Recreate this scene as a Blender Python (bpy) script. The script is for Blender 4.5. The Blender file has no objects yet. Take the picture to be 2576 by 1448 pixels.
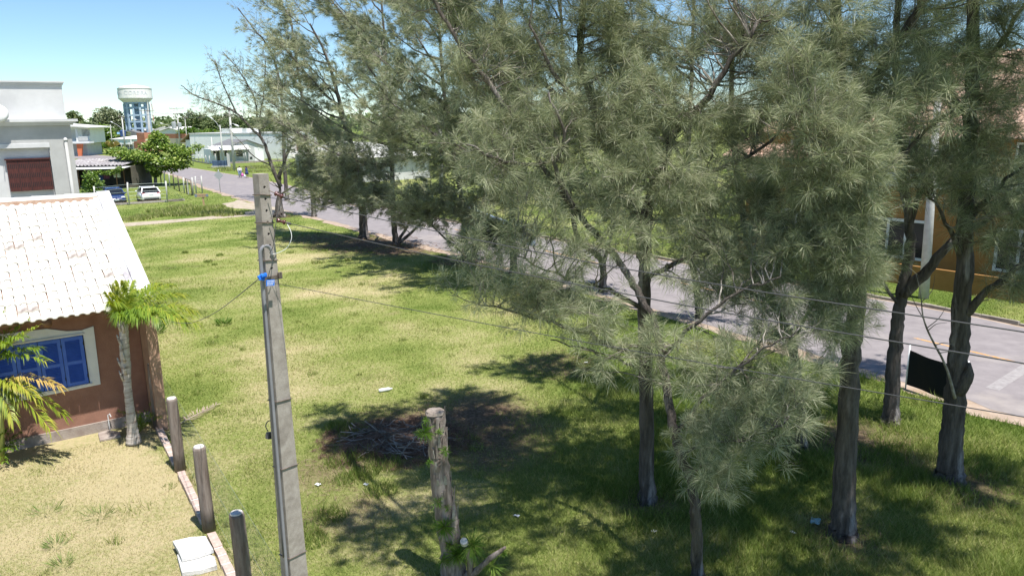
import bpy, bmesh, math, random
import numpy as np
from mathutils import Vector, Matrix
random.seed(7); RNG = np.random.default_rng(7)
scene = bpy.context.scene
COL = scene.collection
rad = math.radians

# ------------------------------------------------------------------ camera
F_, PT, RL, H = 1900.0, rad(12.6), rad(0.8), 7.5        # focal in pixels of a 2576 px wide picture, pitch, roll, height
cam_d = bpy.data.cameras.new('camera'); cam = bpy.data.objects.new('camera', cam_d); COL.objects.link(cam)
cam_d.sensor_width = 36.0; cam_d.lens = 36.0 * F_ / 2576.0; cam_d.clip_start = 0.1; cam_d.clip_end = 6000
_fw = Vector((0, math.cos(PT), -math.sin(PT))); _rt = Vector((1, 0, 0)); _dn = Vector((0, -math.sin(PT), -math.cos(PT)))
_cx = math.cos(RL) * _rt + math.sin(RL) * _dn; _cy = -(-math.sin(RL) * _rt + math.cos(RL) * _dn); _cz = -_fw
mw = Matrix((_cx, _cy, _cz)).transposed().to_4x4(); mw.translation = Vector((0, 0, H)); cam.matrix_world = mw
scene.camera = cam
# ------------------------------------------------------------------ sky, sun, exposure
SUN_EL = rad(69); SUN_AZ = Vector((0.66, -0.75, 0))      # horizontal direction towards the sun
world = bpy.data.worlds.new('World'); scene.world = world; world.use_nodes = True
wn = world.node_tree; bg = wn.nodes['Background']
sky = wn.nodes.new('ShaderNodeTexSky'); sky.sky_type = 'NISHITA'; sky.sun_disc = False
sky.sun_elevation = SUN_EL; sky.sun_rotation = math.atan2(SUN_AZ.x, SUN_AZ.y)
sky.altitude = 1900; sky.air_density = 1.0; sky.dust_density = 0.0; sky.ozone_density = 3.0
tint = wn.nodes.new('ShaderNodeMixRGB'); tint.blend_type = 'MULTIPLY'; tint.inputs[0].default_value = 1.0; tint.inputs[2].default_value = (.92, 1.03, 1.03, 1)   # the clear seaside air of the day, alike in every direction
wn.links.new(sky.outputs[0], tint.inputs[1]); wn.links.new(tint.outputs[0], bg.inputs[0]); bg.inputs[1].default_value = 0.100
sun_d = bpy.data.lights.new('sun', 'SUN'); sun_d.energy = 5.0; sun_d.angle = rad(0.5); sun_d.color = (1.0, 0.955, 0.88)
sun = bpy.data.objects.new('sun', sun_d); COL.objects.link(sun)
_sd = Vector((SUN_AZ.x * math.cos(SUN_EL), SUN_AZ.y * math.cos(SUN_EL), math.sin(SUN_EL)))
sun.rotation_euler = _sd.to_track_quat('Z', 'Y').to_euler(); sun.location = (0, 0, 60)
vs = scene.view_settings; vs.view_transform = 'Standard'; vs.look = 'None'; vs.exposure = 0.66; vs.gamma = 1.0; vs.use_curve_mapping = False
scene.render.engine = 'CYCLES'
scene.cycles.max_bounces = 6; scene.cycles.diffuse_bounces = 3; scene.cycles.glossy_bounces = 2
scene.cycles.transmission_bounces = 3; scene.cycles.transparent_max_bounces = 6

# ------------------------------------------------------------------ pixels to places (a pixel gives a direction only)
S_ = 2576 / 4056
CROP = {'1': (0, 250, 2.1467), '2': (0, 750, 2.6325), '3': (0, 1250, 1.4056), '4': (900, 650, 2.4125), '5': (900, 1500, 1.8567),
        '6': (1100, 500, 2.068), '7': (2900, 200, 1.81), '8': (2900, 1000, 1.448), 'B1': (250, 320, 4.826), 'B2': (700, 420, 4.258),
        'B3': (250, 560, 4.293), 'B4': (1100, 500, 4.8275), 'B5': (3050, 500, 2.227), 'B6': (2200, 1300, 1.4775), 'B7': (1800, 0, 1.81),
        'B8': (3400, 1250, 2.896), 'C1': (400, 500, 7.1556), 'C2': (600, 0, 1.9308), 'C3': (3000, 0, 2.068), 'C4': (1700, 800, 1.81), 'C5': (0, 1250, 2.2286)}
def q(k, x, y):
    if k == 'v': return x, y
    a, b, s = CROP[k]; return (a + x / s) * S_, (b + y / s) * S_
def ray(k, x, y):
    u, v = q(k, x, y); a = (u - 1288) / F_; b = (v - 724) / F_
    a, b = math.cos(RL) * a - math.sin(RL) * b, math.sin(RL) * a + math.cos(RL) * b
    return Vector((a, math.cos(PT) - b * math.sin(PT), -(math.sin(PT) + b * math.cos(PT))))
def G(k, x, y, z=0.0):                       # where the ray meets the level z
    r = ray(k, x, y); t = (z - H) / r.z; return Vector((r.x * t, r.y * t, z))
def P(k, x, y, Y):                           # the point of the ray at distance Y
    r = ray(k, x, y); t = Y / r.y; return Vector((r.x * t, Y, H + r.z * t))

# ------------------------------------------------------------------ mesh helpers
class MB:
    def __init__(s): s.v = []; s.f = []
    def add(s, vs_, fs): n = len(s.v); s.v += [tuple(a) for a in vs_]; s.f += [tuple(i + n for i in f) for f in fs]; return s
    def box(s, x0, x1, y0, y1, z0, z1):
        return s.add([(x0, y0, z0), (x1, y0, z0), (x1, y1, z0), (x0, y1, z0), (x0, y0, z1), (x1, y0, z1), (x1, y1, z1), (x0, y1, z1)],
                     [(0, 3, 2, 1), (4, 5, 6, 7), (0, 1, 5, 4), (1, 2, 6, 5), (2, 3, 7, 6), (3, 0, 4, 7)])
    def xbox(s, sx, sy, sz, mat):
        m = MB().box(-sx / 2, sx / 2, -sy / 2, sy / 2, -sz / 2, sz / 2); return s.add([mat @ Vector(a) for a in m.v], m.f)
    def beam(s, a, b, w, h=None, up=Vector((0, 0, 1))):
        a = Vector(a); b = Vector(b); h = h or w; d = (b - a).normalized()
        if abs(d.dot(up)) > .98: up = Vector((1, 0, 0))
        x = d.cross(up).normalized(); y = x.cross(d)
        c = [a + x * i * w / 2 + y * j * h / 2 for i, j in ((-1, -1), (1, -1), (1, 1), (-1, 1))]
        return s.add(c + [p + (b - a) for p in c], [(0, 1, 2, 3), (7, 6, 5, 4), (0, 4, 5, 1), (1, 5, 6, 2), (2, 6, 7, 3), (3, 7, 4, 0)])
    def tube(s, pts, rs, n=8, cap=True, wob=0.0, rnd=None):
        pts = [Vector(p) for p in pts]; k = len(pts)
        if not hasattr(rs, '__len__'): rs = [rs] * k
        vs_ = []; fs = []; prev = None
        for i, p in enumerate(pts):
            d = (pts[min(i + 1, k - 1)] - pts[max(i - 1, 0)])
            d = d.normalized() if d.length > 1e-9 else Vector((0, 0, 1))
            if prev is None:
                a = Vector((1, 0, 0)) if abs(d.x) < .8 else Vector((0, 1, 0)); x = d.cross(a).normalized()
            else:
                x = (prev - d * prev.dot(d)); x = x.normalized() if x.length > 1e-6 else prev
            prev = x; y = d.cross(x)
            for j in range(n):
                t = 2 * math.pi * j / n; r = rs[i]
                if wob: r *= 1 + wob * ((rnd or random).random() - .5) * 2
                vs_.append(p + (x * math.cos(t) + y * math.sin(t)) * r)
        for i in range(k - 1):
            for j in range(n):
                a = i * n + j; b = i * n + (j + 1) % n; fs.append((a, b, b + n, a + n))
        if cap: fs.append(tuple(range(n - 1, -1, -1))); fs.append(tuple(range((k - 1) * n, k * n)))
        return s.add(vs_, fs)
    def lathe(s, prof, n=24, c=(0, 0, 0)):                 # prof: (radius, z)
        vs_ = [(c[0] + r * math.cos(2 * math.pi * j / n), c[1] + r * math.sin(2 * math.pi * j / n), c[2] + z) for r, z in prof for j in range(n)]
        fs = [(i * n + j, i * n + (j + 1) % n, (i + 1) * n + (j + 1) % n, (i + 1) * n + j) for i in range(len(prof) - 1) for j in range(n)]
        fs.append(tuple(range(n - 1, -1, -1))); fs.append(tuple(range((len(prof) - 1) * n, len(prof) * n)))
        return s.add(vs_, fs)
    def prism(s, poly, a, b, f):                           # polygon (p,q) swept from a to b; f(p,q,t) gives the point
        n = len(poly); vs_ = [f(p, q_, a) for p, q_ in poly] + [f(p, q_, b) for p, q_ in poly]
        return s.add(vs_, [tuple(range(n - 1, -1, -1)), tuple(range(n, 2 * n))] + [(i, (i + 1) % n, (i + 1) % n + n, i + n) for i in range(n)])
    def mesh(s, name):
        me = bpy.data.meshes.new(name); me.from_pydata(s.v, [], s.f); me.update(); return me
    def build(s, name, mat, parent=None, smooth=False, bevel=0, fix=True):
        me = s.mesh(name)
        if fix:
            bm = bmesh.new(); bm.from_mesh(me); bmesh.ops.recalc_face_normals(bm, faces=bm.faces); bm.to_mesh(me); bm.free()
        return obj(name, me, mat, parent, smooth, bevel)
def obj(name, me, mat=None, parent=None, smooth=False, bevel=0):
    if mat is not None and not me.materials: me.materials.append(mat)
    if smooth: me.shade_smooth()
    o = bpy.data.objects.new(name, me); COL.objects.link(o); o.parent = parent
    if bevel:
        m = o.modifiers.new('bevel', 'BEVEL'); m.width = bevel; m.segments = 2; m.limit_method = 'ANGLE'
    return o
def tag(o, label=None, cat=None, group=None, kind=None):
    for k, v in (('label', label), ('category', cat), ('group', group), ('kind', kind)):
        if v: o[k] = v
    return o
def thing(name, label, cat, loc=(0, 0, 0), rz=0.0, group=None):
    o = bpy.data.objects.new(name, None); COL.objects.link(o); o.location = loc; o.rotation_euler = (0, 0, rz); o.empty_display_size = .3
    return tag(o, label, cat, group)
def copy_tree(o, parent=None):
    c = o.copy(); COL.objects.link(c); c.parent = parent
    for ch in [x for x in o.children]: copy_tree(ch, c)
    return c
def inst(src, name, loc, rot=None, parent=None, scale=None):   # another piece with the same mesh
    o = bpy.data.objects.new(name, src); COL.objects.link(o); o.parent = parent; o.location = loc
    if rot is not None: o.rotation_euler = rot
    if scale is not None: o.scale = scale
    return o
def tri_mesh(name, verts, tris, attrs=None):
    me = bpy.data.meshes.new(name); nv = len(verts); nt = len(tris)
    me.vertices.add(nv); me.vertices.foreach_set('co', np.ascontiguousarray(verts, dtype=np.float32).ravel())
    me.loops.add(nt * 3); me.loops.foreach_set('vertex_index', np.ascontiguousarray(tris, dtype=np.int32).ravel())
    me.polygons.add(nt); me.polygons.foreach_set('loop_start', np.arange(0, nt * 3, 3, dtype=np.int32))
    try: me.polygons.foreach_set('loop_total', np.full(nt, 3, dtype=np.int32))
    except Exception: pass
    for k, a in (attrs or {}).items():
        at = me.attributes.new(k, 'FLOAT', 'POINT'); at.data.foreach_set('value', np.ascontiguousarray(a, dtype=np.float32))
    me.update(calc_edges=True); me.validate(); return me
def sheet(name, poly, z, mat, parent=None, kind=None):
    me = bpy.data.meshes.new(name); bm = bmesh.new()
    f = bm.faces.new([bm.verts.new((p[0], p[1], z)) for p in poly]); bmesh.ops.triangulate(bm, faces=[f])
    bmesh.ops.recalc_face_normals(bm, faces=bm.faces)
    bm.to_mesh(me); bm.free()
    for p in me.polygons:
        if p.normal.z < 0: p.flip()
    o = obj(name, me, mat, parent); tag(o, kind=kind); return o
def bez(pts, n=8):                                           # Catmull-Rom through the points
    pts = [Vector(p) for p in pts]; out = []
    ext = [pts[0] * 2 - pts[1]] + pts + [pts[-1] * 2 - pts[-2]]
    for i in range(1, len(ext) - 2):
        a, b, c, d = ext[i - 1:i + 3]
        for j in range(n):
            t = j / n; out.append(.5 * ((2 * b) + (c - a) * t + (2 * a - 5 * b + 4 * c - d) * t * t + (3 * b - a - 3 * c + d) * t ** 3))
    return out + [pts[-1]]
def lerp_list(vals, n):                                      # radii for bez
    out = []
    for i in range(len(vals) - 1): out += [vals[i] + (vals[i + 1] - vals[i]) * j / n for j in range(n)]
    return out + [vals[-1]]

# ------------------------------------------------------------------ materials
def M(name, c1, c2=None, scale=4.0, rough=.85, bump=0.0, bscale=None, stretch=(1, 1, 1), lo=.35, hi=.65, c3=None, s3=.6, lo3=.5, hi3=.7, spec=.3, metal=0.0, coat=0.0, bdist=.02, detail=6):
    m = bpy.data.materials.new(name); m.use_nodes = True; t = m.node_tree; b = t.nodes['Principled BSDF']
    b.inputs['Roughness'].default_value = rough; b.inputs['Specular IOR Level'].default_value = spec; b.inputs['Metallic'].default_value = metal
    b.inputs['Coat Weight'].default_value = coat; b.inputs['Base Color'].default_value = (*c1, 1)
    if c2 is None and not bump: return m
    tc = t.nodes.new('ShaderNodeTexCoord'); mp = t.nodes.new('ShaderNodeMapping'); mp.inputs['Scale'].default_value = stretch
    t.links.new(tc.outputs['Object'], mp.inputs[0])
    def noise(s, d=detail):
        n = t.nodes.new('ShaderNodeTexNoise'); n.inputs['Scale'].default_value = s; n.inputs['Detail'].default_value = d; n.inputs['Roughness'].default_value = .65
        t.links.new(mp.outputs[0], n.inputs['Vector']); return n
    if c2 is not None:
        r = t.nodes.new('ShaderNodeValToRGB'); r.color_ramp.elements[0].position = lo; r.color_ramp.elements[1].position = hi
        r.color_ramp.elements[0].color = (*c1, 1); r.color_ramp.elements[1].color = (*c2, 1)
        t.links.new(noise(scale).outputs[0], r.inputs[0]); out = r.outputs[0]
        if c3 is not None:
            r3 = t.nodes.new('ShaderNodeValToRGB'); r3.color_ramp.elements[0].position = lo3; r3.color_ramp.elements[1].position = hi3
            t.links.new(noise(s3).outputs[0], r3.inputs[0])
            mx = t.nodes.new('ShaderNodeMixRGB'); mx.inputs[2].default_value = (*c3, 1)
            t.links.new(r3.outputs[0], mx.inputs[0]); t.links.new(out, mx.inputs[1]); out = mx.outputs[0]
        t.links.new(out, b.inputs['Base Color'])
    if bump:
        bp = t.nodes.new('ShaderNodeBump'); bp.inputs['Strength'].default_value = bump; bp.inputs['Distance'].default_value = bdist
        t.links.new(noise(bscale or scale * 4).outputs[0], bp.inputs['Height']); t.links.new(bp.outputs[0], b.inputs['Normal'])
    return m
def leaf_mat(name, stops, trans=.3, rough=.6, spec=.25, tcol=1.15):      # colour from each leaf's own tint
    m = bpy.data.materials.new(name); m.use_nodes = True; t = m.node_tree; b = t.nodes['Principled BSDF']; o = t.nodes['Material Output']
    at = t.nodes.new('ShaderNodeAttribute'); at.attribute_name = 'tint'
    r = t.nodes.new('ShaderNodeValToRGB'); e = r.color_ramp.elements
    while len(e) < len(stops): e.new(.5)
    for el, (p, c) in zip(e, stops): el.position = p; el.color = (*c, 1)
    t.links.new(at.outputs['Fac'], r.inputs[0]); t.links.new(r.outputs[0], b.inputs['Base Color'])
    b.inputs['Roughness'].default_value = rough; b.inputs['Specular IOR Level'].default_value = spec
    if trans:
        tr = t.nodes.new('ShaderNodeBsdfTranslucent'); mx = t.nodes.new('ShaderNodeMixShader'); mx.inputs[0].default_value = trans
        hs = t.nodes.new('ShaderNodeHueSaturation'); hs.inputs['Value'].default_value = tcol; hs.inputs['Saturation'].default_value = 1.15
        t.links.new(r.outputs[0], hs.inputs['Color']); t.links.new(hs.outputs[0], tr.inputs[0])
        t.links.new(b.outputs[0], mx.inputs[1]); t.links.new(tr.outputs[0], mx.inputs[2]); t.links.new(mx.outputs[0], o.inputs[0])
    return m

# ------------------------------------------------------------------ value noise
_PERM = np.random.default_rng(3).random((256, 256))
def vnoise(x, y):
    xi = np.floor(x).astype(int); yi = np.floor(y).astype(int); fx = x - xi; fy = y - yi
    fx = fx * fx * (3 - 2 * fx); fy = fy * fy * (3 - 2 * fy); g = lambda a, b: _PERM[a & 255, b & 255]
    return (g(xi, yi) * (1 - fx) + g(xi + 1, yi) * fx) * (1 - fy) + (g(xi, yi + 1) * (1 - fx) + g(xi + 1, yi + 1) * fx) * fy
def fbm(x, y, o=4):
    s = 0; a = .5; tot = 0
    for i in range(o): s = s + a * vnoise(x * 2 ** i + 17 * i, y * 2 ** i + 31 * i); tot += a; a *= .55
    return s / tot
def inpoly(x, y, poly):
    c = np.zeros(len(x), bool); n = len(poly)
    for i in range(n):
        x0, y0 = poly[i][:2]; x1, y1 = poly[(i + 1) % n][:2]
        if y0 == y1: continue
        k = ((y0 > y) != (y1 > y)) & (x < (x1 - x0) * (y - y0) / (y1 - y0) + x0); c ^= k
    return c
# ================================================================== the setting: ground, road, kerb, tracks
NEAR = [(24, -1.5), (12.44, 17.22), (11.84, 18.14), (10.2, 21.03), (-.11, 37.0), (-3.35, 42.1), (-11.34, 53.1), (-15.15, 58.7), (-21.5, 67.2), (-27.34, 75.8), (-37.12, 90.8), (-49.3, 111.8), (-71.1, 143.1), (-98, 174), (-150, 205)]
FAR = [(33, 1), (18.9, 25.0), (17.6, 27.4), (16.36, 29.1), (11.45, 35.6), (3.66, 46.3), (-.97, 52.5), (-6.92, 60.0), (-20.55, 81.9), (-27.0, 92.5), (-36.55, 107.1), (-58.4, 136.6), (-84, 172), (-112, 203), (-150, 224)]
ROADPOLY = NEAR + FAR[::-1]
def shift_in(a, b, d):                                       # move polyline a towards b by d metres
    out = []
    for i, p in enumerate(a):
        p0 = Vector(a[max(i - 1, 0)]); p1 = Vector(a[min(i + 1, len(a) - 1)]); t = (p1 - p0).normalized(); n = Vector((-t.y, t.x))
        m = Vector(b[min(i, len(b) - 1)]) - Vector(p)
        if n.dot(m) < 0: n = -n
        out.append(tuple(Vector(p) + n * d))
    return out
def densify(l, step):
    out = []
    for a, b in zip(l[:-1], l[1:]):
        a = Vector(a); b = Vector(b); k = max(1, int((b - a).length / step))
        out += [tuple(a + (b - a) * i / k) for i in range(k)]
    return out + [tuple(l[-1])]
HOUSE_E = Vector((-8.62, 17.75, 0)); HOUSE_A = rad(35)
PATH = [G('v', *p).xy for p in ((250, 566), (312, 561), (400, 555), (480, 549), (560, 541), (640, 530), (655, 524), (690, 537), (640, 542), (560, 549), (480, 556), (400, 563), (312, 570), (250, 577))]
SANDPATCH = [G('1', *p).xy for p in ((2020, 1162), (1985, 1180), (1890, 1195), (1900, 1215), (1990, 1235), (2100, 1240), (2185, 1255), (2190, 1290), (2330, 1300), (2450, 1260), (2300, 1200), (2120, 1190))]
# photo places that set where grass is dry, bare or tall
PILE = Vector((-2.75, 17.4)); SOILS = [(PILE.x, PILE.y, 1.5, 1.0), (-1.0, 18.5, 1.4, .85), (-.6, 16.6, 1.3, .8), (-.2, 17.6, 1.1, .7), (-9.3, 47.0, 3.0, .9), (-6.5, 44.5, 2.2, .9), (-4.2, 15.4, .9, .5), (8.2, 16.4, 1.3, .8), (9.2, 14.2, .9, .8), (2.62, 13.8, .6, .6), (5.98, 12.4, .7, .7), (6.6, 16.2, .8, .6), (-13, 49.5, 1.8, .6), (1.5, 22.5, 1.2, .5), (-2.5, 40.5, 1.6, .8), (1.5, 33.5, 1.6, .7), (-18.8, 61.2, .9, .6), (-3.4, 13.6, .8, .35)]
FENCE_A = Vector((-8.98, 17.89)); FENCE_B = Vector((-4.2, 10.5))
def yard_mask(x, y):                                          # the plot left of the post fence
    d = (FENCE_B.x - FENCE_A.x) * (y - FENCE_A.y) - (FENCE_B.y - FENCE_A.y) * (x - FENCE_A.x)
    n = (fbm(x * .8, y * .8) - .5) * 2.2
    return (d / 8.8 + n * .6 < 0) & (y + n < 21) & (x < -3.0)
def near_w(x, y): return np.clip(1.5 - np.hypot(x, y - 40) / 80, 0, 1)
def dryness(x, y):
    n = fbm(x * .33 + 5, y * .33 + 9) * .62 + fbm(x * 1.3, y * 1.3) * .38
    d = .41 + (n - .5) * 1.45 * near_w(x, y)
    d += np.where(yard_mask(x, y), .42 + .18 * np.exp(-(((x + 7.2) / 1.3) ** 2 + ((y - 12.9) / 1.2) ** 2)), 0)
    d -= np.clip((x + .5) / 6, 0, 1) * .22 * (y < 40)
    d += .28 * np.exp(-(((x + 7.6) / 1.7) ** 2 + ((y - 23) / 4.5) ** 2)) + .2 * np.exp(-(((x + 8.5) / 6) ** 2 + ((y - 34) / 4.0) ** 2))
    d += .16 * np.exp(-(((x + 12) / 6) ** 2 + ((y - 43) / 3) ** 2))
    d -= .18 * ((y > 62) & (x < -20))
    return np.clip(d, 0, 1)
def soilness(x, y):
    s = np.zeros_like(x)
    for cx, cy, r, a in SOILS: s = np.maximum(s, a * np.exp(-(((x - cx) ** 2 + ((y - cy) * .9) ** 2) / r ** 2) ** 1.6))
    n = fbm(x * 2.2 + 3, y * 2.2)
    return np.clip(s * (.55 + 1.1 * n) + np.clip((n - .70) * 3, 0, .5) * near_w(x, y), 0, 1)
def graded(lo, a, b, hi, fine):
    mid = list(np.arange(a, b, fine)); left = []; s = fine; x = a
    while x > lo: s *= 1.35; x -= s; left.append(x)
    right = []; s = fine; x = mid[-1]
    while x < hi: s *= 1.35; x += s; right.append(x)
    return np.array(left[::-1] + mid + right)
gx = graded(-3500, -34, 26, 3500, .45); gy = graded(-300, 4, 72, 5200, .45)
XX, YY = np.meshgrid(gx, gy); nx, ny = len(gx), len(gy)
ii = np.arange(nx - 1)[None, :] + nx * np.arange(ny - 1)[:, None]; ii = ii.ravel()
gt = np.concatenate([np.stack([ii, ii + 1, ii + nx + 1], 1), np.stack([ii, ii + nx + 1, ii + nx], 1)])
gd = dryness(XX.ravel(), YY.ravel()); gs = soilness(XX.ravel(), YY.ravel())
me = tri_mesh('ground', np.stack([XX.ravel(), YY.ravel(), np.zeros(nx * ny)], 1), gt, {'tint': gd, 'soil': gs})
def ground_material():
    m = bpy.data.materials.new('lawn_ground'); m.use_nodes = True; t = m.node_tree; b = t.nodes['Principled BSDF']; b.inputs['Roughness'].default_value = .95; b.inputs['Specular IOR Level'].default_value = .1
    a = t.nodes.new('ShaderNodeAttribute'); a.attribute_name = 'tint'; s = t.nodes.new('ShaderNodeAttribute'); s.attribute_name = 'soil'
    tc = t.nodes.new('ShaderNodeTexCoord')
    def noise(sc, d=5):
        n = t.nodes.new('ShaderNodeTexNoise'); n.inputs['Scale'].default_value = sc; n.inputs['Detail'].default_value = d; n.inputs['Roughness'].default_value = .7; t.links.new(tc.outputs['Object'], n.inputs['Vector']); return n.outputs[0]
    ad = t.nodes.new('ShaderNodeMath'); ad.operation = 'ADD'
    sb = t.nodes.new('ShaderNodeMath'); sb.operation = 'MULTIPLY_ADD'; sb.inputs[1].default_value = 1.3; sb.inputs[2].default_value = -.65
    t.links.new(noise(9.0), sb.inputs[0]); t.links.new(a.outputs['Fac'], ad.inputs[0]); t.links.new(sb.outputs[0], ad.inputs[1])
    r = t.nodes.new('ShaderNodeValToRGB'); e = r.color_ramp.elements; e[0].color = (.10, .15, .028, 1); e[1].color = (.46, .39, .23, 1); e[0].position = .05; e[1].position = .95
    x = e.new(.45); x.color = (.225, .26, .075, 1)
    t.links.new(ad.outputs[0], r.inputs[0])
    r2 = t.nodes.new('ShaderNodeValToRGB'); e = r2.color_ramp.elements; e[0].color = (.075, .05, .036, 1); e[1].color = (.25, .175, .125, 1); e[0].position = .35; e[1].position = .7
    t.links.new(noise(14.0), r2.inputs[0])
    mx = t.nodes.new('ShaderNodeMixRGB'); t.links.new(s.outputs['Fac'], mx.inputs[0]); t.links.new(r.outputs[0], mx.inputs[1]); t.links.new(r2.outputs[0], mx.inputs[2])
    t.links.new(mx.outputs[0], b.inputs['Base Color'])
    bp = t.nodes.new('ShaderNodeBump'); bp.inputs['Strength'].default_value = .9; bp.inputs['Distance'].default_value = .05; t.links.new(noise(26.0), bp.inputs['Height']); t.links.new(bp.outputs[0], b.inputs['Normal'])
    return m
ground = obj('ground', me, ground_material()); tag(ground, 'wide flat lawn of patchy green and straw coloured grass', kind='structure')

m_road = M('asphalt', (.20, .18, .187), (.27, .245, .25), 1.6, .93, .35, 60, lo=.3, hi=.7, c3=(.37, .33, .30), s3=.25, lo3=.55, hi3=.8, bdist=.01)
m_sand = M('shoulder_sand', (.30, .225, .175), (.43, .345, .28), 2.5, .97, .5, 30, lo=.3, hi=.7, c3=(.30, .22, .14), s3=1.1)
m_track = M('track_sand', (.33, .275, .21), (.43, .37, .30), 2.0, .97, .5, 30, c3=(.22, .23, .09), s3=1.3, lo3=.55, hi3=.7)
m_kerb = M('kerb_concrete', (.22, .19, .16), (.40, .36, .31), 3.0, .95, .5, 20)
def jag(l, a, seed, step=1.2):
    r = random.Random(seed); out = []
    for p in densify(l, step): out.append((p[0] + r.uniform(-a, a), p[1] + r.uniform(-a, a)))
    return out
nearj = jag(NEAR, .26, 1, .8); farj = jag(FAR, .05, 2)
shoulder = sheet('road_shoulder', nearj + farj[::-1], .006, m_sand, kind='structure')
road = sheet('road', jag(shift_in(NEAR, FAR, .65), .16, 3, .7) + jag(shift_in(FAR, NEAR, .25), .05, 4, 1.0)[::-1], .012, m_road, kind='structure')
tag(road, 'grey asphalt road running from right foreground to far left')
sheet('path', PATH, .008, m_track, kind='structure'); sheet('sand_track', SANDPATCH, .010, m_track, kind='structure')
# far-side kerb, stone by stone, while the stones can be told apart
kerb = tag(bpy.data.objects.new('kerb', None), 'low worn concrete kerb on far side of road', kind='structure'); COL.objects.link(kerb)
r = random.Random(4); fl = densify(FAR[:9], .95); kmesh = MB().box(-.46, .46, -.07, .07, 0, .13).mesh('kerb_stone'); kmesh.materials.append(m_kerb)
for a, b in zip(fl[:-1], fl[1:]):
    a = Vector(a); b = Vector(b); c = (a + b) / 2
    if c.x > 22 or r.random() < .06: continue
    o = inst(kmesh, 'kerb_stone', (c.x, c.y, r.uniform(-.035, .01)), (r.uniform(-.05, .05), r.uniform(-.03, .03), math.atan2(b.y - a.y, b.x - a.x) + r.uniform(-.02, .02)), kerb, ((b - a).length / .95, 1, 1))
# painted markings
m_yel = M('lane_paint', (.52, .26, .07), (.60, .36, .16), 5, .9, c3=(.30, .26, .25), s3=6, lo3=.5, hi3=.62); m_whp = M('stop_paint', (.24, .22, .225), (.36, .345, .345), 4, .9, lo=.4, hi=.7, c3=(.30, .28, .28), s3=5, lo3=.42, hi3=.6)
c0 = G('8', 1040, 490); c1 = G('8', 1674, 640); d = (c1 - c0).normalized(); n = Vector((-d.y, d.x, 0)) * .06
c1 = c0 + d * 7
lm = sheet('lane_line', [(c0 + n).xy, (c1 + n).xy, (c1 - n).xy, (c0 - n).xy], .017, m_yel, kind='structure')
for k in (1, 2, 3, 4, 5, 6):
    a = c0 - d * (11.0 * k); b = a + d * 5
    sheet('lane_line', [(a + n).xy, (b + n).xy, (b - n).xy, (a - n).xy], .017, m_yel, kind='structure')
a = G('8', 1490, 785); b = G('8', 1674, 668); d2 = (b - a).normalized(); n2 = Vector((-d2.y, d2.x, 0)) * .17; b = a + d2 * 4.5
sheet('stop_line', [(a + n2).xy, (b + n2).xy, (b - n2).xy, (a - n2).xy], .016, m_whp, kind='structure')

# ------------------------------------------------------------------ grass blades
m_grass = leaf_mat('grass_blades', [(0, (.115, .18, .032)), (.4, (.245, .295, .08)), (.7, (.40, .385, .17)), (1, (.54, .475, .30))], .35, .65, .2)
HOUSE_POLY = []
for a, b in ((.2, .3), (.2, 12), (-12, 12), (-12, .3)):
    HOUSE_POLY.append((HOUSE_E.x + a * math.cos(HOUSE_A) - b * math.sin(HOUSE_A), HOUSE_E.y + a * math.sin(HOUSE_A) + b * math.cos(HOUSE_A)))
def scatter(n, y0, y1, power, extra=1.0):
    u = RNG.random(n); y = (y0 ** (1 - power) + u * (y1 ** (1 - power) - y0 ** (1 - power))) ** (1 / (1 - power))
    x = (RNG.random(n) * 2 - 1) * .80 * y; return x, y
def blades(x, y, h, w, tint, lean=.55):
    n = len(x); a = RNG.random(n) * 2 * np.pi; b = RNG.random(n) * 2 * np.pi; l = h * lean * (.3 + RNG.random(n))
    wx = np.cos(a) * w / 2; wy = np.sin(a) * w / 2; z0 = np.zeros(n)
    v = np.stack([np.stack([x - wx, y - wy, z0], 1), np.stack([x + wx, y + wy, z0], 1), np.stack([x + np.cos(b) * l, y + np.sin(b) * l, h], 1)], 1).reshape(-1, 3)
    return v, np.repeat(tint, 3)
GV = []; GT = []
SHRUB_LIKE = 0
for (n, y0, y1, pw) in ((385000, 10.2, 36, 1.45), (150000, 34, 105, 1.6)):
    x, y = scatter(n, y0, y1, pw)
    keep = ~(inpoly(x, y, nearj + farj[::-1]) | inpoly(x, y, HOUSE_POLY) | inpoly(x, y, PATH) | inpoly(x, y, SANDPATCH))
    s = soilness(x, y); keep &= RNG.random(n) > s * 1.05
    x, y, s = x[keep], y[keep], s[keep]; d = dryness(x, y)
    keep = RNG.random(len(x)) > np.clip((d - .72) * 1.2, 0, .5); x, y, d = x[keep], y[keep], d[keep]
    lush = np.clip((x + 1) / 4, 0, 1) * (y < 30) * (1 - np.clip((y - 20) / 8, 0, .6)); n2 = fbm(x * .9 + 40, y * .9)
    h = (.032 + .045 * RNG.random(len(x))) * (1 + 1.6 * lush * (.4 + n2)) * (1 + .7 * np.clip((n2 - .55) * 5, 0, 1)) * np.where(yard_mask(x, y), .75, 1) * (1 + np.clip((y - 35) / 60, 0, .8))
    w = (.007 + .006 * RNG.random(len(x))) * (1 + .25 * lush) * np.clip(y / 13, .9, 6)
    t = np.clip(d + RNG.normal(0, .16, len(x)), 0, 1)
    v, tt = blades(x, y, h, w, t, .9); GV.append(v); GT.append(tt)
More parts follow.
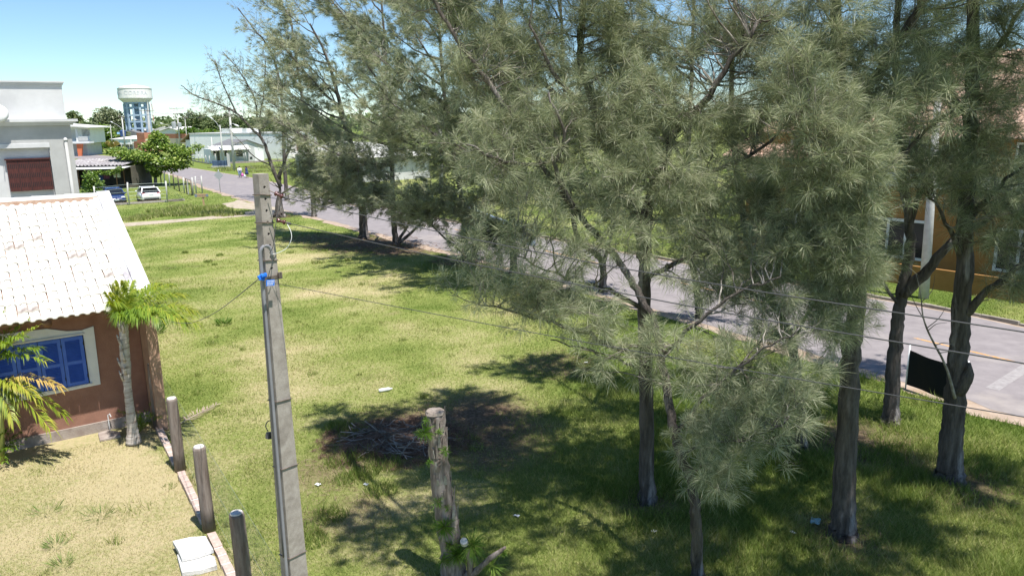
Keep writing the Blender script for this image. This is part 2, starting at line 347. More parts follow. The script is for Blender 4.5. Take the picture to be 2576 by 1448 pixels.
# taller tufts and weeds
tufts = [(G('5', *p), .35, 260) for p in ((560, 1160), (900, 740), (1000, 700), (1180, 640), (760, 1010), (1130, 830), (600, 1200), (1250, 480), (1000, 570), (840, 620), (820, 360), (940, 420))]
tufts += [(G('B6', *p), .45, 320) for p in ((300, 950), (430, 980), (680, 950), (620, 890), (1120, 1230), (960, 1350), (1500, 1290), (1200, 1330), (540, 1150))]
tufts += [(G('8', *p), .5, 380) for p in ((1000, 1280), (1080, 1330), (760, 1300), (950, 1150), (1450, 1150), (1380, 1250), (1000, 1400), (850, 1180), (1150, 1150), (560, 1250), (480, 1200), (1250, 1380))]
tufts += [(G('1', *p), 1.3, 420) for p in ((1150, 1330), (1250, 1310), (1370, 1260), (1450, 1290), (1560, 1290), (1650, 1250), (1750, 1290), (1850, 1260), (1950, 1290), (1800, 1230), (1550, 1230))]
tufts += [(G('B2', *p), 2.2, 420) for p in ((1300, 1030), (1400, 1050), (1500, 1020), (1650, 1040), (850, 1060), (750, 1040), (900, 1090), (1600, 1100), (1250, 1110), (1850, 1150))]
_rt = np.random.default_rng(55)
for _ in range(420):
    yy = 10.5 + 34 * _rt.random() ** 1.6; xx = (_rt.random() * 2 - 1) * .72 * yy; pv = (np.array([xx]), np.array([yy]))
    if inpoly(*pv, nearj + farj[::-1])[0] or inpoly(*pv, HOUSE_POLY)[0] or (yard_mask(*pv)[0] and _rt.random() < .75): continue
    tufts.append((Vector((xx, yy, 0)), .10 + .28 * _rt.random(), int(24 + 50 * _rt.random()), .25 + .35 * _rt.random(), .30 + .5 * _rt.random()))
for c, rr, n, *sm_ in tufts:
    far = c.y > 40; a = RNG.random(n) * 6.283; rad_ = rr * np.sqrt(RNG.random(n)); x = c.x + np.cos(a) * rad_; y = c.y + np.sin(a) * rad_
    k = ~inpoly(x, y, nearj + farj[::-1]); x, y = x[k], y[k]; n = len(x)
    h = (.10 + .16 * RNG.random(n)) * (sm_[1] if sm_ else 1.5 if far else 1); v, tt = blades(x, y, h, (.012 + .008 * RNG.random(n)) * (5 if far else 1), np.clip(RNG.normal(sm_[0] if sm_ else .22 if not far else .48, .18, n), 0, 1), .7); GV.append(v); GT.append(tt)
GV = np.concatenate(GV); me = tri_mesh('grass', GV, np.arange(len(GV)).reshape(-1, 3), {'tint': np.concatenate(GT)})
tag(obj('grass', me, m_grass), 'short patchy grass covering the lawn and verges', 'grass', kind='stuff')
# ================================================================== needles, twigs and branches as arrays
def unit(a): return a / np.maximum(np.linalg.norm(a, axis=-1, keepdims=True), 1e-9)
def needles(pos, dirs, n, L, w, spread=.75, droop=.35, tint=.5, tvar=.22, seg=2, rng=RNG, back=.5, wind=.35):
    T = len(pos); N = T * n
    p = np.repeat(pos, n, 0); d0 = np.repeat(unit(dirs), n, 0); tb = np.repeat(np.broadcast_to(tint, (T,)) + rng.normal(0, .10, T), n)
    sc = np.repeat(.55 + .85 * rng.random(T), n) * (.65 + .45 * rng.random(N))
    d = unit(d0 * .62 + rng.normal(0, spread, (N, 3))); l = (L * sc)[:, None]
    p = p - d0 * (rng.random(N) * L * back)[:, None]
    dr = np.zeros((N, 3)); dr[:, 2] = -1; dr[:, 0] = wind; k = (droop * (.4 + rng.random(N)))[:, None]
    mid = p + d * l * .55 + dr * l * k * .18; tip = p + d * l * .97 + dr * l * k
    s = unit(np.cross(d, rng.normal(0, 1, (N, 3)))) * (w / 2)
    t = np.clip(tb + rng.normal(0, tvar, N), 0, 1)
    if seg == 1:  # one triangle each
        v = np.stack([p - s, p + s, tip], 1).reshape(-1, 3); return v, np.arange(3 * N).reshape(-1, 3), np.repeat(t, 3)
    v = np.stack([p, mid - s, mid + s, tip], 1).reshape(-1, 3)
    b = np.arange(N)[:, None] * 4; tri = np.concatenate([b + [0, 2, 1], b + [1, 2, 3]], 0)
    return v, tri, np.repeat(t, 4)
def rods(P3, R, n=3):                                          # P3 (B,K,3) centre lines, R (B,K) radii
    B, K = R.shape; d = unit(np.gradient(P3, axis=1)); a = np.zeros_like(d); a[..., 0] = 1; a[np.abs(d[..., 0]) > .8] = (0, 1, 0)
    x = unit(np.cross(d, a)); y = np.cross(d, x); th = np.arange(n) * 2 * np.pi / n
    v = P3[:, :, None, :] + (x[:, :, None, :] * np.cos(th)[None, None, :, None] + y[:, :, None, :] * np.sin(th)[None, None, :, None]) * R[:, :, None, None]
    idx = np.arange(B * K * n).reshape(B, K, n); A = idx[:, :-1]; C = idx[:, 1:]; A2 = np.roll(A, -1, 2); C2 = np.roll(C, -1, 2)
    tri = np.concatenate([np.stack([A, A2, C2], -1).reshape(-1, 3), np.stack([A, C2, C], -1).reshape(-1, 3)])
    return v.reshape(-1, 3), tri
m_bark = M('casuarina_bark', (.055, .046, .041), (.18, .155, .14), 3.2, .95, 1.0, 7, stretch=(3, 3, .45), lo=.36, hi=.70, c3=(.34, .31, .30), s3=.9, lo3=.56, hi3=.66, bdist=.07)
m_twig = M('twig_bark', (.10, .085, .07), (.36, .33, .30), 2.5, .9, .3, 20, lo=.4, hi=.62)
NSTOPS = [(0, (.070, .095, .045)), (.35, (.205, .240, .130)), (.65, (.40, .435, .275)), (1, (.585, .56, .41))]
m_needle = leaf_mat('casuarina_needles', NSTOPS, .34, .5, .35)
m_sprout = leaf_mat('sprout_needles', [(0, (.06, .13, .02)), (.5, (.14, .25, .04)), (1, (.28, .36, .08))], .3)

def limb_radii(r0, r1, n): return [r0 + (r1 - r0) * (i / (n - 1)) ** .8 for i in range(n)]
def flare(pts, rs):                                            # root flare at the foot
    p0 = pts[0]; p1 = pts[1]; return [p0 - Vector((0, 0, .08)), p0 + (p1 - p0) * .04, p0 + (p1 - p0) * .12] + pts[1:], [rs[0] * 1.38, rs[0] * 1.22, rs[0] * 1.02] + rs[1:]
def casuarina(name, label, base, trunk, limbs=(), blobs=(), auto=None, nd=None, seed=1, group=None, tw=7, tuft_gap=1.0, dead=0, sparse=1.0):
    """trunk and limbs: lists of (point, radius); blobs: (centre, (rx,ry,rz), branches); auto: dict for limbs grown along the trunk"""
    rng = np.random.default_rng(seed); rnd = random.Random(seed); base = Vector(base)
    nd = {**dict(n=45, L=.28, w=.0056, spread=.58, droop=.16, tint=.5, seg=2, tl=1.5), **(nd or {})}
    root = thing(name, label, 'tree', base, 0, group); loc = lambda p: Vector(p) - base
    tp = [Vector(p) for p, r in trunk]; tr = [r for p, r in trunk]
    tp, tr = flare(tp, tr)
    cp = bez([loc(p) for p in tp], 9); cr = lerp_list(tr, 9)
    cp = [p + Vector((rnd.gauss(0, .012), rnd.gauss(0, .012), 0)) for p in cp]
    MB().tube(cp, cr, 16, wob=.065, rnd=rnd).build('trunk', m_bark, root, True)
    skel = [(np.array(p + base), r, 0) for p, r in zip(cp, cr) if (p.z > 2.2)]
    lims = [[(Vector(p), r) for p, r in l] for l in limbs]
    if auto:
        a = auto; zs = [p for p in cp if p.z > a['z0']]
        for i in range(a['n']):
            p = zs[int((i + rnd.random()) / a['n'] * (len(zs) - 1))] + base; ang = rnd.uniform(0, 6.283)
            f = (p.z - a['z0']) / max(.1, (cp[-1].z - a['z0'])); L = a['L'] * (1.1 - .65 * f) * rnd.uniform(.6, 1.15)
            d = Vector((math.cos(ang) * a.get('out', .75) + a.get('lean', 0) * rnd.uniform(.5, 1.3), math.sin(ang) * a.get('out', .75), a.get('up', .55) * rnd.uniform(.5, 1.4))).normalized()
            p1 = p + d * L * .5 + Vector((0, 0, -.05 * L)); p2 = p + d * L + Vector((a.get('lean', 0) * .2 * L, 0, .16 * L))
            lims.append([(p, a['r'] * (1 - .6 * f)), (p1, a['r'] * .55 * (1 - .6 * f)), (p2, a['r'] * .16)])
    for c, rr, n, *hi in blobs:
        if hi: lims.append([(Vector(tp[-1]), .06), ((Vector(tp[-1]) + Vector(c)) / 2 + Vector((0, 0, .5)), .045), (Vector(c), .02)])  # limb out to each unseen needle mass added for shade
    for l in lims:
        lp = bez([loc(p) for p, r in l], 5); lr = lerp_list([r for p, r in l], 5); lr[-1] = max(.006, lr[-1])
        lp = [p + Vector((rnd.gauss(0, .02), rnd.gauss(0, .02), rnd.gauss(0, .02))) * min(1, i / 3) for i, p in enumerate(lp)]
        MB().tube(lp, lr, 7 if lr[0] < .05 else 10, wob=.07, rnd=rnd).build('limb', m_bark, root, True)
        skel += [(np.array(p + base), r, 1) for p, r in zip(lp[2:], lr[2:])]
    sp = np.array([s[0] for s in skel]); srr = np.array([s[1] for s in skel])
    ends = []; cheap = []
    for c, rr, n, *hi in blobs:
        n = int(n * 1.6) if hi else n
        cheap.append(np.full(n, bool(hi)))
        u = unit(rng.normal(0, 1, (n, 3))) * (rng.random(n) ** .45)[:, None]; ends.append(np.array(c) + u * np.array(rr))
    if auto:
        a = auto
        for l in lims:
            l0 = np.array(l[0][0]); l1 = np.array(l[-1][0]); ld = unit(l1 - l0); n = max(1, int(a['b'] * np.linalg.norm(l1 - l0)))
            pts = bez([p for p, r in l], 6); k = rng.integers(int(len(pts) * a.get('t0', .3)), len(pts), n)
            cheap.append(np.zeros(n, bool)); ends.append(np.array([pts[i] for i in k]) + unit(ld * .9 + rng.normal(0, .6, (n, 3)) + [a.get('lean', 0) * .5, 0, .25]) * (a.get('bl', .8) * (.5 + rng.random(n)))[:, None])
    E_ = np.concatenate(ends); B = len(E_); cheap = np.concatenate(cheap)
    dv = E_[:, None, :] - sp[None]; dist = np.linalg.norm(dv, axis=2)
    cost = dist + .5 * np.maximum(0, -dv[..., 2]) + .6 * (dist < .35) + .7 * rng.random(dist.shape) + 50 * (cheap[:, None] & (sp[None, :, 2] < 9.7)); si = cost.argmin(1); st = sp[si]; ln = np.linalg.norm(E_ - st, axis=1)
    K = 7; t = np.linspace(0, 1, K)[None, :, None]
    c1 = st + (E_ - st) * .5 + np.stack([np.zeros(B), np.zeros(B), ln * .06], 1) + rng.normal(0, 1, (B, 3)) * (ln * .08)[:, None]
    cur = (1 - t) ** 2 * st[:, None] + 2 * t * (1 - t) * c1[:, None] + t * t * E_[:, None]
    cur = cur + rng.normal(0, .018, cur.shape) * (t > 0)
    r0 = np.minimum(srr[si] * .6, .006 + .008 * ln); R = r0[:, None] * (1 - .8 * np.linspace(0, 1, K))[None] + .0025
    bv, bt = rods(cur, R, 4)
    # twigs
    m = tw; tt = .3 + .7 * rng.random((B, m)); f = tt * (K - 1); i0 = np.minimum(f.astype(int), K - 2); fr = (f - i0)[..., None]
    bi = np.arange(B)[:, None]; s0 = cur[bi, i0] * (1 - fr) + cur[bi, i0 + 1] * fr; tan = unit(cur[bi, i0 + 1] - cur[bi, i0])
    lean = np.array([nd.get('lean', 0), 0, nd.get('rise', .35)])
    td = unit(tan * .75 + rng.normal(0, .55, (B, m, 3)) + lean); tl = (nd['L'] * nd.get('tl', 1) * (.5 + 1.1 * rng.random((B, m))))[..., None]
    s1 = s0 + td * tl * .5 + [0, 0, -.01]; s2 = s0 + td * tl + rng.normal(0, .02, (B, m, 3))
    tvv, ttt = rods(np.stack([s0, s1, s2], 2).reshape(-1, 3, 3), np.tile(np.array([[.0045, .0035, .0022]]) * nd.get('twr', 1), (B * m, 1)), 3)
    bm_ = tri_mesh('twigs', np.concatenate([bv, tvv]) - np.array(base), np.concatenate([bt, ttt + len(bv)]))
    tag(obj('twigs', bm_, m_twig, root), kind='stuff')
    if dead: E_ = E_[:-dead]
    tp_ = np.concatenate([s2.reshape(-1, 3), E_]); td_ = np.concatenate([td.reshape(-1, 3), unit(E_ - c1[:len(E_)])])
    ck = np.concatenate([np.repeat(cheap, m), cheap[:len(E_)]])
    if sparse < 1: k = rng.random(len(tp_)) < sparse; tp_, td_, ck = tp_[k], td_[k], ck[k]
    td_ = unit(td_ + [nd.get('lean', 0), 0, nd.get('rise', .35) * .6])
    hp, hd_ = tp_[ck], td_[ck]; tp_, td_ = tp_[~ck], td_[~ck]
    if len(hp):
        v, tri, ti = needles(hp - np.array(base), hd_, 26, .36, .024, .6, .3, nd['tint'], seg=1, rng=rng); obj('added_shade_crown', tri_mesh('added_shade_crown', v, tri, {'tint': ti}), m_needle, root)  # unseen needles above the view, added to cast shade on lawn and road
    v, tri, ti = needles(tp_ - np.array(base), td_, nd['n'], nd['L'], nd['w'], nd['spread'], nd['droop'], nd['tint'], seg=nd['seg'], rng=rng, wind=nd.get('wind', .6))
    crown = obj('crown', tri_mesh('crown', v, tri, {'tint': ti}), m_needle, root)
    return root
# ================================================================== the casuarina trees
def V(u, v, Y): return P('v', u, v, Y)
def blob(u, v, Y, ru, rv, ry, n):                              # a crown part around a picture direction at a known distance
    c = P('v', u, v, Y); k = Y / F_; return (tuple(c), (ru * k, ry, rv * k), n)
def wood(l, r0, r1):                                           # points with tapering radii
    return list(zip(l, limb_radii(r0, r1, len(l))))
GR = 'casuarina trees along the road'
# a: straight trunk in the middle of the lawn
b = G('v', 1627, 1262)
casuarina('casuarina_tree', 'tall casuarina with straight bare lower trunk and huge spreading needle crown at centre', b,
    wood([b, V(1624, 1010, 13.75), V(1620, 760, 13.7), V(1618, 648, 13.7), V(1590, 500, 13.8), V(1520, 330, 13.9), V(1462, 158, 14), V(1469, -40, 14.1), V(1480, -260, 14.2)], .155, .04),
    [wood([V(1618, 900, 13.7), V(1522, 859, 13.2), V(1430, 824, 12.8), V(1378, 806, 12.6), V(1290, 785, 12.4), V(1200, 766, 12.3)], .06, .012),
     wood([V(1620, 930, 13.7), V(1557, 904, 13.3), V(1470, 878, 13), V(1385, 852, 12.8)], .035, .01),
     wood([V(1624, 778, 13.7), V(1515, 726, 13.4), V(1400, 690, 13.2), V(1300, 640, 13)], .05, .012),
     wood([V(1618, 650, 13.7), V(1634, 505, 13.6), V(1687, 354, 13.4), V(1802, 210, 13.2), V(1900, 60, 13)], .13, .03),
     wood([V(1560, 420, 13.8), V(1490, 300, 13.5), V(1400, 200, 13.3), V(1330, 60, 13.2)], .08, .02),
     wood([V(1640, 470, 13.6), V(1780, 430, 13.2), V(1900, 380, 12.9), V(1990, 300, 12.7)], .06, .015),
     wood([V(1622, 700, 13.7), V(1740, 640, 13.3), V(1840, 610, 13), V(1950, 560, 12.8)], .055, .014)],
    [blob(1450, 90, 13.80, 162, 115.5, 0.74, 28), blob(1680, 110, 13.74, 183.6, 126, 0.74, 31), blob(1880, 90, 13.80, 151.2, 126, 0.68, 27), blob(1500, 290, 13.22, 162, 115.5, 0.74, 28),
     blob(1690, 330, 13.10, 162, 126, 0.68, 28), blob(1850, 300, 13.19, 140.4, 105, 0.62, 20), blob(1600, 470, 12.70, 162, 94.5, 0.68, 23), blob(1770, 500, 12.61, 162, 105, 0.62, 25), blob(1930, 520, 12.55, 97.2, 94.5, 0.5, 14),
     blob(1310, 730, 11.95, 205.2, 78.75, 0.5, 19), blob(1480, 780, 11.80, 129.6, 84, 0.5, 10), blob(1450, 600, 12.32, 140.4, 84, 0.56, 10), blob(1780, 690, 12.06, 129.6, 84, 0.56, 10), blob(1580, 180, 13.54, 129.6, 105, 0.62, 14), blob(1560, 620, 12.26, 108, 73.5, 0.45, 7), blob(1400, 440, 12.78, 118.8, 94.5, 0.56, 14), blob(1230, 620, 12.26, 118.8, 63, 0.45, 7),
     blob(1620, -90, 13.8, 260, 90, 1.6, 30), blob(1400, -140, 14, 150, 110, 1.4, 18), ((1.3, 14.6, 11.3), (2.2, 1.3, 1.1), 36, 1), ((-.6, 13.9, 10.9), (1.4, 1.2, .8), 26, 1), ((1.2, 16.3, 11.3), (1.9, 1.3, .9), 30, 1), ((-1.6, 15.1, 11), (1.3, 1.0, .7), 18, 1), ((3.5, 14.6, 11.1), (1.8, 1.2, 1.0), 26, 1)], seed=11, group=GR, tw=5, nd=dict(n=70))
# b: leaning slender trunk that starts at the lower edge
b = G('v', 1755, 1452)
casuarina('casuarina_tree', 'slender leaning casuarina with pale mottled foot at lower edge of the picture', b,
    wood([b, V(1750, 1300, 11.0), V(1738, 1205, 11.15), V(1706, 1126, 11.4), V(1693, 1066, 11.5), V(1672, 943, 11.9), V(1648, 824, 12.2), V(1588, 705, 12.5), V(1536, 631, 12.7), V(1459, 543, 12.9), V(1364, 417, 13.0), V(1294, 302, 13.1), V(1215, 190, 13.2), V(1143, 90, 13.3), V(1060, -60, 13.4)], .098, .03),
    [wood([V(1715, 1140, 11.4), V(1800, 1110, 11.1), V(1880, 1105, 10.9), V(1990, 1050, 10.7)], .03, .008), wood([V(1735, 1190, 11.2), V(1800, 1160, 11), V(1850, 1150, 10.9)], .025, .008),
     wood([V(1700, 1090, 11.4), V(1790, 980, 11.2), V(1900, 890, 11), V(2010, 830, 10.8)], .04, .01), wood([V(1665, 900, 12), V(1740, 820, 11.7), V(1850, 740, 11.4), V(1960, 700, 11.2)], .045, .012),
     wood([V(1459, 543, 12.9), V(1400, 430, 12.6), V(1420, 340, 12.4), V(1380, 230, 12.3)], .05, .015), wood([V(1364, 417, 13.0), V(1250, 400, 12.6), V(1180, 360, 12.4)], .04, .012)],
    [blob(1830, 1075, 10.95, 133.056, 88.2, 0.45, 12), blob(1960, 1040, 11.05, 133.056, 70.56, 0.45, 10), blob(1800, 1190, 10.62, 102.816, 70.56, 0.45, 10), blob(1870, 960, 11.28, 157.248, 94.08, 0.45, 12), blob(1990, 850, 11.60, 120.96, 94.08, 0.45, 10), blob(1930, 740, 11.92, 157.248, 94.08, 0.45, 12), blob(1760, 900, 11.45, 120.96, 94.08, 0.45, 7), blob(1900, 620, 12.26, 118.8, 84, 0.45, 11), blob(2050, 960, 11.28, 84.672, 70.56, 0.45, 4), blob(1500, 900, 11.45, 84.672, 58.8, 0.45, 4),
     blob(1250, 380, 12.96, 97.2, 94.5, 0.5, 19), blob(1400, 330, 13.10, 118.8, 115.5, 0.5, 20), blob(1180, 170, 13.56, 108, 126, 0.62, 20), blob(1310, 160, 13.59, 118.8, 115.5, 0.62, 22), blob(1120, 20, 14.00, 118.8, 105, 0.62, 17), blob(1660, 880, 11.51, 84.672, 105.84, 0.45, 6), ((.5, 9.9, 10.4), (1.6, 1.2, .8), 20, 1), ((2.0, 8.3, 10.3), (1.6, 1.0, .7), 16, 1)],
    seed=12, group=GR, tw=5, nd=dict(n=70, tint=.55))
# c: thick dark trunk with its lower bark bleached
b = G('v', 2120, 1348)
casuarina('casuarina_tree', 'thick dark casuarina trunk with a bleached lower side standing left of the black banner', b,
    wood([b, V(2128, 1130, 12.5), V(2140, 900, 12.5), V(2155, 780, 12.5), V(2150, 600, 12.6), V(2118, 300, 12.6), V(2105, 60, 12.7), V(2090, -250, 12.8)], .212, .07),
    [wood([V(2118, 330, 12.6), V(2190, 215, 12.6), V(2270, 90, 12.6), V(2360, -60, 12.6)], .12, .04), wood([V(2150, 660, 12.5), V(2120, 560, 12), V(2080, 450, 11.6), V(2030, 330, 11.3)], .06, .015), wood([V(2155, 780, 12.5), V(2120, 720, 12), V(2150, 620, 11.6), V(2170, 520, 11.4)], .05, .012),
     wood([V(2140, 560, 12.6), V(2230, 430, 12.4), V(2330, 330, 12.2), V(2420, 260, 12)], .06, .015)],
    [blob(2130, 700, 11.7, 70, 60, .5, 16), blob(2110, 800, 11.8, 90, 70, .5, 18), blob(2140, 560, 11.5, 80, 60, .5, 18), blob(2070, 430, 11.5, 110, 90, .6, 30), blob(2160, 400, 11.4, 60, 70, .5, 16), blob(2030, 300, 11.5, 90, 80, .6, 20), blob(1960, 640, 11.8, 80, 70, .5, 14), blob(2060, 640, 11.6, 90, 80, .5, 16), blob(2150, 280, 11.8, 80, 80, .6, 14), blob(2000, 180, 11.9, 90, 80, .7, 16),
     blob(2200, 130, 12.4, 150, 120, .9, 24), blob(2040, 80, 12.2, 100, 120, .8, 20), blob(2330, 250, 12.1, 100, 90, .8, 16), blob(2150, -150, 12.6, 260, 140, 1.8, 34), blob(2350, -60, 12.4, 160, 120, 1.2, 22), ((8.2, 10.3, 10.9), (2.2, 1.6, 1.0), 34, 1), ((5.2, 8.2, 10.3), (1.8, 1.0, .7), 18, 1), ((7.8, 8.2, 10.3), (1.6, 1.1, .7), 16, 1), ((7.2, 12.6, 11.2), (2.0, 1.5, 1.0), 28, 1)],
    seed=13, group=GR, tw=5, nd=dict(n=70, tint=.52))
# d: behind, forked, its foot lit
b = G('v', 2240, 1064)
casuarina('casuarina_tree', 'dark forked casuarina trunk near the road just left of the black banner pole', b,
    wood([b, V(2246, 960, 17.6), V(2255, 830, 17.6), V(2268, 740, 17.6), V(2290, 600, 17.6), V(2268, 420, 17.6), V(2255, 200, 17.6), V(2260, -150, 17.6)], .20, .06),
    [wood([V(2270, 740, 17.6), V(2330, 680, 17.3), V(2400, 600, 17), V(2500, 540, 16.8), V(2600, 480, 16.6)], .16, .04), wood([V(2262, 770, 17.6), V(2200, 690, 17.5), V(2120, 640, 17.3)], .05, .015), wood([V(2290, 560, 17.6), V(2340, 420, 17.4), V(2420, 320, 17.2)], .08, .02)],
    [blob(2330, 470, 17.2, 130, 60, 1.2, 20), blob(2480, 480, 16.8, 120, 80, 1.2, 22), blob(2250, 300, 17.4, 100, 80, 1.2, 18), blob(2420, 130, 17.2, 150, 90, 1.5, 24), blob(2280, 60, 17.4, 130, 100, 1.5, 22), blob(2200, 640, 17.3, 80, 50, .8, 10), blob(2380, -150, 17.3, 260, 140, 2.2, 34), blob(2100, 180, 17.4, 90, 90, 1, 12), ((9.5, 16.5, 12.6), (3.0, 2.0, 1.2), 30, 1), ((13.4, 18.2, 12.4), (2.4, 1.5, .8), 28, 1)],
    seed=14, group=GR, tw=6, nd=dict(n=40, L=.29, w=.0085, tint=.36))
# e: right-most thick trunk with a stub
b = G('v', 2387, 1207)
casuarina('casuarina_tree', 'right-most thick casuarina with a knobby cut stub in front of the black banner', b,
    wood([b, V(2396, 1080, 14.55), V(2406, 950, 14.5), V(2418, 800, 14.5), V(2428, 600, 14.5), V(2438, 380, 14.5), V(2446, 150, 14.5), V(2452, -200, 14.5)], .25, .09),
    [wood([V(2421, 800, 14.5), V(2470, 745, 14.2), V(2540, 690, 13.9), V(2640, 600, 13.6)], .10, .03), wood([V(2432, 560, 14.5), V(2500, 480, 14.2), V(2600, 400, 13.9)], .07, .02), wood([V(2424, 660, 14.5), V(2380, 560, 14.2), V(2330, 480, 14)], .06, .015), wood([V(2440, 300, 14.5), V(2370, 200, 14.3), V(2300, 60, 14.2)], .08, .02), wood([V(2444, 200, 14.5), V(2520, 100, 14.3), V(2600, -30, 14.2)], .08, .02)],
    [blob(2510, 560, 13.9, 120, 80, .9, 26), blob(2410, 430, 14, 80, 60, .7, 12), blob(2340, 400, 14, 90, 70, .8, 16), blob(2490, 320, 13.9, 110, 110, .9, 26), blob(2370, 180, 14, 100, 90, .9, 20), blob(2530, 120, 13.9, 100, 100, .9, 20), blob(2560, 720, 13.7, 70, 50, .6, 10), blob(2480, -120, 14.2, 220, 130, 1.8, 34), blob(2700, 300, 13.8, 140, 240, 1.2, 26), ((10, 12.3, 11.4), (2.4, 1.8, 1.1), 34, 1), ((9.5, 9.4, 10.6), (2.0, 1.4, .9), 28, 1), ((9.4, 14.6, 11.6), (2.2, 1.5, 1.0), 28, 1), ((12, 11.2, 11.2), (2.2, 1.6, 1.0), 30, 1)],
    seed=15, group=GR, tw=6, nd=dict(n=60, tint=.42))
# f: thin one behind, between b and c
b = G('v', 2018, 1128)
casuarina('casuarina_tree', 'thin shaded casuarina stem rising behind the leaning slender one', b,
    wood([b, V(2012, 1000, 16.2), V(1990, 860, 16.2), V(1945, 760, 16.2), V(1890, 640, 16.3), V(1860, 480, 16.3), V(1840, 250, 16.4), V(1850, 0, 16.4)], .13, .04),
    [wood([V(1990, 860, 16.2), V(2060, 740, 16), V(2110, 640, 15.9)], .05, .012), wood([V(1945, 760, 16.2), V(1850, 720, 16), V(1760, 700, 15.9)], .04, .012)],
    [blob(1940, 640, 16, 120, 70, 1, 22), blob(1830, 720, 16, 110, 60, .8, 14), blob(1880, 430, 16.2, 130, 110, 1.2, 24), blob(1960, 240, 16.2, 100, 110, 1.2, 18), blob(2060, 720, 16, 80, 70, .8, 12), blob(1850, 60, 16.2, 130, 110, 1.2, 20), ((3.8, 18.8, 11.6), (2.2, 1.5, .9), 32, 1), ((6.0, 17.5, 11.6), (1.8, 1.4, .9), 22, 1)],
    seed=16, group=GR, tw=6, nd=dict(n=40, L=.29, w=.008, tint=.36))
# the row along the road further on, all combed to the left by the wind
MID = dict(n=25, L=.42, w=.020, spread=.40, droop=.2, seg=1, lean=-.6, rise=.5, twr=1.8, tint=.66, tl=1.2, wind=.1)
def mid(label, base_uv, tr, r0, auto, blobs=(), seed=1, nd=None, limbs=(), sparse=1.0, tw=6):
    b = G('v', *base_uv); Y = b.y
    return casuarina('casuarina_tree', label, b, wood([b] + [V(u, v, Y) for u, v in tr], r0, .05), [wood([V(u, v, Y + dy) for u, v, dy in l], r, .03) for l, r in limbs], [blob(u, v, Y + dy, ru, rv, ry, n) for u, v, dy, ru, rv, ry, n in blobs],
                     dict(dict(z0=4.0, n=16, L=5.2, r=.11, lean=-.8, out=.55, up=.75, b=4.2, bl=1.1, t0=.25), **auto), nd={**MID, **(nd or {})}, seed=seed, group=GR, sparse=sparse, tw=tw)
mid('casuarina with three thin stems by the road in the middle of the row', (1172, 655), [(1168, 560), (1150, 420), (1120, 260), (1105, 60), (1100, -120)], .20, dict(n=15), [(1180, 420, -1, 130, 60, 1.5, 44), (1130, 300, -1, 130, 80, 1.5, 40), (1060, 500, -1.5, 120, 50, 1.2, 60), (1230, 540, -2, 90, 40, 1, 22), (1150, 550, -2, 100, 45, 1, 40)], 21, limbs=[([(1172, 640, 0), (1120, 600, 0), (1080, 560, -.5)], .09), ([(1165, 610, 0), (1200, 560, .2), (1230, 500, .4)], .09)])
mid('casuarina with stems spreading from the ground beside a thick straight trunk', (995, 616), [(990, 540), (985, 400), (972, 250), (970, 140), (955, -60)], .19, dict(n=16), [(960, 420, -1, 110, 50, 1.5, 40), (1020, 350, -1, 120, 60, 1.5, 40), (940, 500, -2, 120, 44, 1.2, 76), (880, 440, -1.5, 90, 40, 1.2, 34), (1030, 540, -2, 70, 25, 1, 16)], 22, limbs=[([(997, 612, 0), (1030, 560, 0), (1055, 500, 0)], .12), ([(1000, 614, 0), (1050, 570, -.3), (1075, 520, -.5)], .12)])
mid('casuarina with the thickest straight dark trunk among the road row', (915, 600), [(912, 530), (898, 420), (870, 320), (850, 240), (820, 140), (780, 60)], .30, dict(n=11, L=5.0), [(830, 460, -1, 90, 45, 1.5, 34), (880, 370, -1, 90, 60, 1.5, 34), (810, 500, -2, 90, 36, 1, 50), (770, 440, -1, 60, 40, 1, 20)], 23)
mid('casuarina behind the long wires whose crown hangs over the road', (1292, 690), [(1290, 600), (1285, 450), (1270, 250), (1260, 0), (1255, -160)], .19, dict(n=14), [(1290, 470, -1, 130, 70, 1.4, 46), (1220, 610, -1.5, 100, 50, 1, 44), (1320, 600, -1.5, 80, 45, 1, 20), (1320, 330, -1, 110, 80, 1.4, 34), (1190, 250, -1, 100, 90, 1.4, 26)], 24, nd=dict(n=30, w=.018, tint=.42))
mid('casuarina with a V fork standing at the road edge behind the central tree', (1517, 735), [(1517, 668), (1500, 640), (1450, 590), (1430, 450), (1420, 250), (1410, 0)], .17, dict(n=12, L=4.2), [(1450, 500, -1, 110, 60, 1.2, 30), (1560, 520, -1, 90, 60, 1.2, 20), (1500, 250, -1, 130, 100, 1.4, 30)], 25, nd=dict(n=30, w=.017, tint=.38), limbs=[([(1517, 668, 0), (1535, 600, .2), (1560, 500, .4), (1580, 380, .6)], .10)])
mid('casuarina at the road edge behind the leaning slender tree', (1760, 800), [(1755, 740), (1740, 640), (1730, 450), (1740, 200), (1745, 0)], .16, dict(n=11, L=3.8), [(1720, 600, -1, 110, 60, 1.2, 22), (1800, 620, -1, 90, 60, 1.2, 18), (1900, 720, -1, 70, 50, 1, 10)], 26, nd=dict(n=30, w=.014, tint=.36, lean=-.3))
SPARSE = dict(n=11, L=.40, w=.020)
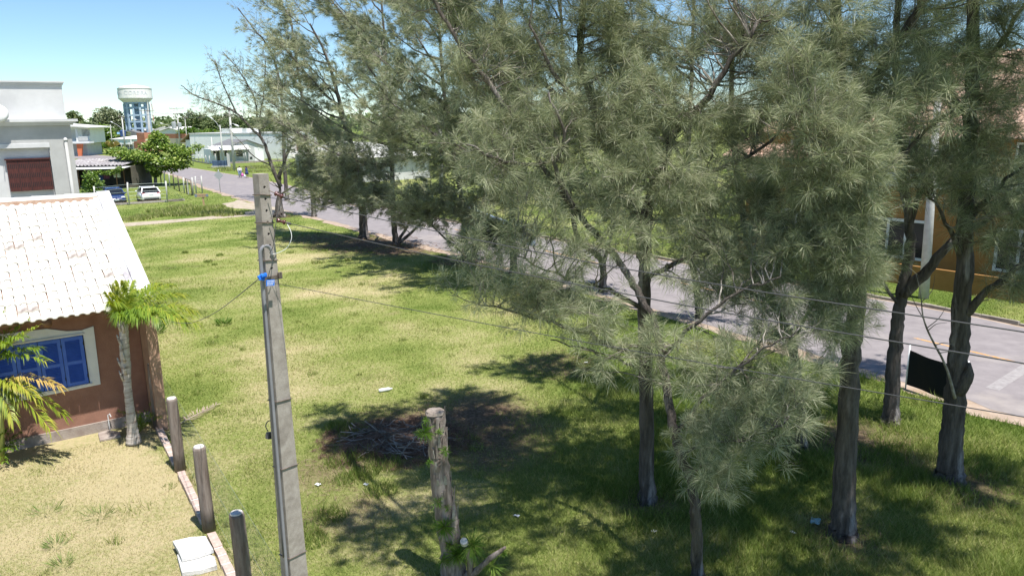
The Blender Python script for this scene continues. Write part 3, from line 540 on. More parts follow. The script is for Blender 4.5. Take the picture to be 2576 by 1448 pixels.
mid('half bare casuarina with branching pale limbs beside the concrete pole', (703, 546), [(702, 500), (706, 470)], .42, dict(n=4, L=2.2, z0=2.2, r=.06, b=1.5), [(570, 250, 0, 75, 60, 1.5, 46), (620, 200, 0, 60, 60, 1.5, 30), (510, 235, 0, 45, 35, 1.0, 20), (560, 170, 0, 40, 35, 1, 16), (660, 260, 0, 50, 60, 1.2, 22), (690, 330, 0, 50, 40, 1.2, 14), (745, 330, 0, 40, 40, 1, 12), (540, 290, 0, 50, 20, 1, 12)], 27, nd=SPARSE, sparse=.34, tw=5,
    limbs=[([(706, 470, 0), (685, 420, 0), (668, 370, 0), (655, 345, 0), (630, 320, 0), (595, 285, 0), (550, 262, 0), (490, 240, 0), (455, 215, 0)], .17), ([(655, 345, 0), (648, 300, .3), (640, 250, .5), (610, 190, .7), (560, 130, .9)], .09), ([(700, 450, 0), (718, 400, 0), (740, 350, 0), (752, 330, 0)], .16), ([(650, 310, .2), (663, 240, .3), (668, 150, .4)], .06), ([(595, 285, 0), (560, 210, .3), (540, 150, .5)], .06), ([(690, 420, 0), (640, 395, 0), (600, 350, 0)], .06), ([(705, 490, 0), (735, 470, -.3), (770, 455, -.6)], .09), ([(718, 400, 0), (725, 360, 0), (715, 320, 0)], .07)])
mid('thin tall nearly bare casuarina stem reaching far above its neighbours', (722, 505), [(716, 420), (712, 300), (705, 220), (690, 150), (666, 105), (640, 75), (598, 20)], .20, dict(n=9, L=3.5, z0=6, r=.05, b=2.2, lean=-.25, out=.5, up=1.0), [(640, 70, 0, 30, 40, 1, 10), (700, 130, 0, 40, 50, 1, 14), (665, 70, 0, 25, 30, 1, 8)], 28, nd=SPARSE, sparse=.55)
mid('bushy casuarina behind the half bare one by the road bend', (790, 545), [(785, 470), (775, 380), (765, 280), (750, 180), (733, 60), (725, 20)], .2, dict(n=13, L=4.5), [(800, 330, 0, 60, 60, 1.5, 30), (740, 250, 0, 50, 70, 1.5, 24), (760, 390, 0, 60, 30, 1.2, 16)], 29, sparse=.42)
# ================================================================== front house with white tiles
def local_on(k, px, py, org, ang, yoff):                       # ray meets a vertical plane parallel to a facade -> local x, z
    r = ray(k, px, py); e1 = Vector((math.cos(ang), math.sin(ang), 0)); e2 = Vector((-math.sin(ang), math.cos(ang), 0)); o = Vector(org); o.z = 0
    t = (o.dot(e2) + yoff) / r.dot(e2); p = r * t; return (p - o).dot(e1), H + p.z
m_brown = M('brown_render', (.28, .145, .105), (.34, .185, .135), 3, .95, .7, 45, bdist=.015, c3=(.23, .12, .088), s3=.8)
m_gable = M('tan_render', (.36, .22, .16), (.43, .28, .20), 3, .95, .6, 45, bdist=.015)
m_plinth = M('plinth_concrete', (.26, .21, .19), (.38, .33, .30), 4, .95, .6, 25)
m_whitewall = M('white_render', (.72, .72, .72), (.80, .80, .79), 3, .9, .4, 50, bdist=.008)
m_tile = M('white_roof_tile', (.66, .65, .61), (.78, .77, .74), 3, .75, .25, 30, lo=.3, hi=.6, c3=(.52, .47, .40), s3=2.6, lo3=.60, hi3=.78)
m_lip = M('tile_edge_grime_shade', (.36, .33, .27), (.58, .54, .47), 9, .9)  # grime, plus the shadow line of each tile row painted on the lips
m_tile_old = M('stained_roof_tile', (.32, .27, .245), (.68, .64, .60), 2.5, .85, .3, 30, lo=.40, hi=.60)
m_cap = M('verge_cement', (.62, .62, .63), (.74, .74, .74), 3, .85, .3, 30, c3=(.34, .32, .34), s3=.9, lo3=.52, hi3=.68)
m_mortar = M('ridge_mortar', (.40, .25, .18), (.55, .40, .31), 6, .95, .6, 30)
m_blue = M('blue_shutter_paint', (.05, .13, .52), (.08, .175, .60), 3, .6, .1, 40, spec=.4)
m_dark = M('dark_inside', (.02, .02, .022))
m_log = M('eave_log', (.16, .08, .05), (.27, .15, .09), 8, .9, .4, 20)
house = thing('house', 'low brown house with white tiled roof and blue louvred shutters at left edge', 'house', HOUSE_E, HOUSE_A)
EZ, RZ, RUN = 3.25, 5.40, 5.6; SL = math.atan2(RZ - EZ, RUN); SLEN = math.hypot(RUN, RZ - EZ); WY = 1.0
XL = -11.0
MB().box(XL, -.28, WY, WY + .2, .26, 3.50).build('wall', m_brown, house)
MB().box(XL, -.28, 11.0 - .75, 11.0 - .55, 0, 3.36).build('wall', m_brown, house)
MB().prism([(.03, 0), (.03, EZ - .06), (RUN, RZ - .06), (2 * RUN - .03, EZ - .06), (2 * RUN - .03, 0)], -.27, -.03, lambda p, q_, t: (t, p, q_)).build('gable_wall', m_gable, house)
MB().box(XL, -.275, WY - .05, WY + .21, 0, .258).build('plinth', m_plinth, house)
def roof_pt(x, s, n=0.0): return Vector((x, s * math.cos(SL) - n * math.sin(SL), EZ + s * math.sin(SL) + n * math.cos(SL)))
mb = MB()
for a, b, c, d_ in ((XL, -.28, 0, 1), (XL, -.28, 1, 0)):
    pass
mb.add([roof_pt(XL, .05, -.10), roof_pt(-.28, .05, -.10), roof_pt(-.28, SLEN, -.10), roof_pt(XL, SLEN, -.10), roof_pt(XL, .05, -.03), roof_pt(-.28, .05, -.03), roof_pt(-.28, SLEN, -.03), roof_pt(XL, SLEN, -.03)],
       [(0, 3, 2, 1), (4, 5, 6, 7), (0, 1, 5, 4), (1, 2, 6, 5), (2, 3, 7, 6), (3, 0, 4, 7)])
roof = mb.build('roof', m_log, house)
back = [Vector((v.x, 2 * RUN - v.y, v.z)) for v in [roof_pt(XL, 0, 0), roof_pt(-.28, 0, 0), roof_pt(-.28, SLEN, 0), roof_pt(XL, SLEN, 0)]]
MB().add(back + [v - Vector((0, 0, .08)) for v in back], [(0, 1, 2, 3), (7, 6, 5, 4), (0, 4, 5, 1), (1, 5, 6, 2), (2, 6, 7, 3), (3, 7, 4, 0)]).build('roof_back', m_tile, house)
# one clay tile: pan and barrel, swept, with a real lip
CW, ROWS = .215, 16; CL = SLEN / ROWS
prof = [(0, .010), (.02, .003), (.045, -.003), (.075, .001), (.090, .010), (.100, .028), (.125, .041), (.152, .045), (.178, .041), (.204, .028), (.214, .010)]
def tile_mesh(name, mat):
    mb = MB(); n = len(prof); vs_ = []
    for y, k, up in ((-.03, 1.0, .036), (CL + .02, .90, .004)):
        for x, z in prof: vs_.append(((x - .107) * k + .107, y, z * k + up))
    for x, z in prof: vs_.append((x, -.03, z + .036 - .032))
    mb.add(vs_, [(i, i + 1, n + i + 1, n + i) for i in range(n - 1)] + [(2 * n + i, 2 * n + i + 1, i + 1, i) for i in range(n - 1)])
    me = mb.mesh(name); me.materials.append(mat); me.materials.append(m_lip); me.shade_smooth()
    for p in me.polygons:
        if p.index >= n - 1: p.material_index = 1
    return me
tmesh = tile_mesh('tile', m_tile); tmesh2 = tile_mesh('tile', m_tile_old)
def tile_at(px, py):                                           # which tile a picture point falls on
    best = None
    r = ray('2', px, py); e1 = Vector((math.cos(HOUSE_A), math.sin(HOUSE_A), 0)); e2 = Vector((-math.sin(HOUSE_A), math.cos(HOUSE_A), 0))
    nrm = Vector((0, -math.sin(SL), math.cos(SL))); nw = e2 * nrm.y + Vector((0, 0, nrm.z)); o = HOUSE_E + Vector((0, 0, EZ + .03))
    t = (o - Vector((0, 0, H))).dot(nw) / r.dot(nw); p = Vector((0, 0, H)) + r * t - o
    return int((-.42 - p.dot(e1)) / CW), int(math.hypot(p.dot(e2), p.z) / CL)
stained = {tile_at(*p) for p in ((75, 550), (165, 540), (355, 515), (780, 700), (820, 690), (1140, 900), (265, 1260), (320, 1250))}
rt = random.Random(5); fld = MB(); NC = 19
for c in range(0, 46):
    for r_ in range(ROWS):
        x = -.42 - (c + 1) * CW; s = r_ * CL
        if c < NC:
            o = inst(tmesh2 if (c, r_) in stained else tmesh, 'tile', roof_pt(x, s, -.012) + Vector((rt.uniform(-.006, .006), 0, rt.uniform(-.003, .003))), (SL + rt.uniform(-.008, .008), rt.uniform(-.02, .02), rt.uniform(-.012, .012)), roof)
        else:
            rm = Matrix.Rotation(SL, 4, 'X'); rm.translation = roof_pt(x, s, -.012)
            fld.add([rm @ v.co for v in tmesh.vertices], [tuple(p.vertices) for p in tmesh.polygons])
tag(fld.build('tile_field', m_tile, roof, True, fix=False), kind='stuff')
# ridge tiles on mortar
rmesh = MB(); nn = 9
vs_ = [(x, math.cos(a) * .13 * k, math.sin(a) * .11 * k) for x, k in ((0, 1.08), (.42, .94)) for a in [math.pi * i / (nn - 1) for i in range(nn)]]
rmesh.add(vs_, [(i, i + 1, nn + i + 1, nn + i) for i in range(nn - 1)]); rme = rmesh.mesh('ridge_tile'); rme.materials.append(m_tile); rme.shade_smooth()
for i in range(14): inst(rme, 'ridge_tile', (-.34 - .40 * (i + 1), RUN, RZ + .055 + rt.uniform(-.006, .006)), (0, 0, rt.uniform(-.02, .02)), roof)
MB().box(XL, -.32, RUN - .15, RUN + .15, RZ - .06, RZ + .07).build('ridge_mortar', m_mortar, roof)
# verge: inner white strip and outer weathered cap, in lengths
vc = random.Random(9)
for a, b in ((-.08, 2.05), (2.06, 4.2), (4.21, SLEN + .12)):
    mb = MB(); c = [roof_pt(x, s, n) for s in (a, b) for x, n in ((-.31, .0), (.03, .0), (.03, .17), (-.31, .17))]
    mb.add(c, [(0, 1, 2, 3), (7, 6, 5, 4), (0, 4, 5, 1), (1, 5, 6, 2), (2, 6, 7, 3), (3, 7, 4, 0)]); mb.build('verge_cap', m_cap, roof, bevel=.01)
mb = MB(); c = [roof_pt(x, s, n) for s in (-.04, SLEN) for x, n in ((-.44, -.02), (-.312, -.02), (-.312, .10), (-.44, .075))]
mb.add(c, [(0, 1, 2, 3), (7, 6, 5, 4), (0, 4, 5, 1), (1, 5, 6, 2), (2, 6, 7, 3), (3, 7, 4, 0)]); mb.build('verge_strip', m_cap, roof)
for px, py in ((490, 1415), (1110, 1338)):
    lx, lz = local_on('2', px, py, HOUSE_E, HOUSE_A, .1)
    MB().tube([(lx, .08, 3.12), (lx, 1.1, 3.12 + .40)], .105, 14).build('rafter_end', m_log, house, True)
# window: white surround with a curved top, louvred folding shutters
def fp(px, py, y=WY): return local_on('C5', px, py, HOUSE_E, HOUSE_A, y)
xr, zt = fp(725, 165); _, zb = fp(780, 590); xr2, _ = fp(770, 400); pw = .47; x1 = fp(755, 380)[0]; x0 = x1 - 4 * pw
zt = (fp(725, 163)[1] + fp(560, 195)[1]) / 2; zb = (fp(778, 590)[1] + fp(500, 632)[1]) / 2
sx = fp(852, 350)[0]; top = fp(855, 85)[1]
sur = [(x0 - .30, zb - .16), (sx, zb - .10), (sx + .02, top), (sx - .25, top - .06), (sx - .55, top - .03), (sx - .95, top + .10), (x0 - .1, top + .14), (x0 - .30, top + .08)]
MB().prism(sur, WY - .03, WY + .01, lambda p, q_, t: (p, t, q_)).build('window_surround', m_whitewall, house)
win = MB().box(x0 - .02, x1 + .02, WY - .034, WY - .028, zb - .02, zt + .02).build('window', m_dark, house)
for nm, bb in (('window_sill', (x0 - .06, x1 + .06, WY - .10, WY - .03, zb - .05, zb - .01)), ('frame', (x0 - .05, x1 + .05, WY - .07, WY - .03, zt + .01, zt + .05))):
    MB().box(*bb).build(nm, m_cap, win)
for i in range(4):
    a = x0 + i * pw + .006; b = x0 + (i + 1) * pw - .006; h = zt - zb; m0 = zb + h * .47; y0, y1 = WY - .075, WY - .036
    mb = MB()
    for bb in ((a, a + .075, zb, zt), (b - .075, b, zb, zt)): mb.box(bb[0], bb[1], y0, y1, bb[2], bb[3])
    for z0, z1 in ((zb, zb + .085), (m0 - .04, m0 + .04), (zt - .085, zt)): mb.box(a + .0751, b - .0751, y0, y1, z0, z1)
    sh = mb.build('shutter', m_blue, house)
    lv = MB()
    for z0, z1 in ((zb + .085, m0 - .04), (m0 + .04, zt - .085)):
        k = int((z1 - z0) / .038)
        for j in range(k):
            z = z0 + (j + .5) * (z1 - z0) / k; lv.xbox(b - a - .15, .042, .006, Matrix.Translation(((a + b) / 2, WY - .056, z)) @ Matrix.Rotation(rad(38), 4, 'X'))
    tag(lv.build('louvres', m_blue, sh), kind='stuff')
    for z in (zb + .2, zt - .2): MB().box(b - .01, b + .012, y0 - .012, y0 + .004, z - .04, z + .04).build('hinge', m_dark, sh)
pp = G('3', 605, 625); lx, _ = local_on('3', 607, 600, HOUSE_E, HOUSE_A, .86)
MB().tube([(lx, .88, 0), (lx, .88, .42), (lx + .04, .85, .46), (lx + .06, .83, .38)], .014, 8).build('tap_pipe', m_cap, house)

# ================================================================== grey-white two storey building behind
LB = Vector((-17.6, 31.0, 0)); LA = HOUSE_A
m_grey = M('grey_render', (.40, .40, .39), (.47, .47, .46), 1.5, .92, .25, 40, bdist=.006, c3=(.35, .35, .34), s3=.5)
m_light = M('pale_render', (.56, .56, .56), (.63, .63, .63), 1.5, .92, .25, 40, bdist=.006, c3=(.50, .50, .51), s3=.5)
m_shut = M('brown_wood', (.055, .016, .014), (.10, .032, .027), 5, .6, .2, 30, stretch=(6, 6, .6))
lbd = thing('building', 'pale grey two storey building with cornices and brown slotted shutter at left edge', 'building', LB, LA)
def lp(px, py, y=0.0): return local_on('1', px, py, LB, LA, y)
XW = -8.0; ztop = lp(530, 152)[1]; zc = lp(605, 475)[1]; xup = lp(545, 300)[0]
xb1 = lp(450, 950)[0]; zl = lp(425, 722)[1]
mb = MB(); MB().box(XW, 0, .25, 9, 0, zc - .02).build('wall', m_grey, lbd)
# facade in front of the recessed window bay
MB().box(xb1, -.003, 0, .25, 0, zc - .05).build('corner_wall', m_grey, lbd)
MB().box(XW, xb1 - .002, 0, .249, zl, zc - .06).build('lintel_wall', m_grey, lbd)
MB().box(XW, xb1 - .004, .20, .247, 0, zl - .002).build('bay_wall', m_light, lbd)
MB().box(XW, lp(420, 690)[0], -.05, -.002, zl + .02, zl + .20).build('lintel_band', m_light, lbd, bevel=.01)
for i, (dz0, dz1, out) in enumerate(((-.10, 0, .26), (-.17, -.101, .18), (-.24, -.171, .10))):
    MB().box(XW, out, -out, 9, zc + dz0, zc + dz1).build('cornice', m_light, lbd)
MB().box(XW, xup, .30, 8.6, zc - .02, ztop - .02).build('parapet_wall', m_light, lbd)
for dz0, dz1, out in ((-.06, 0, .10), (-.13, -.061, .06), (-.20, -.131, .02)):
    MB().box(XW, xup + out, .30 - out, 8.6 + out, ztop + dz0, ztop + dz1).build('parapet_cap', m_light, lbd)
sx0, sz1 = lp(50, 830, .1); sx1, _ = lp(440, 950, .1); _, sz0 = lp(250, 1085, .1); _, sz1 = lp(250, 820, .1)
sh = MB().box(sx0, sx1, .06, .20, sz0, sz1).build('shutter', m_shut, lbd)
MB().box(sx0 - .05, sx1 + .03, .02, .199, sz1 + .001, sz1 + .05).build('frame', m_shut, sh)
wS = (sx1 - sx0)
for i in range(4):
    a = sx0 + wS * i / 4
    if i: MB().box(a - .008, a + .008, .052, .0595, sz0, sz1).build('stile', m_dark, sh)
sm = MB().box(-.012, .012, -.006, .0, -.09, .09).mesh('slot'); sm.materials.append(m_dark)
for i in range(4):
    for j in range(5):
        for k in range(3): inst(sm, 'slot', (sx0 + wS * (i + .16 + .17 * j) / 4, .059, sz0 + (sz1 - sz0) * (.2 + .3 * k)), None, sh)
xd = lp(590, 900)[0]; zd = lp(565, 655)[1]
MB().tube([(xd, -.07, .3), (xd, -.07, zd)], .06, 14).build('downpipe', m_grey, lbd, True)
MB().lathe([(.075, -.03), (.08, .02), (.06, .07), (.02, .10)], 14, (xd, -.07, zd)).build('pipe_cap', m_light, lbd, True)
dx, dz = lp(-15, 430, -.35)
dish = thing('satellite_dish', 'white satellite dish on the grey building at the left edge', 'dish', LB + Vector((0, 0, 0)), LA)
mb = MB(); pr = [(0.001, .10), (.12, .085), (.24, .045), (.33, 0), (.335, .012), (.24, .06), (.12, .10), (.001, .115)]
mt = Matrix.Translation((dx, -.35, dz)) @ Matrix.Rotation(rad(78), 4, 'X')
t_ = MB().lathe(pr, 28); MB().add([mt @ Vector(v) for v in t_.v], t_.f).build('reflector', m_whitewall, dish, True)
MB().beam((dx, -.30, dz), (dx, .02, dz - .05), .05).build('arm', m_grey, dish); MB().beam((dx, -.42, dz - .3), (dx, -.75, dz - .05), .02).build('feed_arm', m_grey, dish)

# ================================================================== concrete utility pole in the foreground
m_conc = M('pole_concrete', (.27, .235, .21), (.40, .36, .33), 9, .95, .7, 60, lo=.3, hi=.7, c3=(.17, .145, .13), s3=2.2, lo3=.50, hi3=.74, bdist=.006)
m_wire = M('dark_cable', (.075, .075, .08), rough=.45); m_steel = M('steel_band', (.10, .085, .075), (.24, .19, .16), 12, .6, metal=.3)
m_pvc = M('grey_pvc', (.20, .20, .22), (.25, .25, .27), 4, .5); m_ins = M('insulator', (.09, .022, .022), rough=.25, spec=.6); m_white = M('white_plastic', (.80, .80, .80), rough=.5)
m_blueclip = M('blue_plastic', (.03, .19, .75), rough=.45)
PB = Vector((-2.95, 9.0, 0)); PA = rad(-36 + 90)               # local -y is the face with the holes
pole = thing('utility_pole', 'tall weathered concrete utility pole with a row of bolt holes', 'utility pole', PB, PA)
PTOP = 6.91
def hw(z): k = 1 - z / PTOP; return .070 + .082 * k, .057 + .062 * k          # half sizes: face, side
zs = [0]; holes = [PTOP - .155 - .139 * i for i in range(9)]
mb = MB(); vsP = []
cuts = [0.0] + [holes[-1] - .07] + [h + .0695 for h in holes[::-1]] ; cuts[-1] = holes[0] + .0695; cuts.append(PTOP)
cuts = sorted(set(round(c, 4) for c in cuts))
def ring(z): a, b = hw(z); return [(-a, -b, z), (a, -b, z), (a, b, z), (-a, b, z)]
for z0, z1 in zip(cuts[:-1], cuts[1:]):
    A = ring(z0); B_ = ring(z1); hc = [h for h in holes if z0 < h < z1]
    for i in (1, 2, 3): mb.add([A[i], A[(i + 1) % 4], B_[(i + 1) % 4], B_[i]], [(0, 1, 2, 3)])
    if not hc: mb.add([A[0], A[1], B_[1], B_[0]], [(0, 1, 2, 3)]); continue
    h = hc[0]; y = -(hw(h)[1]); rr = .018; oc = [(math.cos(t) * rr, y, h + math.sin(t) * rr) for t in [math.pi * (k + .5) / 4 for k in range(8)]]
    cor = [B_[1], B_[0], A[0], A[1]]; inn = [(p[0], y + .09, p[2]) for p in oc]; vv = oc + cor + inn; f = []
    # corners in octagon order: upper right, upper left, lower left, lower right
    for k in range(4): f += [(2 * k, 8 + k, 2 * k + 1)[::-1]]; f += [(2 * k + 1, 8 + k, 8 + (k + 1) % 4, (2 * k + 2) % 8)[::-1]]
    f += [(k, (k + 1) % 8, 12 + (k + 1) % 8, 12 + k) for k in range(8)] + [tuple(range(12, 20))]
    mb.add(vv, f)
mb.add(ring(PTOP), [(0, 1, 2, 3)]); mb.add(ring(0), [(3, 2, 1, 0)])
shaft = mb.build('shaft', m_conc, pole, fix=False)
for z in (PTOP - .245, PTOP - .575, PTOP - 1.03, 4.10, 3.2, 1.95):
    a, b = hw(z); g = .008; c = [(-a - g, -b - g, z + .01), (a + g, -b - g, z - .012), (a + g, b + g, z), (-a - g, b + g, z), (-a - g, -b - g, z + .01)]
    MB().tube(c, .0075, 6).build('wire_band', m_steel, pole)
a, b = hw(PTOP - 1.24); MB().box(-a - .004, a + .006, -b - .006, -b - .001, PTOP - 1.26, PTOP - 1.22).build('steel_strap', m_steel, pole); MB().box(a - .02, a + .03, -b - .04, -b - .007, PTOP - 1.27, PTOP - 1.19).build('strap_buckle', m_steel, pole, bevel=.004)
# conduit with a gooseneck down the left side
def side(z, o=.035): a, b = hw(z); return Vector((-a - o, -b + .035, z))
zt_ = PTOP - .93; pts = [side(0.3)] + [side(z) for z in (1.5, 3, 4.5, 5.4, zt_)]
neck = [side(zt_) + Vector((.065 - .065 * math.cos(t), -.03 * math.sin(t / 2), .085 * math.sin(t))) for t in [math.pi * k / 8 for k in range(1, 9)]] + [side(zt_) + Vector((.135, -.035, -.10))]
MB().tube(pts + neck, .021, 12).build('conduit', m_pvc, pole, True)
def lpole(k, x, y, Y): return Matrix.Rotation(-PA, 4, 'Z') @ (P(k, x, y, Y) - PB)
MB().tube(bez([side(2.0, .066), side(3.2, .07), side(4.1, .062), side(5.0, .06), side(5.45, .05)], 4), .009, 6).build('cable', m_wire, pole, True)
bx = lpole('5', 308, 415, 9.0); MB().xbox(.07, .06, .085, Matrix.Translation(bx) @ Matrix.Rotation(.25, 4, 'Y')).build('junction_box', m_wire, pole, bevel=.008)
MB().tube(bez([lpole('5', 338, 305, 9), lpole('5', 300, 310, 8.98), lpole('5', 283, 345, 8.98), lpole('5', 300, 385, 8.99)], 5), .007, 6).build('cable', m_wire, pole, True)
# blue cable clamps and the plate
for i, (x, y, s) in enumerate(((318, 1070, .05), (350, 1062, .045), (330, 1095, .04))):
    c = lpole('4', x, y, 8.82); cl = MB().xbox(.075, .03, .03, Matrix.Translation(c) @ Matrix.Rotation(.2 * i - .3, 4, 'Y')).xbox(.03, .02, .055, Matrix.Translation(c + Vector((.02, 0, 0)))).build('cable_clamp', m_blueclip, pole, bevel=.004)
c = lpole('4', 412, 1132, 8.80); rm = Matrix.Translation(c) @ Matrix.Rotation(.12, 4, 'Y'); pl = MB().xbox(.115, .006, .072, rm).build('name_plate', m_blueclip, pole)
rp = random.Random(3)
for j in range(3):
    x = -.048
    while x < .040:
        w = rp.uniform(.006, .016); MB().xbox(w, .001, .010, rm @ Matrix.Translation((x + w / 2, -.0042, .022 - .021 * j))).build('print', m_white, pl); x += w + rp.uniform(.003, .006)
# strain insulators and the three lines to the right
A0 = Vector((-2.80, 8.92)); Bv = Vector((2.95, 4.35))
def on_line(k, x, y):                                          # ray against the vertical plane of the line
    r = ray(k, x, y); d = Bv - A0; n = Vector((-d.y, d.x)); t = A0.dot(n) / (r.x * n.x + r.y * n.y); return Vector((r.x * t, r.y * t, H + r.z * t))
lines = [('upper bare power line running right from the pole top', [('v', 719, 498), ('v', 1080, 578), ('v', 1460, 655), ('v', 1842, 721.5), ('v', 2210, 779), ('v', 2576, 834.6)], .0048, 'line'),
         ('middle power line running right below the top one', [('v', 727, 562), ('v', 1080, 641), ('v', 1460, 717), ('v', 1842, 789.5), ('v', 2210, 852), ('v', 2576, 913.5)], .0048, 'line'),
         ('lowest thin telephone cable running right from the blue plate', [('v', 691, 712), ('v', 1080, 787), ('v', 1460, 858), ('v', 1842, 925), ('v', 2210, 987), ('v', 2576, 1048)], .0036, 'line')]
for lab, pts, rr, _ in lines:
    w = [on_line(*p) for p in pts]; w.append(w[-1] * 2 - w[-2]); w.append(w[-1] * 2 - w[-2])
    o = MB().tube(bez(w, 8), rr, 6).build('cable', m_wire, None, True); tag(o, lab, 'cable', 'lines strung from the concrete pole')
for (a, b, y0) in (((440, 270), (560, 325), 0), ((455, 528), (592, 568), 0)):
    p0 = lpole('4', a[0], a[1], 8.93); p1 = lpole('4', b[0], b[1], 8.9); d_ = (p1 - p0); dn = d_.normalized()
    cen = p0 + d_ * .45; rot = dn.to_track_quat('Z', 'Y').to_matrix().to_4x4(); rot.translation = cen
    pr = [(.012, -.055), (.026, -.05), (.03, -.035), (.019, -.02), (.019, .02), (.03, .035), (.026, .05), (.012, .055)]
    t_ = MB().lathe(pr, 14); ins = MB().add([rot @ Vector(v) for v in t_.v], t_.f).build('insulator', m_ins, pole, True)
    MB().tube([p0 - dn * .06, p0 + d_ * .2, p0 + d_ * .35 + Vector((0, -.03, 0)), p0 + d_ * .8 + Vector((0, -.028, 0)), p1], .0065, 6).build('clevis', m_steel, ins); MB().tube([p1 - dn * .03, p1 + dn * .02], .016, 8).build('wedge_clamp', m_wire, ins)
MB().tube(bez([lpole('4', *p) for p in ((575, 575, 8.88), (610, 650, 8.85), (612, 720, 8.83), (570, 800, 8.82), (490, 845, 8.82), (425, 862, 8.83))], 5), .0035, 6).build('jumper_wire', m_white, pole, True)
MB().tube(bez([lpole('4', *p) for p in ((530, 340, 8.85), (480, 480, 8.82), (455, 660, 8.80), (440, 780, 8.80), (405, 850, 8.8))], 5), .0045, 6).build('drop_wire', m_wire, pole, True)
MB().tube(bez([lpole('4', *p) for p in ((440, 900, 8.82), (425, 960, 8.80), (400, 1040, 8.8), (385, 1105, 8.8))], 5), .004, 6).build('drop_wire', m_wire, pole, True)
hc = HOUSE_E + Vector((-.1, .25, 2.9)); s0 = P('4', 290, 1105, 8.85); s1 = P('4', 250, 1110, 8.9)
mids = [s0 + (hc - s0) * t + Vector((0, 0, -.35 * math.sin(math.pi * t))) for t in (0, .15, .3, .5, .7, .85, 1)]
o = MB().tube(bez(mids, 4), .006, 6).build('cable', m_wire, None, True); tag(o, 'thin black drop cable from the pole to the brown house corner', 'cable')

# ================================================================== post fence with netting and brick edging
m_post = M('weathered_post', (.13, .10, .085), (.29, .245, .215), 3, .95, .6, 14, stretch=(4, 4, .5), lo=.3, hi=.7, c3=(.12, .085, .07), s3=2, bdist=.02)
m_cut = M('cut_wood', (.48, .45, .42), (.66, .63, .60), 12, .9, .3, 30)
fence = thing('fence', 'round timber post fence with wire netting beside the brown house', 'fence', (FENCE_A.x, FENCE_A.y, 0))
fd = (FENCE_B - FENCE_A).normalized(); rf = random.Random(2)
for (x, y), hgt, lean in (((-8.98, 17.89), 1.72, (.03, 0)), ((-7.40, 15.47), 1.70, (-.01, 0)), ((-5.78, 12.94), 1.70, (-.02, 0)), ((-4.22, 10.5), 1.70, (-.03, .0))):
    b = Vector((x - FENCE_A.x, y - FENCE_A.y, 0)); t = b + Vector((lean[0], lean[1], hgt))
    po = MB().tube([b - Vector((0, 0, .05)), b + (t - b) * .3, b + (t - b) * .65, b + (t - b) * .97, t], [.122, .119, .116, .113, .104], 16, wob=.04, rnd=rf).build('post', m_post, fence, True)
    MB().tube([t - Vector((0, 0, .01)), t + Vector((0, 0, .018))], [.100, .088], 16, wob=.05, rnd=rf).build('cut_top', m_cut, po)
nv = []; nt = []; n0 = Vector((fd.y, -fd.x)) * -1; n0 = Vector((-fd.y, fd.x)); n0 = n0 if n0.x > 0 else -n0
L_ = 10.5; o2 = n0 * .17
def net_pt(s, z): return (fd.x * s + o2.x, fd.y * s + o2.y, z)
z0, z1, sp_ = .12, 1.52, .062; hN = z1 - z0; s = -hN
def strip(a, b, w):
    k = len(nv); d = (Vector(b) - Vector(a)).normalized(); x = Vector((fd.x, fd.y, 0)).cross(Vector((0, 0, 1))) ; sdir = d.cross(x).normalized() * w / 2
    nv.extend([tuple(Vector(a) - sdir), tuple(Vector(a) + sdir), tuple(Vector(b) + sdir), tuple(Vector(b) - sdir)]); nt.extend([(k, k + 1, k + 2), (k, k + 2, k + 3)])
while s < L_:
    a0, a1 = max(s, 0), min(s + hN, L_)
    if a1 > a0:
        strip(net_pt(a0, z0 + a0 - s), net_pt(a1, z0 + a1 - s), .0042); strip(net_pt(a0, z1 - (a0 - s)), net_pt(a1, z1 - (a1 - s)), .0042)
    s += sp_
m_net = M('galvanised_net', (.30, .36, .33), rough=.5, metal=.3)
me = tri_mesh('wire_netting', np.array(nv), np.array(nt)); tag(obj('wire_netting', me, m_net, fence), kind='stuff')
for z in (z0, (z0 + z1) / 2, z1): MB().tube([net_pt(0, z), net_pt(L_ / 2, z - .02), net_pt(L_, z)], .002, 4).build('strand', m_net, fence)
edging = thing('brick_edging', 'single row of hollow clay bricks laid along the foot of the post fence', 'edging', (FENCE_A.x, FENCE_A.y, 0))
m_brick = M('clay_brick', (.42, .31, .27), (.55, .44, .39), 6, .95, .5, 40, c3=(.62, .52, .47), s3=3, lo3=.5, hi3=.66); m_mort = M('pale_mortar', (.60, .57, .53), (.72, .70, .66), 8, .95)
bme = MB().box(-.135, .135, -.075, .075, 0, .105).mesh('brick'); bme.materials.append(m_brick); mme = MB().box(-.014, .014, -.07, .07, 0, .112).mesh('mortar'); mme.materials.append(m_mort)
ang = math.atan2(fd.y, fd.x); s = .28; posts_s = [0, 2.89, 5.89, 8.79]
while s < 10.4:
    if min(abs(s - p) for p in posts_s) > .27:
        c = fd * s - n0 * .02; inst(bme, 'brick', (c.x, c.y, rf.uniform(-.02, .012)), (rf.uniform(-.04, .04), rf.uniform(-.04, .04), ang + rf.uniform(-.05, .05)), edging)
        c = fd * (s + .151) - n0 * .02; inst(mme, 'mortar', (c.x, c.y, rf.uniform(-.02, .0)), (0, 0, ang), edging)
    s += .302
m_slab = M('pale_slab', (.56, .55, .53), (.68, .67, .66), 3, .95, .6, 20, c3=(.42, .40, .36), s3=4, lo3=.58, hi3=.7)
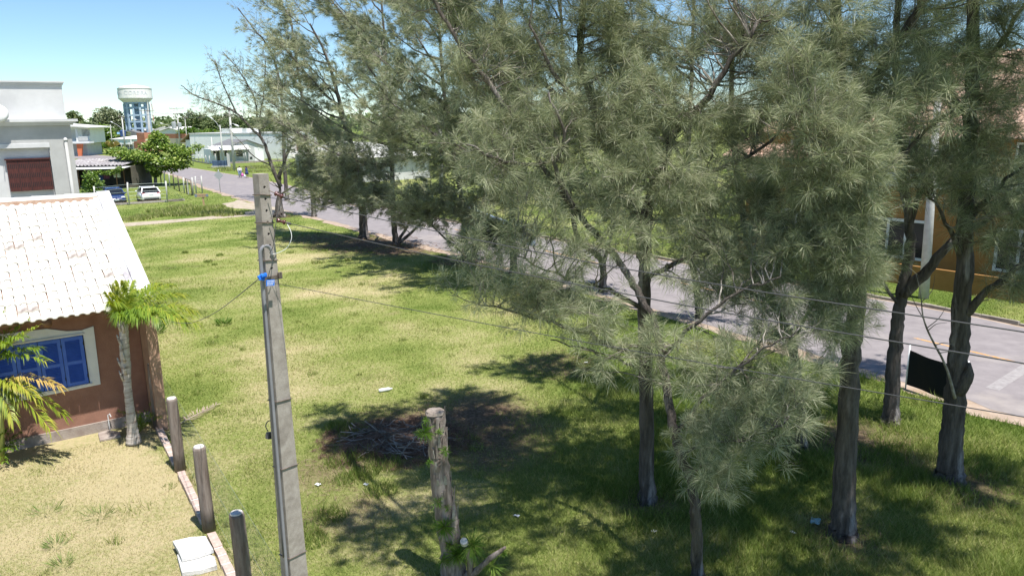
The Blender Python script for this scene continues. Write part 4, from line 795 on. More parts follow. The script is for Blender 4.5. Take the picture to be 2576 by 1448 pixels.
def slab(name, label, k, pts, z, th, mat, group=None):
    w = [G(k, x, y, z + th) for x, y in pts]; mb = MB(); c = sum((p for p in w), Vector()) / len(w)
    root = Vector((c.x, c.y, 0)); n = len(w); tp = [p - root for p in w]; bt = [Vector((p.x * 1.01, p.y * 1.01, z)) for p in tp]
    mb.add(tp + bt, [tuple(range(n)), tuple(range(2 * n - 1, n - 1, -1))] + [(i, (i + 1) % n, n + (i + 1) % n, n + i) for i in range(n)])
    o = mb.build(name, mat, None, bevel=.012); o.location = root; return tag(o, label, 'slab', group)
slab('concrete_slab', 'lower of two pale concrete slabs stacked beside the brick edging', '3', ((985, 1325), (1090, 1300), (1195, 1335), (1208, 1385), (1110, 1412), (1012, 1425)), 0, .10, m_slab, 'slabs on the dry yard')
slab('concrete_slab', 'upper chipped pale concrete slab lying on top of another beside the bricks', '3', ((960, 1250), (1060, 1228), (1145, 1222), (1188, 1295), (1100, 1325), (1010, 1345), (990, 1300)), .105, .09, m_slab, 'slabs on the dry yard')
slab('concrete_slab', 'flat grey concrete lid at the foot of the brown house wall', '3', ((545, 650), (600, 632), (668, 645), (672, 665), (555, 690)), 0, .06, m_plinth, 'slabs on the dry yard')
# ================================================================== palms, stump, brush pile, banner, litter
m_frond = leaf_mat('palm_leaflets', [(0, (.07, .14, .02)), (.4, (.20, .30, .035)), (.75, (.42, .42, .06)), (1, (.58, .42, .14))], .35, .45, .4)
m_stem = M('palm_stem', (.42, .37, .33), (.56, .52, .48), 5, .9, .5, 20, stretch=(1, 1, 5), c3=(.24, .19, .16), s3=3, lo3=.5, hi3=.65)
m_rachis = M('palm_rachis', (.30, .33, .08), (.40, .40, .12), 4, .6)
m_deadfrond = leaf_mat('dead_leaflets', [(0, (.22, .15, .11)), (.5, (.36, .28, .22)), (1, (.5, .42, .35))], .15)
def frond(root, start, tip, arch=.25, n=44, ll=.34, lw=.022, tint=.4, sag=.55, seed=1, mat=None, rr=.012, vee=.5, side=None):
    rng = np.random.default_rng(seed); s = np.array(start); e = np.array(tip); L = np.linalg.norm(e - s); c = (s + e) / 2 + np.array([0, 0, arch * L])
    t = np.linspace(0, 1, 14)[:, None]; cur = (1 - t) ** 2 * s + 2 * t * (1 - t) * c + t * t * e
    v0, t0 = rods(cur[None], (rr * (1.1 - np.linspace(0, 1, 14)))[None], 4)
    f = MB(); o = obj('frond', tri_mesh('frond_rachis', v0, t0, {'tint': np.full(len(v0), tint + .25)}), mat or m_frond, root)
    tt = np.repeat(.14 + .86 * np.sort(rng.random(n)), 2); N = len(tt); sg = np.tile([1, -1], n)
    p = (1 - tt[:, None]) ** 2 * s + 2 * tt[:, None] * (1 - tt[:, None]) * c + tt[:, None] ** 2 * e
    tan = unit(2 * (1 - tt[:, None]) * (c - s) + 2 * tt[:, None] * (e - c)); up = np.array([0, 0, 1.0]); lat = unit(np.cross(tan, up)); nu = np.cross(lat, tan)
    l = ll * (1.05 - .75 * np.abs(tt - .38) ** 1.3) * (.85 + .3 * rng.random(N))
    d = unit(lat * sg[:, None] * (.9 - .35 * tt[:, None]) + tan * (.45 + .6 * tt[:, None]) + nu * vee + rng.normal(0, .10, (N, 3)))
    mid_ = p + d * (l * .5)[:, None]; tp = p + d * (l * .95)[:, None] + np.array([0, 0, -1.0]) * (l * sag * (.6 + .8 * rng.random(N)))[:, None]
    w = unit(np.cross(d, nu)) * lw / 2; v = np.stack([p, mid_ - w, mid_ + w, tp], 1).reshape(-1, 3); b = np.arange(N)[:, None] * 4
    ti = np.repeat(np.clip(tint + .18 * (tt - .4) + rng.normal(0, .10, N), 0, 1), 4)
    tag(obj('leaflets', tri_mesh('leaflets', v, np.concatenate([b + [0, 2, 1], b + [1, 2, 3]]), {'tint': ti}), mat or m_frond, o), kind='stuff')
    return o
# small palm by the house corner
b = G('3', 745, 712); pt = thing('palm_tree', 'small palm with a ringed pale trunk at the corner of the brown house', 'palm', b)
Yp = b.y; cr = [P('3', x, y, Yp) - b for x, y in ((745, 705), (738, 640), (730, 560), (718, 470), (708, 370), (700, 270), (692, 170), (690, 90), (692, 30))]
rr_ = [.18, .125, .105, .090, .088, .105, .108, .10, .075]
cp = bez(cr, 6); cl = lerp_list(rr_, 6); cl = [r * (1.06 if i % 3 == 0 else .98) for i, r in enumerate(cl)]
MB().tube(cp, cl, 16, wob=.03).build('trunk', m_stem, pt, True)
rk = random.Random(6)
for i in range(16):                                              # old leaf bases
    z = cp[int(len(cp) * (.52 + .45 * rk.random()))]; a = rk.uniform(0, 6.28); d_ = Vector((math.cos(a), math.sin(a), 0))
    MB().tube([z + d_ * .08, z + d_ * .13 + Vector((0, 0, .14)), z + d_ * .16 + Vector((0, 0, .26))], [.04, .028, .01], 5).build('leaf_base', m_stem, pt, True)
top = cp[-1] - Vector((0, 0, .1))
for i, (x, y, dy, arch, tin, sag) in enumerate(((2040, 1410, -.3, .32, .5, .75), (1990, 1270, .2, .30, .52, .6), (1920, 1120, .5, .28, .5, .55), (1780, 1020, .9, .26, .45, .5), (1650, 1010, 1.2, .24, .45, .5), (1520, 1060, 1.3, .25, .4, .5), (1160, 1040, -.2, .18, .55, .5), (1130, 1120, -.5, .16, .5, .5), (1250, 1000, .2, .16, .5, .4), (1360, 1000, .6, .2, .45, .4),
        (1800, 1330, -.9, .28, .4, .7), (1640, 1350, -1.1, .25, .3, .7), (1450, 1350, -1.0, .22, .25, .7), (1280, 1330, -.8, .2, .25, .7), (1900, 1380, -.5, .34, .35, .8), (1180, 1210, -.6, .2, .4, .6))):
    frond(pt, top, P('2', x, y, Yp + dy) - b, arch, 74, .46, .026, tin, sag, 40 + i)
sap = thing('palm_seedling', 'small palm seedling fanning out behind the palm foot', 'palm', G('3', 775, 655))
for i in range(9):
    a = i * .7; frond(sap, (0, 0, .02), (math.cos(a) * .5 + .12, math.sin(a) * .38, .42 + .1 * (i % 3)), .2, 16, .24, .022, .25, .5, 80 + i, rr=.006)
# clump of yellowing palms at the left edge
b = G('C5', -35, 1265); ar = thing('palm_clump', 'clump of feathery yellow green palms against the wall at left edge', 'palm', b); Ya = b.y
for i, (x0, x1, y1, dy) in enumerate(((-60, -60, 420, 0), (-20, -30, 560, .25), (-80, -90, 300, .1), (10, 0, 700, -.2))):
    q0 = P('C5', x0, 1255, Ya + dy) - b; q0.z = 0; MB().tube([q0, (q0 + (P('C5', x1, y1, Ya + dy) - b)) / 2 + Vector((.03, 0, 0)), P('C5', x1, y1, Ya + dy) - b], [.06, .045, .03], 10).build('stem', m_rachis, ar, True)
hub = P('C5', -60, 420, Ya) - b; hub2 = P('C5', -30, 600, Ya - .2) - b
for i, (h, x, y, dy, arch, tin, sag, ll) in enumerate(((hub, 330, 105, -.2, .12, .45, .45, .34), (hub, 260, 40, .1, .15, .5, .4, .3), (hub, 385, 400, -.3, .22, .35, .5, .36), (hub, 340, 300, -.1, .20, .2, .5, .36), (hub2, 510, 630, -.3, .22, .95, .55, .36), (hub2, 440, 1000, -.5, .26, .55, .6, .38), (hub2, 555, 880, -.2, .24, .45, .6, .36), (hub2, 160, 640, -.5, .2, .6, .6, .32), (hub2, 110, 915, -.6, .26, .5, .6, .3),
        (hub, 120, 90, .3, .2, .4, .4, .3), (hub, 60, -60, .2, .2, .4, .4, .32), (hub, -240, 300, -.1, .3, .4, .5, .34), (hub2, -200, 620, -.4, .3, .4, .5, .34), (hub, 200, 200, -.4, .25, .3, .5, .34), (hub2, 300, 720, -.55, .3, .62, .5, .36), (hub, 60, 260, -.7, .2, .3, .5, .3))):
    frond(ar, h, P('C5', x, y, Ya + dy) - b, arch, 46, ll, .030, tin, sag, 120 + i, rr=.014)
for i, (x, y, dy) in enumerate(((225, 1090, -.2), (180, 1040, .1), (120, 1010, .15), (60, 1015, -.1), (10, 1050, -.3), (120, 1180, -.5), (40, 1290, -.6), (180, 1150, -.35), (-60, 1040, 0))):
    frond(ar, (.15, -.1, .05), P('C5', x, y, Ya + dy) - b, .25, 26, .22, .030, .15, .4, 160 + i, rr=.007)
gl = thing('palm_leaf', 'dry fallen palm leaf curling on the lawn behind the fence', 'leaf', G('3', 1110, 585))
g0 = [G('3', *p) - gl.location for p in ((1000, 612), (1090, 600), (1170, 560), (1215, 500))]
frond(gl, (g0[0].x, g0[0].y, .05), (g0[3].x, g0[3].y, .06), .02, 30, .28, .022, .6, .0, 200, m_deadfrond, .02, .1)
# ---- cut trunk with sprouts
m_stump = M('stripped_bark', (.14, .105, .09), (.40, .335, .31), 4, .95, .9, 10, stretch=(3, 3, .5), lo=.35, hi=.66, c3=(.10, .075, .065), s3=2.5, lo3=.56, hi3=.7, bdist=.03)
b = G('v', 1142, 1462); st = thing('tree_stump', 'tall sawn-off casuarina trunk with green sprouts and a forked cut branch', 'stump', b); Ys = b.y
def sp(x, y, dy=0): return P('5', x, y, Ys + dy) - b
tp = [Vector((0, 0, -.05)), sp(1655, 1300), sp(1625, 1100), sp(1585, 850), sp(1560, 600), sp(1540, 400), sp(1530, 240)]
srnd = random.Random(3)
MB().tube(bez(tp, 5), lerp_list([.205, .19, .172, .158, .148, .144, .15], 5), 18, wob=.14, rnd=srnd).build('trunk', m_stump, st, True)
tt_ = sp(1530, 236); MB().tube([tt_ - Vector((0, 0, .03)), tt_ + Vector((0, 0, .012))], [.155, .14], 16, wob=.12, rnd=srnd).build('cut_top', M('old_cut', (.22, .18, .15), (.36, .31, .27), 9, .95, .5, 20), st)
MB().tube([sp(1790, 1448, -.15), sp(1785, 1340, -.2), sp(1760, 1240, -.22)], [.06, .05, .055], 10, wob=.06).build('branch_stub', m_stump, st, True)
MB().tube(bez([sp(1760, 1440, -.1), sp(1830, 1410, -.2), sp(1920, 1330, -.3), sp(2000, 1270, -.36), sp(2045, 1235, -.4)], 4), lerp_list([.07, .055, .045, .038, .02], 4), 10, wob=.14).build('branch', m_stump, st, True)
MB().tube([sp(1745, 1205, -.25), sp(1740, 1190, -.3)], [.065, .06], 12).build('cut_end', m_cut, st)
sprouts = ((1455, 390, .17, 150, .5), (1560, 385, .10, 60, .4), (1605, 525, .10, 60, .45), (1490, 610, .08, 50, .4), (1545, 905, .10, 70, .4), (1598, 1085, .19, 240, .25), (1690, 1290, .26, 320, .5), (1800, 1220, .24, 260, .62), (1590, 1335, .15, 120, .35), (2030, 1275, .13, 90, .6), (1945, 1375, .17, 130, .75), (1425, 400, .11, 60, .5), (1640, 1220, .15, 110, .5), (1465, 300, .08, 40, .5), (1625, 945, .07, 40, .3))
for i, (x, y, r_, n, ti) in enumerate(sprouts):
    c = np.array(sp(x, y, -.20)); v, tri, tin = needles(c[None], np.array([[.1, -.7, .35]]), n, r_ * 1.3, .009, .75, .1, ti, .12, 2, np.random.default_rng(300 + i), .1)
    obj('sprout', tri_mesh('sprout', v, tri, {'tint': tin}), m_sprout, st)
# ---- heap of dead branches
m_brush = leaf_mat('dead_needles', [(0, (.10, .058, .042)), (.5, (.21, .13, .095)), (1, (.38, .27, .21))], .1)
pc = G('5', 1215, 470); pile = thing('brush_pile', 'low heap of brown dead casuarina branches on the lawn', 'brush pile', pc)
rng = np.random.default_rng(77); B_ = 150; a = rng.random(B_) * 6.283; rr_ = np.sqrt(rng.random(B_)) * 1.15
p0 = np.stack([np.cos(a) * rr_, np.sin(a) * rr_ * .75, .05 + .38 * rng.random(B_) * (1 - rr_ / 1.5)], 1); d = unit(rng.normal(0, 1, (B_, 3)) * [1, .8, .22]); l = .35 + .8 * rng.random(B_)
cur = p0[:, None] + d[:, None] * (np.linspace(-.5, .5, 5)[None, :, None] * l[:, None, None]) + rng.normal(0, .02, (B_, 5, 3)); cur[..., 2] = np.maximum(cur[..., 2], .01)
v, t = rods(cur, np.repeat((.004 + .010 * rng.random(B_))[:, None], 5, 1), 4); tag(obj('sticks', tri_mesh('sticks', v, t), m_twig, pile), kind='stuff')
k = 420; a = rng.random(k) * 6.283; rr_ = np.sqrt(rng.random(k)) * 1.85; pp = np.stack([np.cos(a) * rr_, np.sin(a) * rr_ * .8, .03 + .34 * rng.random(k) * np.clip(1 - rr_ / 1.5, 0, 1)], 1)
v, t, ti = needles(pp, rng.normal(0, 1, (k, 3)) * [1, 1, .3], 34, .26, .007, .5, .25, .4, .2, 1, rng); v[:, 2] = np.maximum(v[:, 2], .004)
tag(obj('dead_foliage', tri_mesh('dead_foliage', v, t, {'tint': ti}), m_brush, pile), kind='stuff')
xs = np.linspace(-1.3, 1.3, 22); mb = MB(); hh = lambda x, y: .22 * max(0, 1 - (x / 1.3) ** 2 - (y / .95) ** 2) ** 1.2 * (.7 + .6 * float(vnoise(np.array([x * 3 + 9]), np.array([y * 3]))[0]))
vs_ = [(x, y * .73, hh(x, y * .73) - .01) for y in xs for x in xs]; n_ = 22
mb.add(vs_, [(j * n_ + i, j * n_ + i + 1, (j + 1) * n_ + i + 1, (j + 1) * n_ + i) for j in range(n_ - 1) for i in range(n_ - 1)]); mb.build('mound', M('leaf_litter', (.09, .055, .04), (.20, .13, .095), 9, .97, .9, 30), pile, True)
# ---- black banner on white poles
m_black = M('black_cloth', (.012, .012, .013), rough=.85, bump=.2, bscale=6)
m_wpole = M('white_paint', (.74, .75, .78), rough=.5)
q0 = G('B8', 540, 835); q1 = G('B8', 1196, 1075); bn = thing('banner', 'plain black banner stretched between two thin white poles at the roadside', 'banner', q0)
dl = q1 - q0; dl.z = 0; zl0 = P('B8', 552, 785, q0.y).z; zl1 = P('B8', 555, 392, q0.y).z; zr0 = P('B8', 1205, 1060, q1.y).z; zr1 = P('B8', 1250, 640, q1.y).z
zr0 = max(.08, min(zr0, zl0)); zr1 = zr0 + (zl1 - zl0) * 1.0
MB().tube([(0, 0, -.03), (0, 0, zl1 + .14)], .022, 10).build('pole', m_wpole, bn, True); MB().tube([(dl.x, dl.y, -.03), (dl.x, dl.y, zr1 + .24)], .022, 10).build('pole', m_wpole, bn, True)
mb = MB(); nu_, nv_ = 16, 8; vs_ = []; nrm = Vector((-dl.y, dl.x, 0)).normalized()
for sgn in (0, .004):
    for j in range(nv_ + 1):
        for i in range(nu_ + 1):
            s = i / nu_; t = j / nv_; z = (zl0 + (zr0 - zl0) * s) * (1 - t) + (zl1 + (zr1 - zl1) * s) * t - .05 * math.sin(math.pi * s) * (t - .3)
            p = dl * (.012 + .976 * s) + nrm * (.035 * math.sin(s * 9 + t * 2) * math.sin(math.pi * s) + sgn); vs_.append((p.x, p.y, z))
m1 = (nu_ + 1) * (nv_ + 1); mb.add(vs_, [(j * (nu_ + 1) + i, j * (nu_ + 1) + i + 1, (j + 1) * (nu_ + 1) + i + 1, (j + 1) * (nu_ + 1) + i) for j in range(nv_) for i in range(nu_)] + [tuple(m1 + x for x in (j * (nu_ + 1) + i, (j + 1) * (nu_ + 1) + i, (j + 1) * (nu_ + 1) + i + 1, j * (nu_ + 1) + i + 1)) for j in range(nv_) for i in range(nu_)])
mb.build('cloth', m_black, bn, True, fix=False)
# ---- dead branch and stub on the right-most tree
te = [o for o in bpy.data.objects if o.get('label', '').startswith('right-most thick')][0]; bb = te.location
def le(u, v, Y): return V(u, v, Y) - bb
MB().tube(bez([le(2402, 1000, 14.35), le(2387, 943, 14.2), le(2370, 901, 14.1), le(2352, 868, 14.0), le(2332, 827, 13.9), le(2321, 790, 13.9), le(2316, 740, 13.9), le(2305, 690, 14)], 4), lerp_list([.035, .026, .022, .02, .018, .014, .009, .004], 4), 7).build('dead_branch', m_twig, te, True)
for pts in (((2352, 868), (2375, 862), (2402, 868)), ((2334, 832), (2355, 815), (2382, 812)), ((2330, 826), (2362, 800), (2380, 770)), ((2322, 800), (2300, 760), (2285, 720)), ((2318, 760), (2345, 730), (2352, 690)), ((2360, 888), (2380, 885), (2398, 884))):
    MB().tube(bez([le(u, v, 13.95) for u, v in pts], 3), lerp_list([.010, .007, .003], 3), 5).build('dead_twig', m_twig, te, True)
MB().tube(bez([le(2410, 985, 14.4), le(2426, 962, 14.3), le(2436, 940, 14.25), le(2438, 912, 14.25)], 4), lerp_list([.13, .12, .10, .03], 4), 10, wob=.1).build('cut_stub', m_bark, te, True)
# ---- litter
def scrap(k, x, y, label, size, mat, seed):
    c = G(k, x, y); r = random.Random(seed); n = 5; mb = MB(); g = [[Vector(((i / n - .5) * size, (j / n - .5) * size * .7, .03 + r.uniform(0, .4) * size * .5)) for i in range(n + 1)] for j in range(n + 1)]
    vs_ = [p for row in g for p in row]; mb.add(vs_ + [p - Vector((0, 0, .003)) for p in vs_], [(j * (n + 1) + i, j * (n + 1) + i + 1, (j + 1) * (n + 1) + i + 1, (j + 1) * (n + 1) + i) for j in range(n) for i in range(n)])
    o = mb.build('paper_scrap', mat, None); o.location = c; o.rotation_euler = (0, 0, r.uniform(0, 3)); tag(o, label, 'litter', 'litter on the lawn')
m_pale = M('pale_plastic', (.70, .72, .74), rough=.4); m_teal = M('blue_plastic_bag', (.30, .48, .55), rough=.4)
scrap('5', 668, 785, 'white paper scrap on grass right of the concrete pole', 0.12, m_pale, 1); scrap('5', 1020, 785, 'crumpled white scrap on grass between pole and tall stump', 0.11, m_pale, 2)
scrap('5', 1218, 545, 'pale scrap lying on the near edge of the brush pile', 0.12, m_pale, 3); scrap('5', 2130, 1015, 'small white scrap in shade right of the sawn-off trunk', 0.11, m_pale, 4)
scrap('B6', 580, 1195, 'crumpled pale scrap in shade left of the leaning slender trunk', 0.12, m_pale, 5); scrap('B6', 1520, 1140, 'pale blue plastic bag in shade left of the thick dark trunk', .24, m_teal, 6); scrap('B6', 1390, 1200, 'whitish scrap in grass before the thick dark trunk', 0.10, m_pale, 7)
scrap('C4', 1125, 1155, 'tiny white scrap in shade on the lawn behind the brush pile', 0.09, m_pale, 8)
c = G('5', 1165, 92); d_ = (G('5', 1215, 85) - G('5', 1115, 102)); a_ = math.atan2(d_.y, d_.x); L2 = d_.length
bt = thing('plastic_bottle', 'white plastic bottle lying on the lawn behind the brush pile', 'bottle', (c.x, c.y, .06), a_)
def lx(mb, pr): t_ = MB().lathe(pr, 14); return mb.add([(v[2], v[0], v[1]) for v in t_.v], t_.f)
lx(MB(), [(.005, -L2 / 2), (.05, -L2 / 2 + .01), (.055, -L2 * .3), (.05, 0), (.055, L2 * .2), (.03, L2 * .36), (.018, L2 * .42)]).build('body', m_pale, bt, True); lx(MB(), [(.02, L2 * .42), (.021, L2 * .5)]).build('cap', m_whitewall, bt, True)
# ---- broad weeds
m_weed = leaf_mat('weed_leaves', [(0, (.05, .12, .02)), (.5, (.12, .22, .04)), (1, (.25, .33, .08))], .3)
def kites(pos, d, l, w, rng, nrm=None):
    N = len(pos); d = unit(d); s = unit(np.cross(d, nrm if nrm is not None else rng.normal(0, 1, (N, 3)))); l = np.broadcast_to(l, (N,))[:, None]; w = np.broadcast_to(w, (N,))[:, None]
    v = np.stack([pos, pos + d * l * .5 - s * w / 2, pos + d * l * .5 + s * w / 2, pos + d * l], 1).reshape(-1, 3); b = np.arange(N)[:, None] * 4
    return v, np.concatenate([b + [0, 2, 1], b + [1, 2, 3]])
def weed(k, x, y, label, r_, h, n, seed, lw=.03):
    rng = np.random.default_rng(seed); c = G(k, x, y); a = rng.random(n) * 6.283; q_ = np.sqrt(rng.random(n)) * r_ * .5
    p = np.stack([np.cos(a) * q_, np.sin(a) * q_, h * .6 * rng.random(n)], 1); d = np.stack([np.cos(a), np.sin(a), .3 + rng.random(n) * 1.2], 1)
    v, t = kites(p, d, r_ * (.4 + .4 * rng.random(n)), lw, rng); me = tri_mesh('weed', v, t, {'tint': np.repeat(np.clip(rng.normal(.45, .2, n), 0, 1), 4)})
    o = obj('weed', me, m_weed); o.location = c; tag(o, label, 'weed', 'weeds in the grass')
weed('3', 868, 95, 'leafy weed at the back corner of the brown house', .45, .55, 160, 1, .05); weed('3', 1245, 48, 'low dark weed alone in the middle of the dry lawn', .40, .14, 110, 2, .03)
weed('3', 310, 1280, 'grassy weed tuft in the dry yard left of the slabs', .30, .06, 70, 3, .010); weed('3', 350, 1390, 'lowest grassy weed tuft in the dry yard', .3, .06, 60, 4, .010); weed('3', 560, 1115, 'sparse weed tuft in the middle of the dry yard', .4, .06, 60, 5, .010); weed('3', 255, 1100, 'faint green tuft in the dry yard left of centre', .4, .06, 60, 6, .010)
# ---- brown needles shed under the trees, and peeling bark on the sawn-off trunk
NV = []; NT = []; NTI = []; k0 = 0
for j, (cx, cy, r_, a_) in enumerate(SOILS):
    n_ = int(340 * r_ * r_ / 2 * (1 if cy < 25 else .35)) + 60; rng = np.random.default_rng(900 + j); a = rng.random(n_) * 6.283; q_ = np.sqrt(rng.random(n_)) * r_ * 1.25
    pp = np.stack([cx + np.cos(a) * q_, cy + np.sin(a) * q_, .012 + .03 * rng.random(n_)], 1); d = np.stack([np.cos(a * 7), np.sin(a * 7), .05 * rng.random(n_)], 1)
    v, t, ti = needles(pp, d, 3, .22, .007 * max(1, cy / 16), .35, .03, .45, .2, 1, rng); v[:, 2] = np.maximum(v[:, 2], .008); NV.append(v); NT.append(t + k0); NTI.append(ti); k0 += len(v)
tag(obj('needle_litter', tri_mesh('needle_litter', np.concatenate(NV), np.concatenate(NT), {'tint': np.concatenate(NTI)}), leaf_mat('shed_needles', [(0, (.13, .08, .055)), (.5, (.25, .165, .12)), (1, (.40, .30, .23))], .1)), 'brown shed needles scattered on bare soil under the trees', 'litter', kind='stuff')
rb = random.Random(12); cs = bez(tp, 5); cr_ = lerp_list([.205, .19, .172, .158, .148, .144, .15], 5)
for i in range(46):
    j = rb.randint(4, len(cs) - 2); c = cs[j]; a = rb.uniform(-2.6, .2) ; d_ = Vector((math.cos(a), math.sin(a), 0)); t_ = Vector((-d_.y, d_.x, 0)); w = rb.uniform(.012, .04); l = rb.uniform(.08, .3); R_ = cr_[j] * 1.0
    p0 = c + d_ * R_; p1 = p0 + Vector((0, 0, l)) + d_ * rb.uniform(-.005, .03); MB().add([p0 - t_ * w, p0 + t_ * w, p1 + t_ * w * .5, p1 - t_ * w * .5, p0 - t_ * w + d_ * .014, p0 + t_ * w + d_ * .014, p1 + t_ * w * .5 + d_ * .012, p1 - t_ * w * .5 + d_ * .012], [(0, 3, 2, 1), (4, 5, 6, 7), (0, 1, 5, 4), (1, 2, 6, 5), (2, 3, 7, 6), (3, 0, 4, 7)]).build('bark_strip', m_stump if i % 3 else m_twig, st)
# ================================================================== the street beyond: parked cars, shed, fences, signs, people
m_glass = M('car_glass', (.015, .018, .022), rough=.08, spec=.6); m_tyre = M('tyre', (.02, .02, .02), rough=.9); m_rim = M('rim', (.35, .35, .36), rough=.35, metal=.7); m_blackp = M('black_trim', (.02, .02, .022), rough=.6)
m_red = M('tail_lamp', (.38, .015, .02), rough=.2, spec=.6); m_lamp = M('head_lamp', (.62, .64, .66), rough=.15, spec=.7); m_plate = M('plate', (.55, .60, .64), rough=.5)
def car(label, loc, rz, col, rough=.25):
    paint = M('car_paint', col, rough=rough, spec=.5, coat=.6); c = thing('car', label, 'car', loc, rz)
    st = [(-2.12, .72, .40, .78), (-2.04, .82, .30, .96), (-1.75, .88, .24, 1.0), (-1.2, .905, .20, 1.0), (0, .91, .19, .97), (.9, .90, .20, .95), (1.45, .88, .23, .86), (1.85, .83, .27, .76), (2.08, .72, .33, .66), (2.16, .55, .38, .58)]
    vs_ = []
    for x, w, z0, z1 in st:
        zm = z0 + (z1 - z0) * .55
        vs_ += [(x, -w, z0 + .10), (x, -w * .86, z0), (x, w * .86, z0), (x, w, z0 + .10), (x, w * 1.01, zm), (x, w * .90, z1 - .02), (x, w * .72, z1), (x, -w * .72, z1), (x, -w * .90, z1 - .02), (x, -w * 1.01, zm)]
    n = 10; f = [(i * n + j, i * n + (j + 1) % n, (i + 1) * n + (j + 1) % n, (i + 1) * n + j) for i in range(len(st) - 1) for j in range(n)] + [tuple(range(n - 1, -1, -1)), tuple(range((len(st) - 1) * n, len(st) * n))]
    body = MB().add(vs_, f).build('body', paint, c, True)
    B0, T0, T1, B1 = (-1.98, .965), (-1.42, 1.43), (.30, 1.45), (1.18, .935)
    def gp(x, z, s): k = (z - .95) / .49; return (x, s * (.83 - .19 * k), z)
    gv = [gp(*p, s) for s in (-1, 1) for p in (B0, T0, T1, B1)]
    MB().add(gv, [(0, 1, 2, 3), (7, 6, 5, 4), (0, 4, 5, 1), (1, 5, 6, 2), (2, 6, 7, 3), (3, 7, 4, 0)]).build('windows', m_glass, c)
    MB().add([gp(-1.5, 1.40, -1.02), gp(-1.5, 1.40, 1.02), gp(.36, 1.42, 1.02), gp(.36, 1.42, -1.02), gp(-1.40, 1.485, -.88), gp(-1.40, 1.485, .88), gp(.2, 1.49, .88), gp(.2, 1.49, -.88)], [(0, 3, 2, 1), (4, 5, 6, 7), (0, 1, 5, 4), (1, 2, 6, 5), (2, 3, 7, 6), (3, 0, 4, 7)]).build('roof', paint, c, True, .03)
    for s in (-1, 1):
        for a, b in ((B0, T0), (T1, B1)): MB().beam(gp(*a, s * 1.005), gp(*b, s * 1.005), .10, .10).build('pillar', paint, c)
        MB().beam(gp(-.45, .96, s * 1.005), gp(-.42, 1.42, s * 1.005), .06, .05).build('pillar', m_blackp, c)
        MB().xbox(.12, .16, .12, Matrix.Translation((.72, s * .98, 1.02))).build('mirror', paint, c, bevel=.03)
        MB().xbox(.10, .30, .15, Matrix.Translation((-2.0, s * .68, .90)) @ Matrix.Rotation(s * -.35, 4, 'Z')).build('tail_lamp', m_red, c, bevel=.03)
        MB().xbox(.22, .34, .13, Matrix.Translation((1.96, s * .60, .70)) @ Matrix.Rotation(s * .45, 4, 'Z') @ Matrix.Rotation(.3, 4, 'Y')).build('headlamp', m_lamp, c, bevel=.03)
        for x in (-1.32, 1.36):
            w = bpy.data.objects.new('wheel', None); COL.objects.link(w); w.parent = c; w.location = (x, s * .80, .31)
            t_ = MB().lathe([(.20, -.10), (.30, -.10), (.315, -.05), (.315, .05), (.30, .10), (.20, .10)], 20); MB().add([(v[0], v[2], v[1]) for v in t_.v], t_.f).build('tyre', m_tyre, w, True)
            t_ = MB().lathe([(.02, -.105), (.19, -.095), (.20, .095), (.02, .105)], 12); MB().add([(v[0], v[2], v[1]) for v in t_.v], t_.f).build('rim', m_rim, w)
    MB().xbox(.06, 1.35, .22, Matrix.Translation((-2.11, 0, .42))).build('rear_diffuser', m_blackp, c, bevel=.03); MB().xbox(.05, 1.05, .16, Matrix.Translation((2.15, 0, .42))).build('grille', m_blackp, c, bevel=.02)
    MB().xbox(.02, .42, .11, Matrix.Translation((-2.12, 0, .80))).build('number_plate', m_plate, c); MB().xbox(.02, .42, .12, Matrix.Translation((2.185, 0, .50))).build('number_plate', m_plate, c)
    MB().xbox(.03, .14, .05, Matrix.Translation((2.14, 0, .62))).build('badge', m_rim, c); MB().xbox(.03, 1.0, .02, Matrix.Translation((2.15, 0, .33))).build('trim_strip', m_rim, c)
    MB().xbox(.26, 1.15, .03, Matrix.Translation((-1.56, 0, 1.45)) @ Matrix.Rotation(-.12, 4, 'Y')).build('roof_spoiler', paint, c, bevel=.01)
    return c
hd = math.atan2(.84, -.54)
pw = (G('B3', 1345, 1052) + G('B3', 1682, 1036)) / 2; fw = Vector((math.cos(hd), math.sin(hd), 0))
car('white hatchback seen from behind on the fenced grass', pw + fw * 2.05, hd, (.80, .80, .80))
pb = G('B3', 1088, 1072); rt_ = Vector((fw.y, -fw.x, 0))
car('dark blue car facing the camera beside the white hatchback', pb - rt_ * .85 + fw * 2.1, hd + math.pi, (.012, .028, .12))
# ---- leaf masses
def leafy(root, name, blobs, n, size, mat, seed, tint=.45, off=None, flat=0.0, shell=.5):
    rng = np.random.default_rng(seed); tot = sum(b[2] for b in blobs); ps = []; ds = []
    for c, r_, wgt in blobs:
        k = int(n * wgt / tot); u = unit(rng.normal(0, 1, (k, 3))); rr = rng.random(k) ** shell; p = np.array(c) + u * np.array(r_) * rr[:, None] * (.75 + .5 * vnoise(u[:, 0] * 3 + seed, u[:, 2] * 3 + c[0]))[:, None]
        ps.append(p); ds.append(u + rng.normal(0, .8, (k, 3)) + [0, 0, -.2])
    p = np.concatenate(ps); d = np.concatenate(ds); N = len(p); nr = rng.normal(0, .6, (N, 3)) + [.2, -.2, 1.0]
    v, t = kites(p, d - nr * (np.sum(unit(d) * unit(nr), 1) * .6)[:, None] * np.linalg.norm(d, axis=1)[:, None], size * (.6 + .7 * rng.random(N)), size * .62, rng, nr)
    if off is not None: v = v - np.array(off)
    return obj(name, tri_mesh(name, v, t, {'tint': np.repeat(np.clip(rng.normal(tint, .2, N), 0, 1), 4)}), mat, root)
